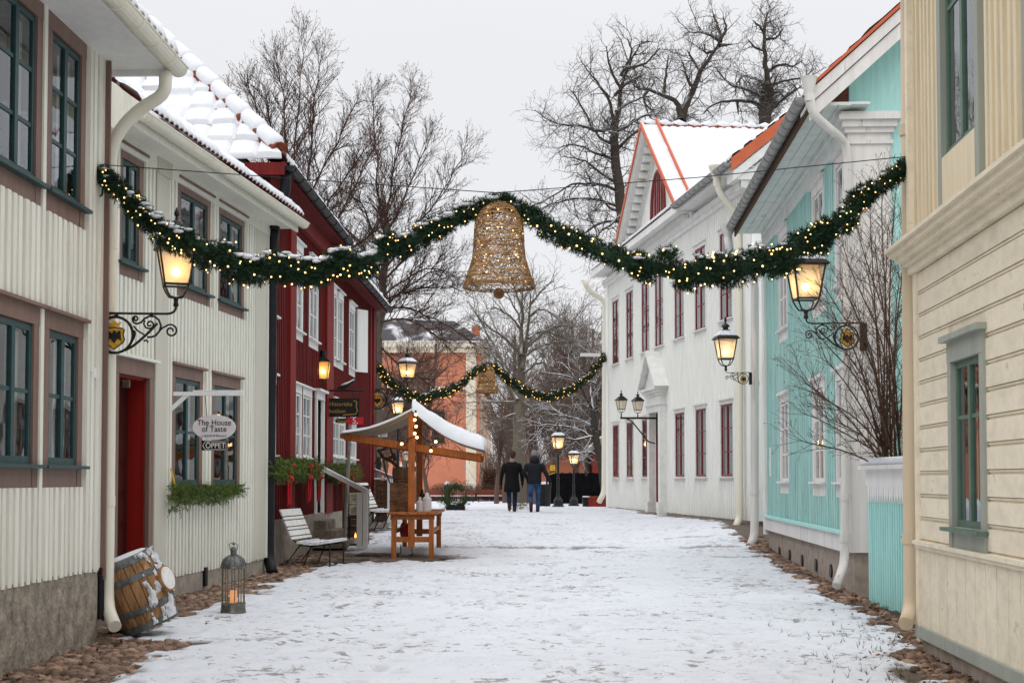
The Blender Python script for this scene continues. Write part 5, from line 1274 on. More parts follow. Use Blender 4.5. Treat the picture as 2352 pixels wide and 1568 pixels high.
# dark bird on the bar
bd = thing('iron_bird', 'black iron bird with snow on its back, perched on the hanging board bar', 'ornament', P(795, 893, YS)); bd.scale = (.48, .48, .48)
mb = MB(); mb.tube([(-.42, 0, .02), (-.3, 0, .05), (-.15, 0, .08), (.1, 0, .17), (.3, 0, .32), (.42, 0, .40)], [.02, .05, .10, .09, .06, .02], 8); mb.tube([(-.05, 0, .05), (-.05, 0, -.06)], .02, 5); mb.build('body', M['iron'], bd, smooth=True)
mb = MB(); mb.tube([(-.22, 0, .15), (-.05, 0, .2), (.15, 0, .28), (.36, 0, .43)], [.04, .075, .065, .02], 6); mb.build('snow', M['snow'], bd, smooth=True)
def small_board(name, label, x0, y0, x1, y1, Y, bm, tx, tm, sz, parts=None, hang=.2):
    c = P((x0 + x1) / 2, (y0 + y1) / 2, Y); t = thing(name, label, 'sign', c); a, b = P(x0, y0, Y) - c, P(x1, y1, Y) - c
    mb = MB(); mb.box(a.x, b.x, -.01, .01, b.z, a.z); bo = mb.build('board', bm, t)
    if tx: text(tx, sz, bo, (0, -.014, -.01), face, tm, ext=.001)
    if hang:
        mb = MB(); mb.tube([(a.x * .6, 0, a.z), (a.x * .6, 0, a.z + hang)], .008, 4); mb.tube([(b.x * .6, 0, a.z), (b.x * .6, 0, a.z + hang)], .008, 4); mb.build('hanging_wire', M['iron'], t)
    return t
small_board('open_sign', 'tiny black open sign with gold lettering under the serpent board', 771, 961, 796, 971, YS, M['ink'], 'Öppet', M['letter_gold'], .10, hang=.06)
small_board('open_sign', 'tiny black open sign with white lettering, seen under the stall canopy', 863, 1016, 886, 1026, 39, M['ink'], 'Öppet', M['letter_white'], .12, hang=.2)
v = small_board('oval_sign', 'pale rounded sign half hidden behind the stall canopy', 868, 985, 890, 1003, 39, M['signwhite'], 'ingers', M['ink'], .15, hang=.1)
pb = PG(792, 29.0); b0 = P(803, 972, 29.0); pl_ = thing('price_flag', 'red price flag on a leaning dark pole against the red house', 'flag', pb)
mb = MB(); mb.tube([(0, 0, 0), b0 - pb + Vector((.02, 0, .1))], .035, 8); mb.build('pole', M['zinc'], pl_)
mb = MB(); a, b = P(800, 958, 28.95) - pb, P(834, 974, 28.95) - pb; mb.poly([a, Vector((b.x, a.y, a.z)), Vector((b.x, a.y, b.z)), Vector((a.x + .02, a.y, b.z)), Vector((a.x - .03, a.y, (a.z + b.z) / 2))], (0, .012, 0)); fl = mb.build('board', M['sign_red'], pl_)
text('5,', .17, fl, (a + b) / 2 + Vector((-.01, -.012, 0)), face, M['letter_white'], ext=.001)
small_board('notice_case', 'small black framed notice with a white sheet on the far red house corner', 841, 1053, 848, 1108, 38.9, M['black'], None, None, 0, hang=0)
# ------------------------------------------------------------------ market stall
YF, YR = 26.1, 28.7
sp_ = PG(947, 27.3); stall = thing('market_stall', 'orange wooden market stall with a sagging striped canopy under thick snow', 'market stall', sp_)
S = lambda x, y, Y: P(x, y, Y) - sp_
gb = lambda p: gz(p.x + sp_.x, p.y + sp_.y) - sp_.z
SW = M['stall_wood']
xa, xb = S(905, 1200, 26).x, S(991, 1200, 26).x; zt_ = S(950, 1181, 26).z
for x in (xa, xb):
    for Y in (25.98, 28.6):
        p = Vector((x, Y - sp_.y, 0)); mb = MB(); mb.box(x - .045, x + .045, p.y - .045, p.y + .045, gb(p) - .02, zt_); mb.build('leg', SW, stall, bevel=.006)
mb = MB()
for i in range(5):
    w = (xb - xa + .24) / 5; mb.box(xa - .12 + i * w + .004, xa - .12 + (i + 1) * w - .004, 25.85 - sp_.y, 28.75 - sp_.y, zt_ + .0, zt_ + .045)
mb.box(xa - .06, xb + .06, 25.93 - sp_.y, 25.97 - sp_.y, zt_ - .09, zt_ - .002); mb.box(xa - .06, xb + .06, 28.62 - sp_.y, 28.66 - sp_.y, zt_ - .09, zt_ - .002)
tt = mb.build('table_top', M['stall_wood_h'], stall, bevel=.006)
zc_ = S(950, 1238, 26).z
mb = MB(); mb.box(xa + .045, xb - .045, 25.96 - sp_.y, 26.0 - sp_.y, zc_ - .05, zc_ + .05); mb.box(xa + .045, xb - .045, 28.58 - sp_.y, 28.62 - sp_.y, zc_ - .0, zc_ + .10)
for x in (xa, xb): mb.box(x - .02, x + .02, 26.03 - sp_.y, 28.55 - sp_.y, zc_ + .1, zc_ + .17)
mb.build('stretcher', SW, stall)
px_ = S(946.5, 1000, YF).x
for (Y, nm) in ((YF - .12, 1), (YR, 0)):
    x = px_ if nm else S(964, 1000, YR).x; mb = MB(); z0 = S(0, 1257, 26).z if nm else zt_ - .5
    mb.box(x - .06, x + .06, Y - .04 - sp_.y, Y + .04 - sp_.y, z0, S(0, 946, YF).z - .02); mb.build('post', SW, stall, bevel=.006)
ap = S(946, 944, YF); lt = S(784, 996, YF); rt_ = S(1112, 1034, YF); zb_ = S(946, 1026, YF).z
for dy in (0.08, YR - YF + .06):
    mb = MB(); mb.bar(Vector((px_, ap.y + dy, zb_ + .0)), Vector((lt.x + .05, ap.y + dy, lt.z - .05)), .04, .13); mb.build('beam', SW, stall, bevel=.006)
    mb = MB(); mb.bar(Vector((px_, ap.y + dy, zb_ + .0)), Vector((rt_.x - .06, ap.y + dy, rt_.z - .13)), .04, .13); mb.build('beam', SW, stall, bevel=.006)
for (q, dz) in ((lt, -.02), (rt_, -.06)):
    mb = MB(); mb.bar(q + Vector((.0, -.05, dz - .02)), q + Vector((.0, YR - YF + .15, dz - .02)), .045, .07); mb.build('edge_rail', SW, stall)
# canopy cloth and the snow on it
def wing(tip, sag, th_edge, th_mid):
    n, m = 22, 14; top = []; dy = YR - YF + .2
    ridge = ap + Vector((0, -.12, 0))
    V = lambda f, g: Vector((ridge.x + (tip.x - ridge.x) * f, ridge.y + dy * g, ridge.z + (tip.z - ridge.z) * f - sag * math.sin(PI * f) * (1.0 + .15 * math.sin(g * PI))))
    cl = MB(); vs = [V(i / n, j / m) for i in range(n + 1) for j in range(m + 1)]
    cl.add(vs, [(i * (m + 1) + j, i * (m + 1) + j + 1, (i + 1) * (m + 1) + j + 1, (i + 1) * (m + 1) + j) for i in range(n) for j in range(m)])
    # a short front hem
    sn = MB(); up = []
    for i in range(n + 1):
        for j in range(m + 1):
            f, g = i / n, j / m; e = min(1, g * 9, (1 - g) * 9); h = (th_edge + (th_mid - th_edge) * math.sin(PI * min(1, f * 1.0)) ) * (e ** .5 if e > 0 else 0) + .012
            h *= .8 + .55 * float(fbm(np.array([f * 5.0 + tip.x]), np.array([g * 6.0]), 8, 4)[0])
            up.append(V(f, g) + Vector((0, 0, h)))
    k = (n + 1) * (m + 1); lowv = [p + Vector((0, 0, .006)) for p in vs]
    idx = lambda i, j: i * (m + 1) + j
    fs = [(idx(i, j), idx(i, j + 1), idx(i + 1, j + 1), idx(i + 1, j)) for i in range(n) for j in range(m)]
    bd = [idx(i, 0) for i in range(n + 1)] + [idx(n, j) for j in range(1, m + 1)] + [idx(i, m) for i in range(n - 1, -1, -1)] + [idx(0, j) for j in range(m - 1, 0, -1)]
    fs += [tuple(x + k for x in reversed(f)) for f in fs] + [(bd[i], bd[(i + 1) % len(bd)], bd[(i + 1) % len(bd)] + k, bd[i] + k) for i in range(len(bd))]
    sn.add(up + lowv, fs)
    return cl, sn
m_ = bpy.data.materials.new('striped_canvas'); m_.use_nodes = True; nn = m_.node_tree; b_ = nn.nodes['Principled BSDF']; b_.inputs['Roughness'].default_value = .85
tc = nn.nodes.new('ShaderNodeTexCoord'); sx_ = nn.nodes.new('ShaderNodeSeparateXYZ'); nn.links.new(tc.outputs['Object'], sx_.inputs[0])
mm = nn.nodes.new('ShaderNodeMath'); mm.operation = 'MULTIPLY'; mm.inputs[1].default_value = .8; nn.links.new(sx_.outputs['Y'], mm.inputs[0])
fr_ = nn.nodes.new('ShaderNodeMath'); fr_.operation = 'FRACT'; nn.links.new(mm.outputs[0], fr_.inputs[0])
cr = nn.nodes.new('ShaderNodeValToRGB'); cr.color_ramp.interpolation = 'CONSTANT'
el = cr.color_ramp.elements; cols = [(0, (.52, .47, .34)), (.2, (.05, .09, .13)), (.32, (.52, .47, .34)), (.5, (.55, .30, .05)), (.64, (.52, .47, .34)), (.76, (.05, .09, .13)), (.84, (.35, .33, .28))]
el[0].position = 0; el[0].color = (*cols[0][1], 1); el[1].position = cols[1][0]; el[1].color = (*cols[1][1], 1)
for p, c in cols[2:]:
    e_ = el.new(p); e_.color = (*c, 1)
nn.links.new(fr_.outputs[0], cr.inputs[0])
mixd = nn.nodes.new('ShaderNodeBsdfTranslucent'); nn.links.new(cr.outputs[0], mixd.inputs[0]); nn.links.new(cr.outputs[0], b_.inputs['Base Color'])
mxs = nn.nodes.new('ShaderNodeMixShader'); mxs.inputs[0].default_value = .35; nn.links.new(b_.outputs[0], mxs.inputs[1]); nn.links.new(mixd.outputs[0], mxs.inputs[2]); nn.links.new(mxs.outputs[0], nn.nodes['Material Output'].inputs[0])
M['stripe'] = m_
for tip, sag, a, b in ((lt, .085, .055, .06), (rt_, .13, .21, .27)):
    cl, sn = wing(tip, sag, a, b); co_ = cl.build('canopy', M['stripe'], stall, smooth=True); sn.build('snow', M['snow'], co_, smooth=True)
# string of bulbs
c0 = S(946, 950, YF - .16); lights = [(955, 952), (953, 963), (955, 979), (953, 995), (957, 1009), (962.0, 990), (924, 1022), (1001, 1018), (990, 1034)]
st = thing('string_lights', 'string of round lit bulbs wound round the stall posts and beams', 'string lights', sp_ + c0)
D = lambda x, y: P(x, y, YF - .18) - sp_ - c0
mb = MB(); mb.tube([D(947, 948), D(960, 968), D(950, 982), D(962, 998), D(955, 1003), D(968, 1000), D(985, 1015), D(1000, 1012), D(1008, 1018), D(1003, 1026), D(992, 1022)], .009, 5); mb.tube([D(962, 1000), D(940, 1006), D(932, 1020), D(910, 1030), D(920, 1005)], .009, 5); mb.build('cable', M['black'], st)
for (x, y) in [(955, 952), (953, 964), (956, 979), (953, 995), (923, 1019), (1001, 1014), (990, 1035), (958, 1004)]:
    mb = MB(); mb.ball(D(x, y) + Vector((0, -.03, 0)), .029, 8); b_ = mb.build('light_bulb', M['stall_bulb'] if 'stall_bulb' in M else emit('stall_bulb', (1, .60, .25), 5), st, smooth=True)
    mb = MB(); mb.lathe([(.018, .03), (.018, .075), (.01, .08)], 6, D(x, y) + Vector((0, -.03, 0))); mb.build('socket', M['black'], b_)
ld = bpy.data.lights.new('stall_glow', 'POINT'); ld.energy = 5; ld.color = (1, .58, .22); ld.shadow_soft_size = .1
o = bpy.data.objects.new('stall_glow', ld); COL.objects.link(o); o.parent = st; o.location = D(985, 1022) + Vector((0, .6, 0))
# things on the table
zt2 = zt_ + .045
def on_table(x, Y): p = S(x, 1000, Y); return Vector((p.x + sp_.x, Y, zt2 + sp_.z))
bx_ = thing('wooden_box', 'stack of brown wooden boxes standing on the stall table', 'box', on_table(924, 26.6)); k_ = 26.6 / 3273
mb = MB(); mb.box(-.215, .21, -.2, .2, .0, .53); 
for z in (.0, .17, .35): mb.box(-.22, .215, -.205, .205, z, z + .025)
mb.build('lower_box', M['old_wood_l'] if 'old_wood_l' in M else mat('brown_box_wood', (.20, .10, .05), .8, .4, 8, (1, 1, 3), .2, 30), bx_)
mb = MB(); mb.lathe([(.15, .532), (.155, .55), (.15, .60), (.165, .61), (.16, .80), (.14, .81)], 14, (-.02, 0, 0)); mb.build('round_box', M['old_wood'], bx_)
def jar(name, label, x, r, h, m, cap=None, Y=26.5):
    t = thing(name, label, 'jar', on_table(x, Y)); mb = MB(); mb.lathe([(r * .95, 0), (r, .02), (r, h * .85), (r * .8, h * .93), (r * .5, h)], 12); mb.build('body', m, t, smooth=False)
    mb = MB(); mb.lathe([(r * .45, h), (r * .45, h + .05), (r * .2, h + .07)], 8); mb.build('cap', cap or m, t)
jar('square_canister', 'short pale square canister on the stall table', 965, .07, .2, M['signwhite'])
jar('flask', 'tall pale round flask with a cap on the stall table', 981, .085, .28, M['signwhite'], M['letter_white'])
jar('bottle', 'dark bottle behind the pale canister on the stall table', 970, .055, .34, M['black'], Y=26.9)
rl = thing('cable_reel', 'red cable reel standing under the stall table', 'cable reel', S(933, 1219, 26.9) + sp_)
T = Matrix.Rotation(PI / 2, 4, 'Y') @ Matrix.Scale(1, 4); mb = MB()
for d in (-.07, .05): mb.lathe([(.05, d), (.165, d), (.165, d + .02), (.05, d + .02)], 20, T=Matrix.Rotation(.42, 4, 'Z') @ T)
mb.build('flange', M['sign_red'], rl); mb = MB(); mb.lathe([(.11, -.05), (.11, .05)], 16, T=Matrix.Rotation(.42, 4, 'Z') @ T); mb.build('cable_coil', M['black'], rl)
mb = MB(); mb.tube([(-.1, 0, -.25), (-.1, 0, -.45), (.12, 0, -.45), (.1, 0, -.25)], .012, 5); mb.build('stand', M['black'], rl)
# carved hanging implement under the canopy
hg = thing('hanging_farm_tool', 'old wooden farm tool of crooked poles hanging under the stall canopy', 'farm tool', S(885, 1045, 28) + sp_); H_ = lambda x, y: P(x, y, 28) - P(885, 1045, 28)
mb = MB(); mb.tube([H_(868, 1032), H_(880, 1050), H_(900, 1060), H_(917, 1075)], .035, 6); mb.tube([H_(880, 1050), H_(872, 1035), H_(890, 1028)], .03, 6); mb.tube([H_(893, 1055), H_(905, 1045), H_(908, 1058)], .05, 6); mb.tube([H_(881, 1055), H_(886, 1085), H_(898, 1115)], .016, 5); mb.tube([H_(878, 1045), H_(860, 1065)], .016, 5); mb.tube([H_(893, 1022), H_(906, 1055)], .025, 5); mb.build('pole', M['old_wood'], hg)

# ------------------------------------------------------------------ benches
def bench(label, x, Y, z, rz, sc=1.0):
    t = thing('slatted_bench', label, 'bench', (x, Y, z), rz, 'white slatted benches by the red houses'); t.scale = (sc,) * 3
    # local: x across (front +x), y along
    L = 1.25
    prof = [(-.10, .42), (.02, .405), (.12, .40), (.23, .405), (.33, .42), (.435, .44)]
    for (x0, z0), w in zip(prof, (.085, .075, .085, .085, .06, .11)):
        mb = MB(); mb.box(x0 - w / 2, x0 + w / 2, -L / 2, L / 2, z0, z0 + .035); s = mb.build('seat_slat', M['bench_white'], t, bevel=.006)
        mb = MB(); mb.box(x0 - w / 2 + .004, x0 + w / 2 - .004, -L / 2 + .01, L / 2 - .01, z0 + .036, z0 + .055); mb.build('snow', M['snow'], s, bevel=.008)
    d = Vector((-.40, 0, .92)).normalized(); b0 = Vector((-.23, 0, .50)); zz = 0
    for w in (.055, .10, .045, .115, .05, .135):
        a = b0 + d * (zz + w / 2); mb = MB(); mb.bar(a + Vector((0, -L / 2, 0)), a + Vector((0, L / 2, 0)), w, .03, up=Vector((.92, 0, .40))); mb.build('back_slat', M['bench_white'], t, bevel=.005); zz += w + .022
    for y in (-L / 2 + .16, L / 2 - .16):
        mb = MB(); top = b0 + d * .6 - Vector((.03, 0, 0))
        mb.tube([(top.x, y, top.z), (b0.x - .03, y, b0.z), (-.17, y, .42), (-.10, y, .395), (.1, y, .375), (.44, y, .41), (.46, y, .39), (.46, y, .0)], .014, 6); mb.tube([(.46, y, .0), (.46, y + (.0 if y > 0 else 0), .0), (.05, y, .01)], .010, 5)
        mb.tube([(-.12, y, .39), (-.42, y, .0), (-.05, y, .015), (.1, y, .375)], .014, 6); mb.build('leg_frame', M['iron'], t)
    mb = MB(); mb.tube([(.46, -L / 2 + .16, .012), (.46, L / 2 - .16, .012)], .012, 5); mb.build('stretcher', M['iron'], t)
bp = PG(722, 25.0); bench('nearer white slatted bench with a snowy seat on wet flagstones, below the ribboned fir box', bp.x + .06, 24.5, gz(bp.x, 24.5) + .02, R(-9), .90)
bp = PG(866, 34.2); bench('farther white slatted bench behind the menu board and stair rail', bp.x + .1, 34.2, gz(bp.x, 34.2) + .03, R(-7), 1.05)

# ------------------------------------------------------------------ stair rails, steps, menu board
def rail(label, q0, q1, Yd, Yp, base_y):
    c = P(q1[0], q1[1], Yp); g = gz(c.x, Yp); t = thing('stair_handrail', label, 'handrail', (c.x, Yp, g), 0, 'white stair handrails')
    o = Vector((c.x, Yp, g)); a = P(q0[0], q0[1], Yd) - o; b = c - o
    for dy in (-.05, .05):
        mb = MB(); mb.bar(a + Vector((0, dy, 0)), b + Vector((.08, dy, -.02)), .05, .07); r = mb.build('rail', M['white'], t)
        mb = MB(); mb.bar(a + Vector((0, dy, .045)), b + Vector((.08, dy, .025)), .05, .018); mb.build('snow', M['snow'], r)
    for dx in (-.09, .03):
        mb = MB(); mb.box(dx - .045, dx + .055, -.06, .05, -.02, b.z - .02); mb.build('post', M['white'], t)
rail('nearer white stair handrail at the hip roofed red house door', (721, 1066), (836, 1128), 29.3, 28.4, 1247)
rail('farther snow topped white stair handrail by the far red house', (840, 1072), (902, 1098), 39.5, 37.5, 1165)
s0 = A.w(ad0 + .6, .0, 0); stp = thing('stone_steps', 'worn stone steps at the white door of the red house', 'steps', (s0.x, s0.y, gz(s0.x + .5, s0.y)), A.root.rotation_euler.z)
for k_, (d, h, l) in enumerate(((.3, .55, .9), (.5, .36, 1.0), (.72, .17, 1.1))):
    mb = MB(); mb.box(-l, l * .5, -d, -.02, 0 if k_ == 2 else .0, h); mb.build('step', M['stone'], stp, bevel=.02)
mbp = PG(812, 29.6); mn = thing('menu_board', 'brown plank menu board with two cream posters behind the stair handrail', 'menu board', mbp, .1)
a, b = P(789, 1117, 29.6) - mbp, P(851, 1228, 29.6) - mbp
mb = MB()
for i in range(9):
    z = a.z * i / 9; mb.box(a.x, b.x - .06, -.02, .02, z + .004, a.z * (i + 1) / 9 - .004)
mb.box(a.x - .02, a.x + .04, -.03, .03, -.02, a.z + .03); mb.box(b.x - .1, b.x - .03, -.03, .03, -.02, a.z + .03); mb.box(a.x, b.x - .04, -.035, .035, a.z, a.z + .03); mb.build('board', M['old_wood'], mn)
for (y0, y1, lns) in ((1131, 1157, (('MENU', .07),)), (1159, 1182, (('SOUP', .07),))):
    p0, p1 = P(802, y0, 29.55) - mbp, P(829, y1, 29.55) - mbp; mb = MB(); mb.box(p0.x, p1.x, -.05, -.03, p1.z, p0.z); po = mb.build('poster', M['crate_paper'], mn)
    mb = MB(); rnd = random.Random(y0)
    for i in range(6):
        z = p0.z - .04 - i * (p0.z - p1.z - .06) / 6; w = rnd.uniform(.3, .8) * (p1.x - p0.x); mb.box((p0.x + p1.x) / 2 - w / 2, (p0.x + p1.x) / 2 + w / 2, -.054, -.051, z - .008, z)
    mb.build('print', M['ink'], po)
fl_ = PG(817, 28.9); ft = thing('candle_stand', 'small black iron candle stand with a burning flame at the menu board foot', 'candle holder', fl_)
mb = MB()
for x in (-.12, .12):
    for y in (-.1, .1): mb.tube([(x, y, 0), (x, y, .62)], .014, 5)
for z in (.06, .4, .6): mb.tube([(-.16, -.1, z), (.16, -.1, z)], .014, 5); mb.tube([(-.16, .1, z), (.16, .1, z)], .014, 5)
mb.build('stand', M['iron'], ft); mb = MB(); mb.lathe([(.05, .08), (.05, .2)], 8); mb.build('candle', M['wax'], ft); mb = MB(); mb.lathe([(.008, .2), (.02, .225), (.014, .26), (.003, .30)], 8); mb.build('flame', M['flame'], ft)
# dark slatted crate with snow, far
cp = PG(881, 38.6); cr_ = thing('slatted_crate', 'dark slatted wooden crate with a snowy lid by the far handrail', 'crate', cp); mb = MB(); a = P(864, 1101, 38.6) - cp; b = P(899, 1157, 38.6) - cp
for i in range(7): mb.box(a.x, b.x, -.3, .3, a.z * i / 7 + .02, a.z * (i + 1) / 7 - .02)
mb.box(a.x + .02, b.x - .02, -.28, .28, 0, a.z - .02); mb.build('body', M['old_wood'], cr_); mb = MB(); mb.box(a.x - .03, b.x + .03, -.33, .33, a.z, a.z + .05); mb.build('snow', M['snow'], cr_, bevel=.02)

# ------------------------------------------------------------------ fir boxes
def spray(mb, c, w, d, h, n, rnd, ln=.14, droop=.6):
    for i in range(n):
        p = Vector((rnd.uniform(-w, w), rnd.uniform(-d, d), rnd.uniform(-h * .4, h * .5)))
        dr = Vector((p.x / w * .7 + rnd.gauss(0, .35), rnd.gauss(0, .5), rnd.uniform(-droop, .45))).normalized(); L = ln * rnd.uniform(.6, 1.5)
        s1 = dr.orthogonal().normalized(); s2 = dr.cross(s1); b0 = Vector(c) + p; vs = []; fs = []
        for j in range(9):
            an = j * 2.4 + rnd.random(); hh = b0 + dr * L * (j / 9.); e = hh + dr * L * .25 + (s1 * math.cos(an) + s2 * math.sin(an)) * L * .24 + Vector((0, 0, -.1 * L)); wd = (s1 * math.sin(an) - s2 * math.cos(an)) * L * .045
            k = len(vs); vs += [hh - wd, hh + wd, e]; fs.append((k, k + 1, k + 2))
        mb.add(vs, fs)
rnd = random.Random(12)
q0, q1 = H2.hit(392, 1128, .12), H2.hit(546, 1126, .12); c = H2.w((q0[0] + q1[0]) / 2, .12, (q0[1] + q1[1]) / 2); Lw = abs(q1[0] - q0[0])
fb_ = thing('fir_branch_swag', 'drooping green fir branches laid along the shop window sill', 'fir branches', c, H2.root.rotation_euler.z)
mb = MB()
for f, hh in ((-.46, .55), (-.38, .42), (-.28, .34), (-.2, .3), (-.1, .42), (-.02, .2), (.08, .40), (.18, .42), (.26, .24), (.36, .22), (.45, .16)):
    spray(mb, (f * Lw, -.02, -hh * .26 + .05), .16, .07, hh * .7, 95, rnd, .10, .45)
mb.build('foliage', M['fir_green'], fb_, recalc=False)
mb = MB(); w0 = H2.hit(390, 1075, .06); w1 = H2.hit(400, 1118, .08); mb.tube([fb_.matrix_basis.inverted() @ H2.w(w0[0], .07, w0[1]), fb_.matrix_basis.inverted() @ H2.w(w1[0], .1, w1[1])], .012, 5); mb.build('tie_strap', M['yellow'], fb_)
def fir_box(label, F, x0, x1, y, ribbons, berries, seed):
    rnd = random.Random(seed); q0, q1 = F.hit(x0, y, .2), F.hit(x1, y, .2); c = F.w((q0[0] + q1[0]) / 2, .2, (q0[1] + q1[1]) / 2); Lw = abs(q1[0] - q0[0])
    t = thing('fir_window_box', label, 'window box', c, F.root.rotation_euler.z, 'fir boxes with red ribbons under the red house windows')
    mb = MB(); mb.box(-Lw * .42, Lw * .42, -.08, .12, -.18, .0); mb.build('box', M['old_wood'], t)
    mb = MB()
    for i in range(int(Lw / .16) + 2): spray(mb, ((-.5 + i / (int(Lw / .16) + 1)) * Lw, -.05, .06), .2, .15, .28, 80, rnd, .15, .5)
    mb.build('foliage', M['fir_green'], t, recalc=False)
    for rx in ribbons:
        u = F.hit(rx, y, .2)[0] - (q0[0] + q1[0]) / 2; mb = MB(); 
        mb.poly([(u - .10, -.2, -.08), (u + .10, -.19, -.08), (u + .075, -.2, -.52), (u + .0, -.205, -.46), (u - .06, -.2, -.55)], (0, .012, 0)); mb.poly([(u, -.15, -.08), (u, -.25, -.08), (u + .01, -.235, -.50), (u, -.2, -.46), (u - .01, -.165, -.54)], (.012, 0, 0)); mb.ball((u, -.22, -.08), .07, 8, sz=.7); mb.build('ribbon', M['ribbon'], t)
    if berries:
        mb = MB()
        for i in range(berries): mb.ball((rnd.uniform(-.35, .35) * Lw, -.2 - rnd.uniform(0, .06), rnd.uniform(-.05, .16)), .032, 6)
        mb.build('berries', M['ribbon'], t, smooth=True)
fir_box('fir window box with one red ribbon, half behind the black downpipe', A, 622, 650, 1088, (636,), 5, 3)
fir_box('wide fir window box with two red ribbons above the white bench', A, 664, 712, 1086, (684, 708), 10, 4)
fir_box('fir window box with red berries and ribbons, above the menu board', B, 760, 806, 1090, (767, 786), 26, 5)

# ------------------------------------------------------------------ barrel, lantern, pot
brb = P(352, 1452, 14.5); axis_t = R(21.5)
bar_ = thing('wooden_barrel', 'leaning wooden barrel with grey hoops, snow patches and a round white lid on its side', 'barrel', (brb.x, 14.5, gz(brb.x, 14.5) + .02)); bar_.scale = (1.05, 1.05, 1.05)
T = Matrix.Rotation(-axis_t, 4, 'Y') @ Matrix.Rotation(R(7), 4, 'X'); T = Matrix.Translation((-.02, 0, .10)) @ T
HB = .70; br = lambda z: .262 + .058 * math.sin(PI * min(1, max(0, z / HB)))
mb = MB(); nst = 22
for i in range(nst):
    a0_, a1_ = 2 * PI * i / nst + .012, 2 * PI * (i + 1) / nst - .012; zs_ = [HB * k / 8 for k in range(9)]
    vs = [T @ Vector((br(z) * f * math.cos(a), br(z) * f * math.sin(a), z)) for f in (1, .93) for z in zs_ for a in (a0_, (a0_ + a1_) / 2, a1_)]
    n3 = 27; fs = []
    for k in range(8):
        for j in range(2): fs += [(k * 3 + j, k * 3 + j + 1, k * 3 + j + 4, k * 3 + j + 3), (n3 + k * 3 + j + 1, n3 + k * 3 + j, n3 + k * 3 + j + 3, n3 + k * 3 + j + 4)]
    fs += [(24, 25, n3 + 25, n3 + 24), (25, 26, n3 + 26, n3 + 25)]
    mb.add(vs, fs)
mb.lathe([(.001, HB - .04), (.25, HB - .04), (.25, HB - .06), (.001, HB - .06)], 24, T=T); mb.lathe([(.001, .03), (.25, .03), (.25, .05), (.001, .05)], 24, T=T)
bw_ = mb.build('staves', M['barrel_wood'], bar_, smooth=False)
for z in (.03, .19, .50, .665):
    mb = MB(); w = .03 if z > .1 and z < .6 else .035; mb.lathe([(br(z - w) + .002, z - w), (br(z - w) + .009, z - w), (br(z) + .010, z), (br(z + w) + .009, z + w), (br(z + w) + .002, z + w)], 32, T=T); mb.build('hoop', M['barrel_hoop'], bar_)
mb = MB(); mb.lathe([(.001, HB - .03), (.23, HB - .035), (.245, HB - .01), (.2, HB + .012), (.001, HB + .02)], 20, T=T)
na, nz = 70, 60
A_, Z_ = np.meshgrid(np.linspace(-1.25, .25, na), np.linspace(.02, .70, nz), indexing='ij')
fld = fbm(A_ * 5.2 + 3, Z_ * 8.5 + 1, 12, 5); ridge = np.exp(-((A_ + .62 - (Z_ - .4) * .9) / .22) ** 2); top = sstep(.50, .60, Z_) * np.exp(-((A_ + .5) / .4) ** 2); low = sstep(.19, .12, Z_) * np.exp(-((A_ + .35) / .3) ** 2)
thk = np.clip((fld - .47) * 1.4 + np.maximum(np.maximum(ridge * .20, top * .26), low * .22) - .275, 0, .3)
ok_ = thk > 0.005; tv = {}; vs = []; fs = []
def sv(i, j):
    if (i, j) not in tv:
        rr_ = br(Z_[i, j]) + .004 + min(.03, float(thk[i, j]) * .35) + (.008 if abs(Z_[i, j] - .5) < .035 or abs(Z_[i, j] - .19) < .035 else 0); tv[(i, j)] = len(vs); vs.append(T @ Vector((rr_ * math.cos(A_[i, j]), rr_ * math.sin(A_[i, j]), Z_[i, j])))
    return tv[(i, j)]
for i in range(na - 1):
    for j in range(nz - 1):
        if ok_[i, j] or ok_[i + 1, j] or ok_[i, j + 1] or ok_[i + 1, j + 1]: fs.append((sv(i, j), sv(i + 1, j), sv(i + 1, j + 1), sv(i, j + 1)))
mb.add(vs, fs)
mb.build('snow', M['snow'], bar_, smooth=True)
a = -.28; cdir = Vector((math.cos(a), math.sin(a), 0)); mb = MB(); Tl = T @ Matrix.Translation(cdir * (br(.38) + .01) + Vector((0, 0, .37))) @ Matrix.Rotation(a, 4, 'Z') @ Matrix.Rotation(PI / 2, 4, 'Y')
mb.lathe([(.125, -.03), (.13, .0), (.125, .03)], 28, T=Tl); ld_ = mb.build('lid', M['barrel_wood'], bar_)
mb = MB(); mb.lathe([(.001, .031), (.112, .031), (.112, .034), (.001, .034)], 28, T=Tl); mb.build('lid_label', M['snow_patch2'] if 'snow_patch2' in M else mat('pale_stained_label', (.74, .72, .70), .6, .1, 14, wear=(.4, .36, .33), wear_amt=.15, wscale=40), ld_)
pt = P(284, 1452, 14.6); po = thing('black_iron_pot', 'black round iron pot behind the leaning barrel under the downpipe', 'pot', (pt.x, 14.6, gz(pt.x, 14.6)))
mb = MB(); mb.lathe([(.06, 0), (.13, .03), (.165, .12), (.15, .2), (.12, .24), (.13, .26), (.11, .25), (.12, .2)], 16); mb.build('body', M['iron'], po, smooth=True); mb = MB(); mb.tube([(-.13, 0, .25), (-.1, 0, .32), (.1, 0, .32), (.13, 0, .25)], .01, 5); mb.build('handle', M['iron'], po)

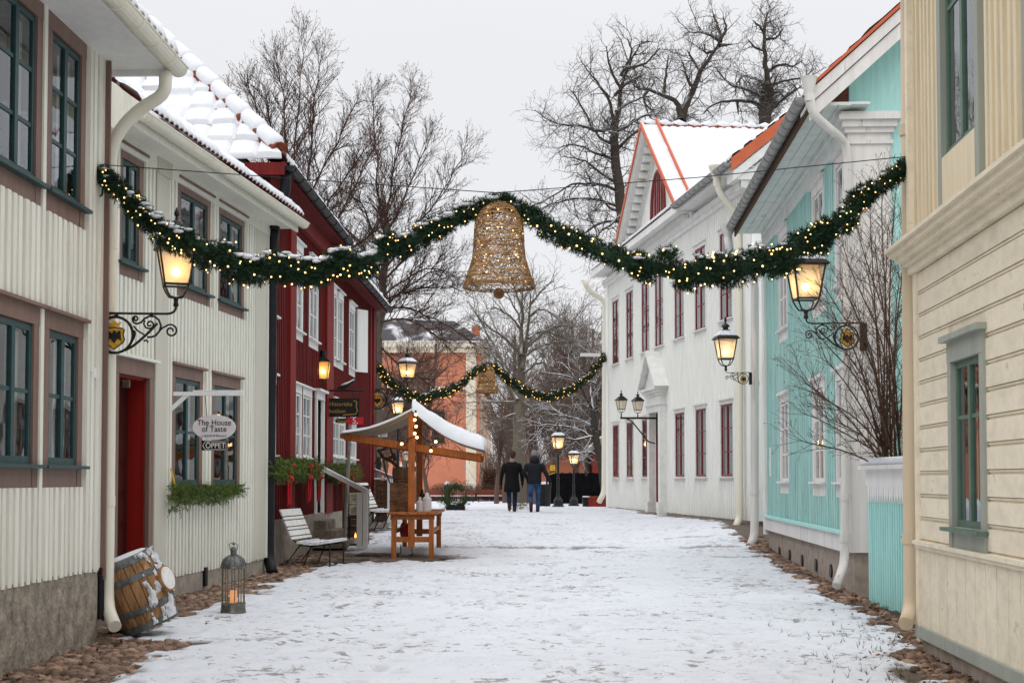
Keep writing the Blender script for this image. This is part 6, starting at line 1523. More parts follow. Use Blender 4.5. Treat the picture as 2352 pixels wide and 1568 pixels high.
lb_ = PG(538, 16.6); cl = thing('candle_lantern', 'tall domed metal garden lantern with a pale candle, standing at the snow edge', 'lantern', (lb_.x, 16.6, lb_.z + .03)); ls = .815
mb = MB(); mb.lathe([(.145, 0), (.15, .02), (.145, .04), (.14, .10), (.15, .12), (.12, .125)], 12); base = mb.build('base', M['pewter'], cl)
mb = MB(); mb.lathe([(.135, .515), (.155, .525), (.155, .545), (.135, .55)], 12)
for i in range(10):
    a = 2 * PI * i / 10; d = Vector((math.cos(a), math.sin(a), 0)); mb.tube([d * .13 + Vector((0, 0, .12)), d * .13 + Vector((0, 0, .52))], .006, 5)
mb.build('glazing_bars', M['pewter'], cl)
mb = MB(); dome = [(.14 * math.cos(t), .545 + .135 * math.sin(t)) for t in [i * PI / 2 / 8 for i in range(8)]] + [(.035, .68)]
mb.lathe(dome + [(.035, .72), (.045, .73), (.03, .755), (.015, .77)], 20)
for i in range(10):
    a = 2 * PI * i / 10; mb.tube([Vector((r * 1.03 * math.cos(a), r * 1.03 * math.sin(a), z)) for r, z in dome], .006, 4, 1)
mb.build('dome', [M['barrel_hoop'], M['pewter']], cl)
mb = MB(); mb.tube([(-.04, 0, .74), (-.055, 0, .80), (0, 0, .82), (.05, 0, .79), (.04, 0, .74)], .005, 5); mb.ball((0, 0, .80), .018, 8); mb.build('finial', M['pewter'], cl)
mb = MB(); mb.lathe([(.126, .125), (.126, .515)], 10, m=0); mb.f = [f for f in mb.f if len(f) == 4]; mb.m = mb.m[:len(mb.f)]; mb.build('pane', M['clear'], cl)
mb = MB(); mb.lathe([(.038, .12), (.04, .13), (.04, .26), (.034, .265), (.001, .255)], 14); mb.build('candle', M['candle'], cl, smooth=True)
# ------------------------------------------------------------------ trees
class Twigs:
    """fast three- and five-sided tapering branches collected into one mesh"""
    def __init__(s): s.v = []; s.f = []
    def limb(s, pts, r0, r1, n=3):
        k = len(pts); b = len(s.v); u = None
        for i in range(k):
            t = pts[min(i + 1, k - 1)] - pts[max(i - 1, 0)]
            if t.length < 1e-9: t = Vector((0, 0, 1))
            t.normalize()
            if u is None: u = t.orthogonal().normalized()
            else:
                u = u - t * u.dot(t); u = u.normalized() if u.length > 1e-5 else t.orthogonal().normalized()
            w = t.cross(u); r = r0 + (r1 - r0) * (i / (k - 1))
            for j in range(n):
                a = 2 * PI * j / n; s.v.append(pts[i] + (u * math.cos(a) + w * math.sin(a)) * r)
        for i in range(k - 1):
            for j in range(n):
                a, c = b + i * n + j, b + i * n + (j + 1) % n; s.f.append((a, c, c + n, a + n))
    def build(s, name, m, parent, smooth=True):
        me = bpy.data.meshes.new(name); me.from_pydata([tuple(p) for p in s.v], [], s.f); me.materials.append(m)
        if smooth: me.polygons.foreach_set('use_smooth', [True] * len(me.polygons))
        o = bpy.data.objects.new(name, me); COL.objects.link(o); o.parent = parent; return o

def wig(rnd, p, d, L, n, amp, up):
    pts = [p]; q = p.copy(); dd = d.copy()
    for i in range(n):
        dd = (dd + Vector((rnd.gauss(0, amp), rnd.gauss(0, amp), rnd.gauss(0, amp) + up))).normalized(); q = q + dd * (L / n); pts.append(q)
    return pts
def sprout(tw, rnd, pts, r0, r1, lev, spec, leaves=None, t0=.15):
    """side branches along a limb, and their own in turn"""
    L = sum((b - a).length for a, b in zip(pts, pts[1:]))
    n = max(1, int(L / spec['gap'][min(lev, len(spec['gap']) - 1)])); k = len(pts)
    for i in range(n):
        t = t0 + (1 - t0) * (i + rnd.random()) / n; j = min(k - 2, int(t * (k - 1))); f = t * (k - 1) - j
        p = pts[j].lerp(pts[j + 1], f); tg = (pts[j + 1] - pts[j]).normalized()
        u = tg.orthogonal().normalized(); w = tg.cross(u); a = rnd.uniform(0, 2 * PI); o = u * math.cos(a) + w * math.sin(a)
        ang = R(rnd.uniform(*spec['ang'])); d = (tg * math.cos(ang) + o * math.sin(ang) + Vector((0, 0, spec['up']))).normalized()
        rr = r0 + (r1 - r0) * t; cl = spec['len'][lev] * rnd.uniform(.55, 1.25) * (1.15 - .55 * t); cr = min(rr * .7, spec['r'][lev])
        m = 4 if lev == 0 else 3
        q = wig(rnd, p, d, cl, m, spec['wig'], spec['upw'])
        tw.limb(q, cr, max(cr * .35, spec['rmin']), 3)
        if lev + 1 < len(spec['len']): sprout(tw, rnd, q, cr, cr * .4, lev + 1, spec, leaves)
        elif leaves is not None and rnd.random() < spec['leaf']:
            for _ in range(2):
                e = q[-1].lerp(q[-2], rnd.random()); s = spec['ls'] * rnd.uniform(.5, 1.2); v1 = Vector((rnd.gauss(0, 1), rnd.gauss(0, 1), rnd.gauss(0, 1))).normalized() * s; v2 = v1.orthogonal().normalized() * s * .6
                b = len(leaves.v); leaves.v += [e - v1, e + v2, e + v1, e - v2]; leaves.f.append((b, b + 1, b + 2, b + 3))
def tree(label, base, Y, trunk, limbs, spec, bark, seed, tr=(.3, .06), lr=(.10, .02), leafm=None, name='bare_tree', group=None, jit=.5, trunk_mat=None):
    """trunk and limbs follow places in the photograph; each point also wanders in depth"""
    rnd = random.Random(seed); b = PG(base, Y); t = thing(name, label, 'tree', b, 0, group)
    def pl(px, amp):
        y = Y; out = []
        for i, (x, yy) in enumerate(px):
            if i: y += rnd.gauss(0, amp)
            out.append(P(x, yy, y) - b)
        q = smooth(out, 1); r = [q[0]]
        for a, c in zip(q, q[1:]):
            m_ = (a + c) / 2 + Vector((rnd.gauss(0, .03), rnd.gauss(0, .03), rnd.gauss(0, .03))) * (a - c).length * 1.6; r += [m_, c]
        return r
    tk = Twigs(); q = pl(trunk, jit * .3); q[0].z = min(q[0].z, -.1); tk.limb(q, tr[0], tr[1], 9); tk.build('trunk', trunk_mat or bark, t)
    tw, lv = Twigs(), (Twigs() if leafm else None)
    sprout(tw, rnd, q, tr[0], tr[1], 0, spec, lv, t0=.5)
    for lm in limbs:
        w = 1.0
        if isinstance(lm[0], (int, float)): w, lm = lm[0], lm[1]
        q = pl(lm, jit); tw.limb(q, lr[0] * w, lr[1], 5); sprout(tw, rnd, q, lr[0] * w, lr[1], 0, spec, lv)
    cr = tw.build('crown', bark, t)
    if lv: lv.build('dry_catkins', leafm, t, smooth=False)
    return t
ALD = dict(gap=(.15, .17, .13), ang=(22, 50), len=(1.45, .62, .26), r=(.019, .010, .007), rmin=.0048, wig=.10, upw=.03, up=.14, leaf=.42, ls=.028)
tree('tall many stemmed brown alder with dry catkins, rising behind the hip roofed red house', 690, 47, [(690, 1140), (690, 900), (694, 700), (692, 560)], [
    [(692, 620), (682, 520), (673, 400), (684, 250), (703, 90)], [(690, 640), (645, 480), (612, 360), (592, 250), (568, 195)], [(690, 560), (720, 430), (772, 330), (818, 235)], [(692, 660), (760, 530), (815, 430), (862, 330)],
    [(682, 520), (655, 350), (652, 220), (638, 150)], [(660, 540), (590, 420), (545, 330), (528, 245)], [(690, 500), (715, 350), (722, 230), (738, 130)], [(694, 600), (740, 480), (800, 400), (836, 345)], [(672, 430), (620, 300), (610, 200)], [(694, 700), (780, 600), (850, 540), (900, 500)], [(690, 720), (760, 640), (830, 610)], [(690, 700), (620, 560), (560, 480)]],
    ALD, M['bark_brown'], 4, (.20, .10), (.048, .009), M['seed'], jit=.5)
tree('slimmer alder with a grey trunk by the far red house, boughs over the salmon building', 866, 50, [(862, 1130), (866, 1000), (864, 830), (876, 700), (884, 600), (887, 500)], [
    [(885, 600), (888, 500), (903, 390), (930, 270), (946, 197)], [(886, 560), (868, 430), (858, 310), (857, 205)], [(886, 620), (955, 520), (1020, 440), (1072, 345)], [(886, 650), (835, 565), (790, 520), (735, 470)], [(888, 540), (940, 430), (985, 320)], [(884, 700), (960, 640), (1045, 590)], [(886, 600), (835, 480), (800, 400)],
    [(884, 640), (960, 570), (1035, 510)], [(880, 690), (940, 665), (1010, 660), (1075, 672)], [(872, 740), (930, 730), (1000, 765), (1062, 830)], [(868, 790), (920, 842), (985, 880), (1055, 935)], [(866, 860), (925, 930), (985, 985), (1040, 1010)], [(876, 720), (905, 700), (980, 720), (1060, 765), (1100, 800)], [(868, 830), (900, 870), (940, 960), (960, 1020)], [(866, 900), (900, 940), (920, 1000)], [(880, 680), (930, 640), (990, 610), (1060, 640)]],
    ALD, M['bark_brown'], 9, (.24, .09), (.045, .009), M['seed'], jit=.9, trunk_mat=M['bark_grey'])
C5 = lambda x, y: (1205.9 + x * .3661, y * .3661)
OAK = dict(gap=(.24, .20, .16), ang=(35, 75), len=(1.65, .75, .32), r=(.026, .012, .008), rmin=.0048, wig=.26, upw=.02, up=.06, leaf=0, ls=.03)
k = lambda *p: [C5(*q) for q in p]
tree('broad gnarled bare oak leaning out over the white mansion gable', 1440, 57, [(1440, 1140), (1440, 900), (1436, 700)] + k((610, 1400), (560, 950), (570, 800)), [
    (1.5, k((570, 800), (600, 560), (640, 430), (730, 270))), k((570, 800), (450, 830), (370, 790), (270, 785), (170, 770), (60, 690)), k((580, 1150), (480, 1090), (380, 1010), (230, 980)), k((590, 1200), (450, 1150), (300, 1150), (100, 1270), (40, 1290)),
    (1.2, k((545, 900), (560, 700), (470, 530), (400, 460), (350, 380))), k((600, 560), (530, 430), (510, 290)), k((570, 830), (690, 760), (760, 720), (840, 730)), k((560, 950), (700, 820), (760, 800)), k((600, 1330), (500, 1290), (440, 1180)), k((540, 900), (440, 850), (330, 620), (280, 560)), k((620, 1390), (480, 1390), (350, 1480), (250, 1500)), k((640, 430), (760, 400), (850, 300)), k((560, 1000), (440, 960), (300, 900), (200, 930)), k((600, 1300), (430, 1240), (200, 1260), (60, 1330)), k((600, 1350), (480, 1450), (380, 1560)), k((560, 600), (640, 520), (760, 460)), k((570, 700), (700, 620), (800, 600)), k((730, 270), (790, 260)), k((600, 480), (680, 330), (640, 240))],
    OAK, M['bark'], 14, (.36, .13), (.075, .016), jit=.6)
tree('second oak with a thick slanting limb, rising behind the white mansion ridge', 1570, 61, [(1566, 1130), (1566, 800), (1563, 400), C5(976, 760)], [
    (2.4, k((980, 760), (1000, 690), (1060, 560), (1100, 450), (1190, 320), (1225, 260))), (1.2, k((1225, 260), (1215, 170), (1175, 70))), (1.6, k((975, 735), (960, 640), (870, 600), (770, 560), (700, 560), (640, 480))), (1.3, k((1215, 285), (1250, 285), (1300, 280))), k((1225, 260), (1150, 210), (1070, 200), (1000, 210)), k((1060, 560), (1010, 480), (990, 390)), k((1100, 450), (1040, 360), (1020, 320)), k((870, 600), (880, 480), (900, 350)), k((1225, 250), (1270, 180), (1240, 110)), k((770, 560), (740, 640), (800, 700)), k((1190, 320), (1120, 340), (1130, 270))],
    OAK, M['bark'], 22, (.34, .17), (.09, .022), jit=.5)
tree('oak with an upright spire and long level boughs, behind the mansion beside the aqua roof', 1755, 63, [(1757, 1130), (1757, 800), (1752, 400)] + k((1500, 740), (1520, 650), (1525, 550)), [
    (2.0, k((1525, 580), (1512, 400), (1500, 200), (1520, 75))), (1.8, k((1510, 710), (1450, 640), (1330, 630), (1200, 640), (1110, 720))), (1.3, k((1520, 710), (1620, 620), (1735, 540))), k((1520, 540), (1620, 510), (1740, 490), (1810, 440)), k((1508, 320), (1440, 300), (1400, 250)), k((1500, 200), (1430, 130)), (1.2, k((1520, 650), (1400, 560), (1290, 540), (1190, 420))), k((1500, 250), (1580, 240), (1620, 180)), k((1520, 560), (1420, 470), (1330, 500), (1320, 600)), k((1525, 450), (1600, 400), (1680, 420), (1740, 380)), k((1330, 630), (1340, 720)), k((1500, 180), (1545, 110)), k((1520, 640), (1580, 560), (1650, 640))],
    OAK, M['bark'], 31, (.38, .24), (.08, .02), jit=.5)
C6 = lambda x, y: (1062.3 + x * .18305, 689 + y * .18305)
k = lambda *p: [C6(*q) for q in p]
LIN = dict(gap=(.30, .26, .18), ang=(30, 65), len=(1.7, .75, .30), r=(.024, .012, .008), rmin=.0052, wig=.16, upw=.02, up=.05, leaf=0, ls=.03)
tree('grey trunked linden with a forked stem, standing right behind the two walking people', 1192, 60, [(1192, 1160), (1193, 1040)] + k((710, 1500), (710, 1250), (735, 900), (735, 640)), [
    (2.1, k((735, 700), (742, 400), (745, 0), (760, -200))), (2.0, k((750, 860), (790, 640), (815, 400), (845, 100), (850, -120))), (1.2, k((700, 650), (500, 440), (280, 310), (100, 100))), (1.8, k((690, 1260), (620, 1120), (560, 950), (430, 620), (230, 280), (80, 20))), k((720, 350), (600, 200), (430, 90), (300, 110)), (1.2, k((780, 910), (960, 760), (1150, 840), (1330, 1040))), k((810, 590), (1100, 340), (1310, 300), (1770, 430)), k((820, 480), (1030, 370), (1300, 480), (1520, 590), (1720, 520)), k((840, 200), (980, 90), (1150, 200), (1300, 300)), k((690, 1270), (530, 1280), (310, 1280), (80, 1270), (-60, 1320)), k((750, 1270), (900, 1370), (1030, 1540), (1450, 1490)), k((560, 950), (480, 780), (380, 700)), k((780, 700), (1000, 560), (1200, 520), (1420, 660)), k((740, 300), (640, 60), (520, -150)), k((850, 50), (980, -100), (1150, -260)), k((745, 100), (660, -120), (600, -330)), k((700, 1380), (900, 1300), (1250, 1330), (1600, 1280)), k((690, 1420), (520, 1470), (380, 1560))],
    LIN, M['bark_grey'], 41, (.34, .13), (.062, .011), jit=.8)
# leaning tree at the mansion's far corner, snow along its boughs
tree('leaning snow lined tree by the red barn at the mansion far corner', 1392, 57, [(1394, 1150), (1388, 1100), (1378, 1050), (1368, 1000), (1362, 940)], [
    (1.3, [(1380, 1060), (1366, 1040), (1340, 1036), (1310, 1050)]), [(1372, 1010), (1330, 985), (1280, 975), (1230, 978)], [(1366, 980), (1310, 955), (1260, 950)], [(1362, 940), (1355, 880), (1370, 800)], [(1362, 940), (1330, 880), (1290, 830)], [(1375, 1040), (1390, 990), (1396, 940)], [(1364, 950), (1385, 880), (1392, 800)], [(1370, 1000), (1320, 1010), (1270, 1000)]],
    LIN, M['bark_snowy'], 47, (.22, .12), (.07, .014), jit=.5)

# park trees farther off: two kinds, copied
def generic(name, seed, h, spec, bark):
    rnd = random.Random(seed); t = empty(name); tk, tw = Twigs(), Twigs()
    q = wig(rnd, Vector((0, 0, -.1)), Vector((0, 0, 1)), h * .8, 8, .06, .1); tk.limb(q, h * .02, h * .006, 7); tk.build('trunk', bark, t)
    sprout(tw, rnd, q, h * .014, .02, 0, spec, None, .22)
    tw.build('crown', bark, t); return t
g1 = generic('park_tree', 3, 13, dict(gap=(.36, .42, .30, .26), ang=(28, 62), len=(4.2, 1.6, .8, .4), r=(.07, .03, .016, .011), rmin=.009, wig=.14, upw=.05, up=.12, leaf=0, ls=.03), M['thicket'])
g2 = generic('park_tree', 8, 11, dict(gap=(.32, .36, .30, .26), ang=(20, 50), len=(3.6, 1.6, .8, .4), r=(.06, .03, .016, .011), rmin=.009, wig=.12, upw=.08, up=.2, leaf=0, ls=.03), M['thicket'])
spots = [(1140, 84, 1), (1215, 92, 0), (1262, 82, 1), (1300, 90, 0), (1335, 84, 1), (1372, 92, 0), (1178, 110, 1), (1245, 118, 0), (1290, 124, 1), (1345, 116, 0), (1400, 84, 0), (1430, 96, 1), (925, 78, 0), (985, 80, 1), (880, 74, 1), (1050, 128, 0), (1230, 76, 1), (1280, 104, 0), (1318, 100, 1), (1355, 76, 0), (1385, 104, 1), (1160, 98, 0), (1200, 132, 1), (1325, 134, 0), (1268, 140, 1), (1380, 130, 0), (900, 84, 1), (960, 88, 0)]
first = {}
for i, (px_, Y, kd) in enumerate(spots):
    src = (g1, g2)[kd]
    if kd not in first: first[kd] = 1; o = src
    else:
        o = src.copy(); COL.objects.link(o)
        for ch in src.children:
            c = ch.copy(); COL.objects.link(c); c.parent = o
    p = PG(px_, Y); o.location = p; o.rotation_euler.z = i * 2.1; s = .72 + .05 * ((i * 7) % 8)
    if i in (12, 13, 14): s *= .75
    o.scale = (s, s, s)
    tag(o, 'bare brown park tree in the tangle beyond the walking people and the screen fence', 'tree', 'bare park trees in the distance')
# far wood, a brownish mass
fw = Twigs(); rnd = random.Random(77)
for i in range(650):
    p = PG(rnd.uniform(1095, 1420), rnd.uniform(120, 150)); q = wig(rnd, p, Vector((rnd.gauss(0, .12), rnd.gauss(0, .12), 1)).normalized(), rnd.uniform(2, 5.2), 4, .07, .05); fw.limb(q, .035, .008, 3)
    for j in range(5):
        a = q[1 + j % 3]; fw.limb(wig(rnd, a, Vector((rnd.gauss(0, .6), rnd.gauss(0, .6), .8)).normalized(), rnd.uniform(.8, 2.2), 3, .15, .03), .018, .006, 3)
o = fw.build('distant_thicket', M['thicket'], None); tag(o, 'hazy brown thicket of thin stems along the far edge of the park', 'thicket', kind='stuff')

# ------------------------------------------------------------------ shrub behind the aqua fence
SHR = dict(gap=(.19, .15, .10), ang=(18, 50), len=(.60, .28, .12), r=(.007, .0045, .0032), rmin=.0022, wig=.12, upw=.03, up=.10, leaf=.32, ls=.011)
rnd = random.Random(19); SY = 17.5; shb = PG(2050, SY); shr = thing('bare_shrub', 'big bare reddish shrub with dry seed heads, bursting over the aqua fence', 'shrub', (shb.x, SY, shb.z))
tw, lv, lv2 = Twigs(), Twigs(), Twigs()
tips = [(1838, 1010), (1842, 868), (1872, 755), (1884, 640), (1935, 560), (1965, 505), (1998, 470), (2028, 408), (2060, 420), (2076, 520), (2090, 600), (1850, 950), (1905, 700), (1985, 600), (1930, 640), (1885, 820), (1868, 900), (2010, 560), (2040, 520), (1955, 680), (2066, 640), (1900, 960), (1920, 770), (2098, 700)]
for i, (x, y) in enumerate(tips):
    bx, by = 2030 + (i % 6) * 8, 1075; Yt = SY + rnd.uniform(-1.6, .4)
    fx_ = .35 + .3 * rnd.random(); mx_, my_ = bx + (x - bx) * (.30 if y < 700 else .42), by + (y - by) * (.55 if y < 700 else .62)
    q = smooth([P(bx + 12, 1350, SY) - shb, P(bx, by, SY) - shb, P(mx_ + rnd.gauss(0, 8), my_ + rnd.gauss(0, 10), (SY + Yt) / 2) - shb, P((mx_ + 2 * x) / 3 + rnd.gauss(0, 6), (my_ + 2 * y) / 3, Yt) - shb, P(x, y, Yt) - shb], 2)
    tw.limb(q, .015, .0035, 5); sprout(tw, rnd, q, .012, .004, 0, SHR, lv, t0=.28)
tw.build('branches', M['shrub'], shr); lv.build('seed_heads', M['seed_dark'], shr, smooth=False)

# ------------------------------------------------------------------ the square beyond
sal = P(1102, 1100, 125); sb_ = thing('salmon_town_building', 'large salmon rendered building with pale pilasters and a dark roof beyond the stall', 'building', (sal.x, 125, -.2))
kx = 125 / 3273; H_ = (1100 - 786) * kx + 1.8
mb = MB(); mb.box(-20, 0, 0, 58, -.5, H_); mb.build('wall', M['salmon'], sb_)
mb = MB(); mb.box(-(1102 - 1070) * kx, -(1102 - 1094) * kx, -.12, 0, -.5, H_); mb.box(-20, .15, -.15, -.02, H_ * .70, H_ * .70 + .28)
y = 2.0
while y < 56: mb.box(-.02, .16, y, y + 1.2, -.5, H_); y += 4.0
mb.build('pilaster', M['pilaster'], sb_)
mb = MB(); mb.box(-20.5, .5, -.5, 58.5, H_ - .9, H_ - .45); mb.box(-20.6, .75, -.75, 58.7, H_ - .45, H_); mb.build('cornice', M['pilaster'], sb_)
mb = MB(); mb.box(-20.6, .78, -.78, 58.7, H_, H_ + .10); mb.build('snow', M['snow'], sb_)
mb = MB(); mb.add([(-20.4, -.5, H_ + .1), (.5, -.5, H_ + .1), (.5, 58, H_ + .1), (-20.4, 58, H_ + .1), (-17, 3.5, H_ + 2.6), (-2.4, 3.5, H_ + 2.3), (-2.4, 54, H_ + 2.3), (-17, 54, H_ + 2.6)], [(0, 1, 5, 4), (1, 2, 6, 5), (2, 3, 7, 6), (3, 0, 4, 7), (4, 5, 6, 7)])
M['roof_snowy'] = snowed('dark_roof_with_snow', (.045, .04, .042), .7, .92, 1.15, .6, .9)
mb.build('roof', M['roof_snowy'], sb_)
mb = MB(); mb.box(-(1102 - 1083) * kx, -.05, 1.5, 2.3, H_, H_ + 1.7); mb.box(-(1102 - 1083) * kx - .06, .01, 1.44, 2.36, H_ + 1.35, H_ + 1.5); mb.build('chimney', M['salmon'], sb_)
mb = MB()
for i in range(3): mb.box(-13 + i * 4.4, -11.9 + i * 4.4, -.04, .04, H_ * .36, H_ * .56)
mb.build('window', M['dark'], sb_)
d0 = P(938, 1110, 125) - sb_.location; mb = MB(); mb.box(d0.x - .75, d0.x + .75, -.10, 0, -.3, 2.9); mb.lathe([(.001, 0), (.75, 0), (.75, .1), (.001, .1)], 20, (d0.x, 0, 2.9), T=Matrix.Rotation(PI / 2, 4, 'X')); do_ = mb.build('door', M['pilaster'], sb_); mb = MB(); mb.box(d0.x - .5, d0.x + .5, -.14, -.1, -.3, 2.4); mb.build('door_leaf', M['navy_door'], do_)
for (x, y) in ((1072, 1072), (961, 1104)):
    v_ = P(x - 5, y, 124.9) - sb_.location; mb = MB(); mb.box(v_.x - .14, v_.x + .14, -.04, 0, v_.z - .14, v_.z + .14); mb.build('vent', M['zinc'], sb_)

def boxthing(name, label, cat, x0, y0, x1, y1, Y, d, m, extra=None, bevel=0, group=None, ground=True):
    a, b = P(x0, y0, Y), P(x1, y1, Y); cx = (a.x + b.x) / 2; z = gz(cx, Y) if ground else b.z
    return thing(name, label, cat, (cx, Y, z), 0, group), (b.x - a.x) / 2, a.z - z
# black screen fence
t, w, h = boxthing('black_screen_fence', 'long flat black screen fence closing off the square behind the lamp posts', 'fence', 1257, 1086, 1396, 1152, 62, 0, None)
mb = MB(); n = 8
for i in range(n): mb.box(-w + 2 * w * i / n + .01, -w + 2 * w * (i + 1) / n - .01, -.02, .02, .08, h)
mb.build('panel', M['matte_black'], t); mb = MB()
for i in range(n + 1): mb.box(-w + 2 * w * i / n - .04, -w + 2 * w * i / n + .04, .02, .1, -.05, h + .03)
mb.build('post', M['black'], t)
p_ = PG(1256, 53); t = thing('sign_post', 'thin black post beside the walking people, carrying a small yellow sign', 'sign', p_); mb = MB(); hh = P(1256, 1085, 53).z - p_.z; mb.tube([(0, 0, -.05), (0, 0, hh)], .035, 8); mb.build('post', M['black'], t)
a, b = P(1264, 1068, 53) - p_, P(1275, 1080, 53) - p_; mb = MB(); mb.box(a.x, b.x, -.01, .01, b.z, a.z); mb.bar((0, 0, hh - .1), (b.x, 0, hh - .0), .02, .02); sb2 = mb.build('sign_plate', M['yellow'], t)
mb = MB(); mb.box(a.x + .03, b.x - .03, -.014, -.011, (a.z + b.z) / 2 + .02, a.z - .03); mb.box(a.x + .03, b.x - .03, -.014, -.011, b.z + .03, (a.z + b.z) / 2 - .02); mb.build('print', M['letter_gold'], sb2)
# red barn, salmon shed
p_ = P(1368, 1150, 74); t = thing('red_barn', 'red wooden barn with a grey gable board, half hidden by the mansion corner', 'barn', (p_.x, 74, gz(p_.x, 74))); k_ = 74 / 3273
mb = MB(); mb.poly([(-.1, 0, 0), (5.5, 0, 0), (5.5, 0, 3.2), (3.0, 0, 5.2), (-.1, 0, 2.7)], (0, 6, 0)); mb.build('wall', M['barn'], t); mb = MB(); mb.bar((-1.0, -.4, 2.25), (3.0, -.4, 5.5), .7, .22); mb.bar((3, -.4, 5.5), (6.5, -.4, 2.9), .7, .22); mb.build('barge_board', M['barn_trim'], t); mb = MB(); mb.add([(-1.1, -.75, 2.3), (3, -.75, 5.62), (3, 6.4, 5.62), (-1.1, 6.4, 2.3)], [(0, 1, 2, 3)]); mb.add([(6.6, -.75, 2.9), (3, -.75, 5.62), (3, 6.4, 5.62), (6.6, 6.4, 2.9)], [(0, 1, 2, 3)]); mb.build('roof', M['snow'], t); mb = MB(); mb.box(.4, 2.2, -.05, .05, 2.3, 2.75); mb.build('hatch', M['dark'], t)
p_ = P(1238, 1150, 86); t = thing('salmon_shed', 'low salmon shed with a snowy gabled roof behind the black screen fence', 'shed', (p_.x, 86, gz(p_.x, 86)))
mb = MB(); mb.poly([(-.3, 0, 0), (3.7, 0, 0), (3.7, 0, 1.9), (1.75, 0, 3.0), (-.3, 0, 2.0)], (0, 7, 0)); mb.build('wall', M['salmon'], t); mb = MB(); mb.add([(-.6, -.3, 1.9), (1.75, -.3, 3.12), (1.75, 7.3, 3.12), (-.6, 7.3, 1.9), (4.0, -.3, 1.85), (4.0, 7.3, 1.85)], [(0, 1, 2, 3), (1, 4, 5, 2)]); mb.add([(1.75, 3, 3.1), (4.6, 3, 3.1), (4.6, 9, 3.1), (1.75, 9, 3.1), (4.6, 2.5, 1.8), (1.75, 2.5, 1.8)], [(0, 1, 2, 3), (5, 4, 1, 0)]); mb.build('roof', M['snow'], t); mb = MB(); mb.bar((-.6, -.32, 1.85), (1.75, -.32, 3.06), .05, .10); mb.bar((1.75, -.32, 3.06), (4.0, -.32, 1.8), .05, .10); mb.build('barge_board', M['barn_trim'], t)
# hedges
def hedge(label, x0, x1, yt, yb, Y, m, n, seed, d=.5, name='hedge'):
    rnd = random.Random(seed); a, b = P(x0, yt, Y), P(x1, yb, Y); z = gz(a.x, Y); t = Twigs(); h = a.z - z
    for i in range(n):
        p = Vector((rnd.uniform(a.x, b.x), Y + rnd.uniform(-d, d), z - .05)); q = wig(rnd, p, Vector((rnd.gauss(0, .25), rnd.gauss(0, .25), 1)).normalized(), h * rnd.uniform(.75, 1.02), 4, .12, .1); t.limb(q, .014, .005, 3)
        for j in range(4): t.limb(wig(rnd, q[1 + j % 4], Vector((rnd.gauss(0, 1), rnd.gauss(0, .6), rnd.uniform(-.2, .6))).normalized(), rnd.uniform(.1, .3), 2, .2, 0), .007, .004, 3)
    o = t.build(name, m, None); tag(o, label, 'hedge'); return o
hedge('low clipped leafless brown hedge running behind the red brown park benches', 985, 1262, 1109, 1142, 109, M['bark_brown'], 1100, 5)
bh = Twigs(); rnd = random.Random(9); a, b = P(1110, 1077, 113), P(1154, 1110, 113); z0 = gz(a.x, 113)
for i in range(2600):
    c = Vector((rnd.uniform(a.x, b.x), 113 + rnd.uniform(-.6, .6), rnd.uniform(z0 + .1, a.z))); s = rnd.uniform(.05, .10); u = Vector((rnd.gauss(0, 1), rnd.gauss(0, 1), rnd.gauss(0, 1))).normalized() * s; v = u.orthogonal().normalized() * s * .7; q = len(bh.v); bh.v += [c - u, c + v, c + u, c - v]; bh.f.append((q, q + 1, q + 2, q + 3))
tag(bh.build('beech_hedge', M['beech'], None, smooth=False), 'square clump of russet leafed beech hedge beside the salmon building corner', 'hedge')
# park benches
def park_bench(label, x, Y):
    t = thing('park_bench', label, 'bench', PG(x, Y), 0, 'red brown park benches by the hedge'); mb = MB()
    for z in (.55, .68, .81): mb.box(-.9, .9, .22 + (z - .5) * .25, .26 + (z - .5) * .25, z, z + .10)
    mb.build('backrest', M['bench_red'], t); mb = MB()
    for y in (-.2, -.05, .10): mb.box(-.9, .9, y, y + .12, .42, .46)
    s = mb.build('seat', M['bench_red'], t); mb = MB(); mb.box(-.88, .88, -.2, .2, .461, .52); mb.build('snow', M['snow'], s, bevel=.02)
    for x_ in (-.75, .75):
        mb = MB(); mb.tube([(x_, -.18, 0), (x_, -.15, .44), (x_, .2, .44), (x_, .34, .92)], .025, 5); mb.tube([(x_, .22, .44), (x_, .26, 0)], .025, 5); mb.build('leg', M['iron'], t)
    return t
first_pb = park_bench('red brown park bench by the hedge, just beyond the evergreen planter', 1003, 100)
for x, Y, lb in ((1062, 100, 'red brown park bench by the hedge, between the evergreen planter and the beech hedge'), (1124, 101, 'red brown park bench by the hedge, nearest the dark coated walker'), (1222, 103, 'red brown park bench by the hedge, seen between the two walking people')):
    r_ = first_pb.copy(); COL.objects.link(r_); r_.location = PG(x, Y); r_['label'] = lb
    for ch in first_pb.children:
        c = ch.copy(); COL.objects.link(c); c.parent = r_
        for g_ in ch.children: e_ = g_.copy(); COL.objects.link(e_); e_.parent = c
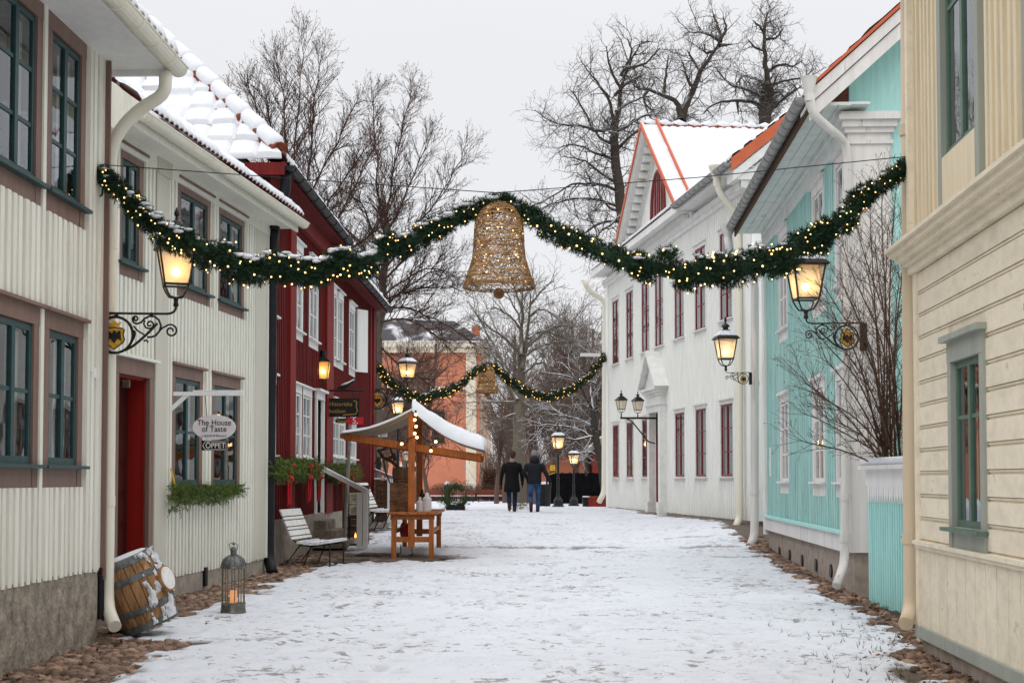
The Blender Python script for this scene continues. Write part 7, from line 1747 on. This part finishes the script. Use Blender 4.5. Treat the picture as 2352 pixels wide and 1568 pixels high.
# litter bin, planters, low boxes
p_ = PG(1250, 54); t = thing('litter_bin', 'round black litter bin with a snowy lid beside the jacketed walker', 'bin', p_); mb = MB(); mb.lathe([(.20, 0), (.24, .05), (.26, .75), (.28, .78), (.27, .84), (.2, .88)], 14); mb.build('body', M['black'], t); mb = MB(); mb.lathe([(.27, .84), (.27, .88), (.15, .93), (.001, .94)], 14); mb.build('snow', M['snow'], t, smooth=True)
p_ = PG(1351, 52); t = thing('black_box', 'small black block with snow on top by the mansion far corner', 'box', p_); mb = MB(); mb.box(-.2, .2, -.2, .2, 0, .34); mb.box(-.22, .22, -.22, .22, .30, .35); mb.build('body', M['black'], t, bevel=.01); mb = MB(); mb.box(-.2, .2, -.2, .2, .35, .40); mb.build('snow', M['snow'], t, bevel=.02)
p_ = PG(1376, 52); t = thing('red_planter', 'low red planter box at the mansion far corner', 'planter', p_); mb = MB(); mb.box(-.4, .45, -.25, .25, 0, .36); mb.box(-.43, .48, -.28, .28, .30, .37); mb.build('box', M['barn'], t, bevel=.01); mb = MB(); mb.box(-.36, .41, -.22, .22, .37, .40); mb.build('soil', M['leaf_litter'], t)
for (x, lb) in ((1187, 'small clump of faded flowers at the dark coated walker feet'), (1200, 'small clump of faded flowers beside the jacketed walker feet')):
    p_ = PG(x, 46); t = thing('flower_clump', lb, 'plant', p_); mb = MB(); rnd = random.Random(x); spray(mb, (0, 0, .1), .16, .1, .2, 50, rnd, .10, .1); mb.build('foliage', M['fir_green'], t, recalc=False); mb = MB()
    for i in range(14): mb.ball((rnd.uniform(-.17, .17), rnd.uniform(-.12, .05), rnd.uniform(.06, .22)), .028, 5)
    mb.build('petals', M['curtain'], t)
# evergreen figure in a planter
p_ = PG(1040, 45); t = thing('evergreen_planter', 'curling evergreen figure of fir branches standing in a dark planter on the square', 'planter', p_); E_ = lambda x, y: P(x, y, 45) - p_
mb = MB(); rnd = random.Random(31)
for pth, r in (([(1030, 1160), (1026, 1140), (1030, 1122), (1042, 1114), (1056, 1116), (1065, 1126)], .17), ([(1030, 1160), (1045, 1163), (1062, 1160), (1070, 1150), (1074, 1138)], .11)):
    q = resample(smooth([E_(*c) for c in pth], 1), .05)
    for v_ in q: spray(mb, v_, r, r, r * 2, 14, rnd, .15, .3)
    mb.tube(q, r * .5, 6)
mb.build('foliage', M['evergreen'] if 'evergreen' in M else snowed('evergreen_with_snow', (.045, .06, .018), .8, .9, 1.2, 6, .8), t, recalc=False)
mb = MB(); a, b = E_(1025, 1156), E_(1068, 1168); mb.box(a.x, b.x, -.2, .2, -.02, a.z * .7); mb.build('planter_box', M['black'], t)
mb = MB(); c = E_(1046, 1140)
for i in range(9): mb.tube([c + Vector((-.28 + i * .07, 0, -.2)), c + Vector((-.28 + i * .07, 0, .22))], .008, 4)
for z in (-.2, .22): mb.tube([c + Vector((-.28, 0, z)), c + Vector((.28, 0, z))], .01, 4)
mb.build('wire_basket', M['zinc'], t)
p_ = PG(1027, 92); t = thing('bollard', 'dark bollard with a round cap of snow by the hedge', 'bollard', p_); mb = MB(); hh = P(1027, 1114, 92).z - p_.z; mb.lathe([(.2, 0), (.2, hh * .7), (.24, hh * .75), (.2, hh)], 10); mb.build('post', M['pipe_black'], t); mb = MB(); mb.ball((0, 0, hh + .10), .17, 10); mb.build('snow', M['snow'], t, smooth=True)
p_ = PG(862, 43); t = thing('round_board_sign', 'dark green sign of two stacked round boards beside the far red house', 'sign', p_)
for (x, y, r) in ((863, 1066, 24), (864, 1115, 22)):
    c = P(x, y, 43) - p_; k_ = 43 / 3273; mb = MB(); n = 24; mb.poly([c + Vector((r * k_ * .55 * math.cos(2 * PI * i / n), 0, r * k_ * math.sin(2 * PI * i / n) * .8)) for i in range(n)], (0, .05, 0)); mb.build('round_board', M['navy_door'], t)
mb = MB(); mb.tube([(0, .06, 0), (0, .06, 1.9)], .04, 6); mb.build('post', M['iron'], t)

# ------------------------------------------------------------------ people
def skin_obj(name, joints, edges, m, parent, root=0, sub=2):
    me = bpy.data.meshes.new(name); me.from_pydata([j[:3] for j in joints], edges, []); me.materials.append(m)
    o = bpy.data.objects.new(name, me); COL.objects.link(o); o.parent = parent
    md = o.modifiers.new('skin', 'SKIN'); md.use_smooth_shade = True
    for i, j in enumerate(joints):
        r = j[3]; r = r if isinstance(r, tuple) else (r, r)
        me.skin_vertices[0].data[i].radius = r; me.skin_vertices[0].data[i].use_root = i == root
    s = o.modifiers.new('subsurf', 'SUBSURF'); s.levels = sub; s.render_levels = sub
    return o
def person(label, px, Y, height, legs, arms, head_off, rz, coat, trousers, long_coat, hat):
    """legs: ((knee, ankle) left, right) as x, y, z; seen from behind, walking away (+y)"""
    p = PG(px, Y); s = height / 1.8
    J = [(0, 0, .95, (.12, .08)), (0, 0, 1.15, (.125, .08)), (0, -.01, 1.36, (.15, .085)), (0, .0, 1.47, (.07, .06)), (0, .015, 1.54, (.055, .058)), (head_off[0] * .6, .03, 1.62, (.074, .088)), (head_off[0], .04, 1.71, (.078, .098)), (head_off[0], .04, 1.775, (.05, .065))]
    E = [(0, 1), (1, 2), (2, 3), (3, 4), (4, 5), (5, 6), (6, 7)]
    ix = {}
    for sd, (kn, an), nm in ((-1, legs[0], 'l'), (1, legs[1], 'r')):
        b = len(J); J += [(sd * .09, 0, .86, .075), (*kn, .052), (*an, .042), (an[0], an[1] + .13, max(.035, an[2] - .055), (.045, .03))]; E += [(0, b), (b, b + 1), (b + 1, b + 2), (b + 2, b + 3)]; ix[nm] = b
    for sd, (el, wr), nm in ((-1, arms[0], 'L'), (1, arms[1], 'R')):
        b = len(J); J += [(sd * .165, 0, 1.41, .052), (*el, .045), (*wr, .028), (wr[0], wr[1] + .02, wr[2] - .05, (.018, .04))]; E += [(2, b), (b, b + 1), (b + 1, b + 2), (b + 2, b + 3)]; ix[nm] = b
        for k_, (dy, ln) in enumerate(((-.03, .075), (-.01, .09), (.012, .085), (.032, .068))):
            c = len(J); J += [(wr[0], wr[1] + .02 + dy, wr[2] - .09, .010), (wr[0] - sd * .012, wr[1] + .03 + dy, wr[2] - .09 - ln, .008)]; E += [(b + 3, c), (c, c + 1)]
        c = len(J); J += [(wr[0], wr[1] + .07, wr[2] - .06, .011), (wr[0] - sd * .01, wr[1] + .085, wr[2] - .105, .009)]; E += [(b + 3, c), (c, c + 1)]
    body = skin_obj('person', J, E, M['skin'], None); body.location = p; body.rotation_euler.z = rz; body.scale = (s, s, s); tag(body, label, 'person')
    # coat
    mb = MB()
    prof = [(.235, .60), (.245, .61), (.232, .78), (.21, .92), (.20, 1.06)] if long_coat else [(.175, .84), (.197, .85), (.205, .93), (.198, 1.06)]
    prof += [(.208, 1.18), (.234, 1.30), (.24, 1.38), (.212, 1.44), (.14, 1.485), (.085, 1.515), (.075, 1.52)]
    mb.lathe(prof, 20, (0, 0, 0), sy=.66)
    for sd, (el, wr) in ((-1, arms[0]), (1, arms[1])):
        e = Vector(el); w = Vector(wr); sh = Vector((sd * .175, 0, 1.42))
        mb.tube([sh, sh * .75 + e * .25 + Vector((sd * .018, 0, .01)), sh * .35 + e * .65, e, e * .5 + w * .5, w * .97 + e * .03], [.082, .085, .072, .066, .056, .048], 12)
    mb.build('coat' if long_coat else 'jacket', coat, body, smooth=True)
    mb = MB()
    mb.lathe([(.15, .80), (.17, .86), (.165, .98), (.15, 1.0)], 16, sy=.72)
    for sd, (kn, an) in ((-1, legs[0]), (1, legs[1])):
        k_ = Vector(kn); a_ = Vector(an); hp = Vector((sd * .088, 0, .90))
        mb.tube([hp, hp * .5 + k_ * .5, k_ * .9 + hp * .1, k_, k_ * .45 + a_ * .55, a_ * .95 + k_ * .05], [.098, .092, .074, .070, .064, .056], 12)
    mb.build('trousers', trousers, body, smooth=True)
    for (kn, an) in legs:
        d = Vector((0, 1, -.45 if an[2] > .12 else 0)) if an[2] < .2 else Vector((0, .35, -1)); d.normalize(); a = Vector(an)
        mb = MB(); up = Vector((0, 0, 1)); q = [a + Vector((0, 0, .03)), a - Vector((0, 0, .03))] 
        mb.tube([a + Vector((0, -.01, .07)), a + Vector((0, -.01, .0)), a + d * .06 + Vector((0, 0, -.045)), a + d * .17 + Vector((0, 0, -.055))], [.05, .055, .052, .035], 10); mb.tube([a + Vector((0, -.05, -.05)), a + Vector((0, .02, -.06))], [.03, .045], 8)
        mb.build('shoe', M['shoe'], body, smooth=True)
    for sd, (el, wr) in ((-1, arms[0]), (1, arms[1])):
        mb = MB(); w = Vector(wr); mb.tube([w + Vector((0, .0, .04)), w + Vector((0, .01, -.02)), w + Vector((0, .02, -.07)), w + Vector((0, .02, -.10))], [.04, .036, .042, .036], 8)
        for dy, ln in ((-.03, .075), (-.01, .09), (.012, .085), (.032, .068)): mb.tube([w + Vector((0, .02 + dy, -.08)), w + Vector((-sd * .006, .025 + dy, -.09 - ln * .6)), w + Vector((-sd * .014, .034 + dy, -.10 - ln))], [.014, .013, .011], 6)
        mb.tube([w + Vector((0, .06, -.05)), w + Vector((-sd * .01, .088, -.115))], [.016, .012], 6); mb.build('glove', coat, body, smooth=True)
    h = head_off[0]
    if hat:
        mb = MB(); mb.lathe([(.098, 1.655), (.108, 1.68), (.108, 1.73), (.095, 1.79), (.06, 1.83), (.001, 1.845)], 16, (h, .035, 0), sy=1.15); mb.build('knit_cap', M['knit'], body, smooth=True)
        mb = MB(); mb.lathe([(.12, 1.46), (.15, 1.50), (.15, 1.57), (.125, 1.63), (.08, 1.66)], 14, (0, -.015, 0)); mb.build('hood', coat, body, smooth=True)
    else:
        mb = MB(); mb.ball((h, .015, 1.725), .105, 14, sx=.95, sy=1.1, sz=1.08); mb.ball((h, -.03, 1.66), .075, 10, sx=1.05); mb.build('hair', M['hair'], body, smooth=True)
        mb = MB(); mb.lathe([(.10, 1.46), (.105, 1.50), (.085, 1.53), (.075, 1.535)], 14, (0, 0, 0)); mb.build('scarf', M['knit'], body, smooth=True)
    # face on the far side
    mb = MB(); mb.ball((h, .135, 1.695), .018, 6, sy=1.2, sz=1.6)
    for sd in (-1, 1): mb.ball((h + sd * .078, .04, 1.69), .022, 6, sx=.5, sz=1.5)
    mb.build('face', M['skin'], body, smooth=True)
    mb = MB()
    for sd in (-1, 1): mb.ball((h + sd * .033, .125, 1.715), .011, 6)
    mb.build('eye', M['black'], body); mb = MB(); mb.ball((h, .128, 1.645), .022, 6, sy=.4, sz=.4); mb.build('mouth', M['ribbon'], body)
    return body
person('person in a long black coat and dark blue jeans walking away, bare headed', 1176, 43.6, 1.86,
       (((-.09, -.02, .48), (-.075, -.32, .19)), ((.09, .06, .49), (.075, .06, .07))), (((-.29, .0, 1.16), (-.33, .10, .90)), ((.29, .0, 1.16), (.31, .06, .90))), (.02, 0), .0, M['coat_black'], M['jeans_dark'], True, False)
person('person in a dark padded jacket, grey knit cap and blue jeans walking away', 1228, 43.3, 1.86,
       (((-.12, -.02, .48), (-.11, -.36, .22)), ((.10, .08, .49), (.09, .05, .07))), (((-.32, .02, 1.18), (-.20, .16, .98)), ((.33, .0, 1.16), (.45, .06, .90))), (-.01, 0), .0, M['coat_navy'], M['jeans'], False, True)

# ------------------------------------------------------------------ cobbles, litter, flagstones, grass
rnd = random.Random(55); mb = MB()
def stone(p, s, sz, rr):
    n = 6; T = Matrix.Translation(p) @ Matrix.Rotation(rr, 4, 'Z')
    mb.lathe([(.001, -.5 * sz), (s * .8, -.3 * sz), (s, .1 * sz), (s * .72, .62 * sz), (.001, .8 * sz)], n, T=T, sx=rnd.uniform(.9, 1.45), sy=rnd.uniform(.8, 1.1))
def strip(y0, y1, side, n, wfun, smin, smax):
    for i in range(n):
        y = y0 + (y1 - y0) * rnd.random() ** 1.3
        if side < 0: x = float(np.interp(y, LW_Y, LW_X)) + rnd.uniform(.0, 1.0) ** .8 * (float(np.interp(y, LW_Y, LV_W)) - .05)
        else: x = float(np.interp(y, RW_Y, RW_X)) - rnd.uniform(-.05, 1.0) * float(np.interp(y, RW_Y, RV_W))
        if side < 0 and 15.2 < y < 17.6 and x < -4.2: continue
        if bare_mask(np.array([x]), np.array([y]))[0] < .55: continue
        s = rnd.uniform(smin, smax); stone(Vector((x, y, gz(x, y) + rnd.uniform(-.012, .01))), s, s * rnd.uniform(.7, 1.1), rnd.uniform(0, 6))
strip(10.5, 14.2, -1, 1300, None, .03, .065); strip(14.2, 27.0, -1, 3400, None, .035, .065); strip(14.2, 18.0, -1, 700, None, .04, .06)
strip(9.2, 13.4, 1, 700, None, .03, .06); strip(13.4, 30, 1, 1500, None, .04, .075)
o = mb.build('cobblestones', M['cobble'], None, recalc=False, smooth=True); tag(o, 'rounded brown cobblestones along the house walls where the snow has melted', 'cobbles', kind='stuff')
lf = Twigs()
for i in range(620):
    y = rnd.uniform(9.3, 19) if i % 4 else rnd.uniform(10.5, 18)
    sd = i % 4; x = (float(np.interp(y, RW_Y, RW_X)) - abs(rnd.gauss(.0, .30)) - .02) if sd else float(np.interp(y, LW_Y, LW_X)) + abs(rnd.gauss(0, .55)) + .05
    z = gz(x, y) + .052 + rnd.uniform(0, .012); s = rnd.uniform(.012, .034); u = Vector((rnd.gauss(0, 1), rnd.gauss(0, 1), rnd.gauss(0, .35))).normalized() * s; v = u.cross(Vector((rnd.gauss(0, .4), rnd.gauss(0, .4), 1))).normalized() * s * .6; c = Vector((x, y, z)); q = len(lf.v)
    lf.v += [c - u, c + v, c + u, c - v]; lf.f.append((q, q + 1, q + 2, q + 3))
o = lf.build('fallen_leaves', M['leaf_litter'], None, smooth=False); tag(o, 'brown fallen leaves strewn on the snow beside the house walls', 'leaves', kind='stuff')
gr = Twigs()
for i in range(130):
    y = rnd.uniform(9.6, 15.5); x = float(np.interp(y, RW_Y, RW_X)) - .35 - abs(rnd.gauss(0, .55)); z = gz(x, y) + .03
    for j in range(3): d = Vector((rnd.gauss(0, .5), rnd.gauss(0, .5), 1)).normalized(); gr.limb([Vector((x, y, z)), Vector((x, y, z)) + d * rnd.uniform(.03, .075)], .0025, .0006, 3)
o = gr.build('grass', mat('winter_grass', (.10, .085, .03), .8, .4, 9), None); tag(o, 'sparse winter grass blades poking through the snow', 'grass', kind='stuff')
mb = MB()
for i, (x0, y0, w, d, a) in enumerate(((-3.3, 25.2, 1.1, .65, .05), (-3.0, 26.0, 1.0, .6, -.04), (-2.2, 25.6, .7, .6, .1), (-1.8, 26.3, 1.2, .7, .0), (-3.4, 26.8, .9, .6, .06), (-2.5, 27.0, .8, .6, -.08), (-1.7, 25.6, .8, .5, .1))):
    T = Matrix.Translation((x0, y0, gz(x0, y0) + .018)) @ Matrix.Rotation(a, 4, 'Z'); mb.box(-w / 2, w / 2, -d / 2, d / 2, -.03, .012 + .004 * (i % 3), T=T)
o = mb.build('flagstones', M['paving'], None, bevel=.012); tag(o, 'wet dark flagstones bare of snow around the bench and the stall', 'paving', kind='structure')

# lettering becomes plain mesh
dg = bpy.context.evaluated_depsgraph_get()
for o in [o for o in scn.objects if o.type == 'FONT']:
    me = bpy.data.meshes.new_from_object(o.evaluated_get(dg)); n = o.name
    q = bpy.data.objects.new('lettering', me); COL.objects.link(q); q.parent = o.parent; q.matrix_basis = o.matrix_basis.copy(); bpy.data.objects.remove(o)
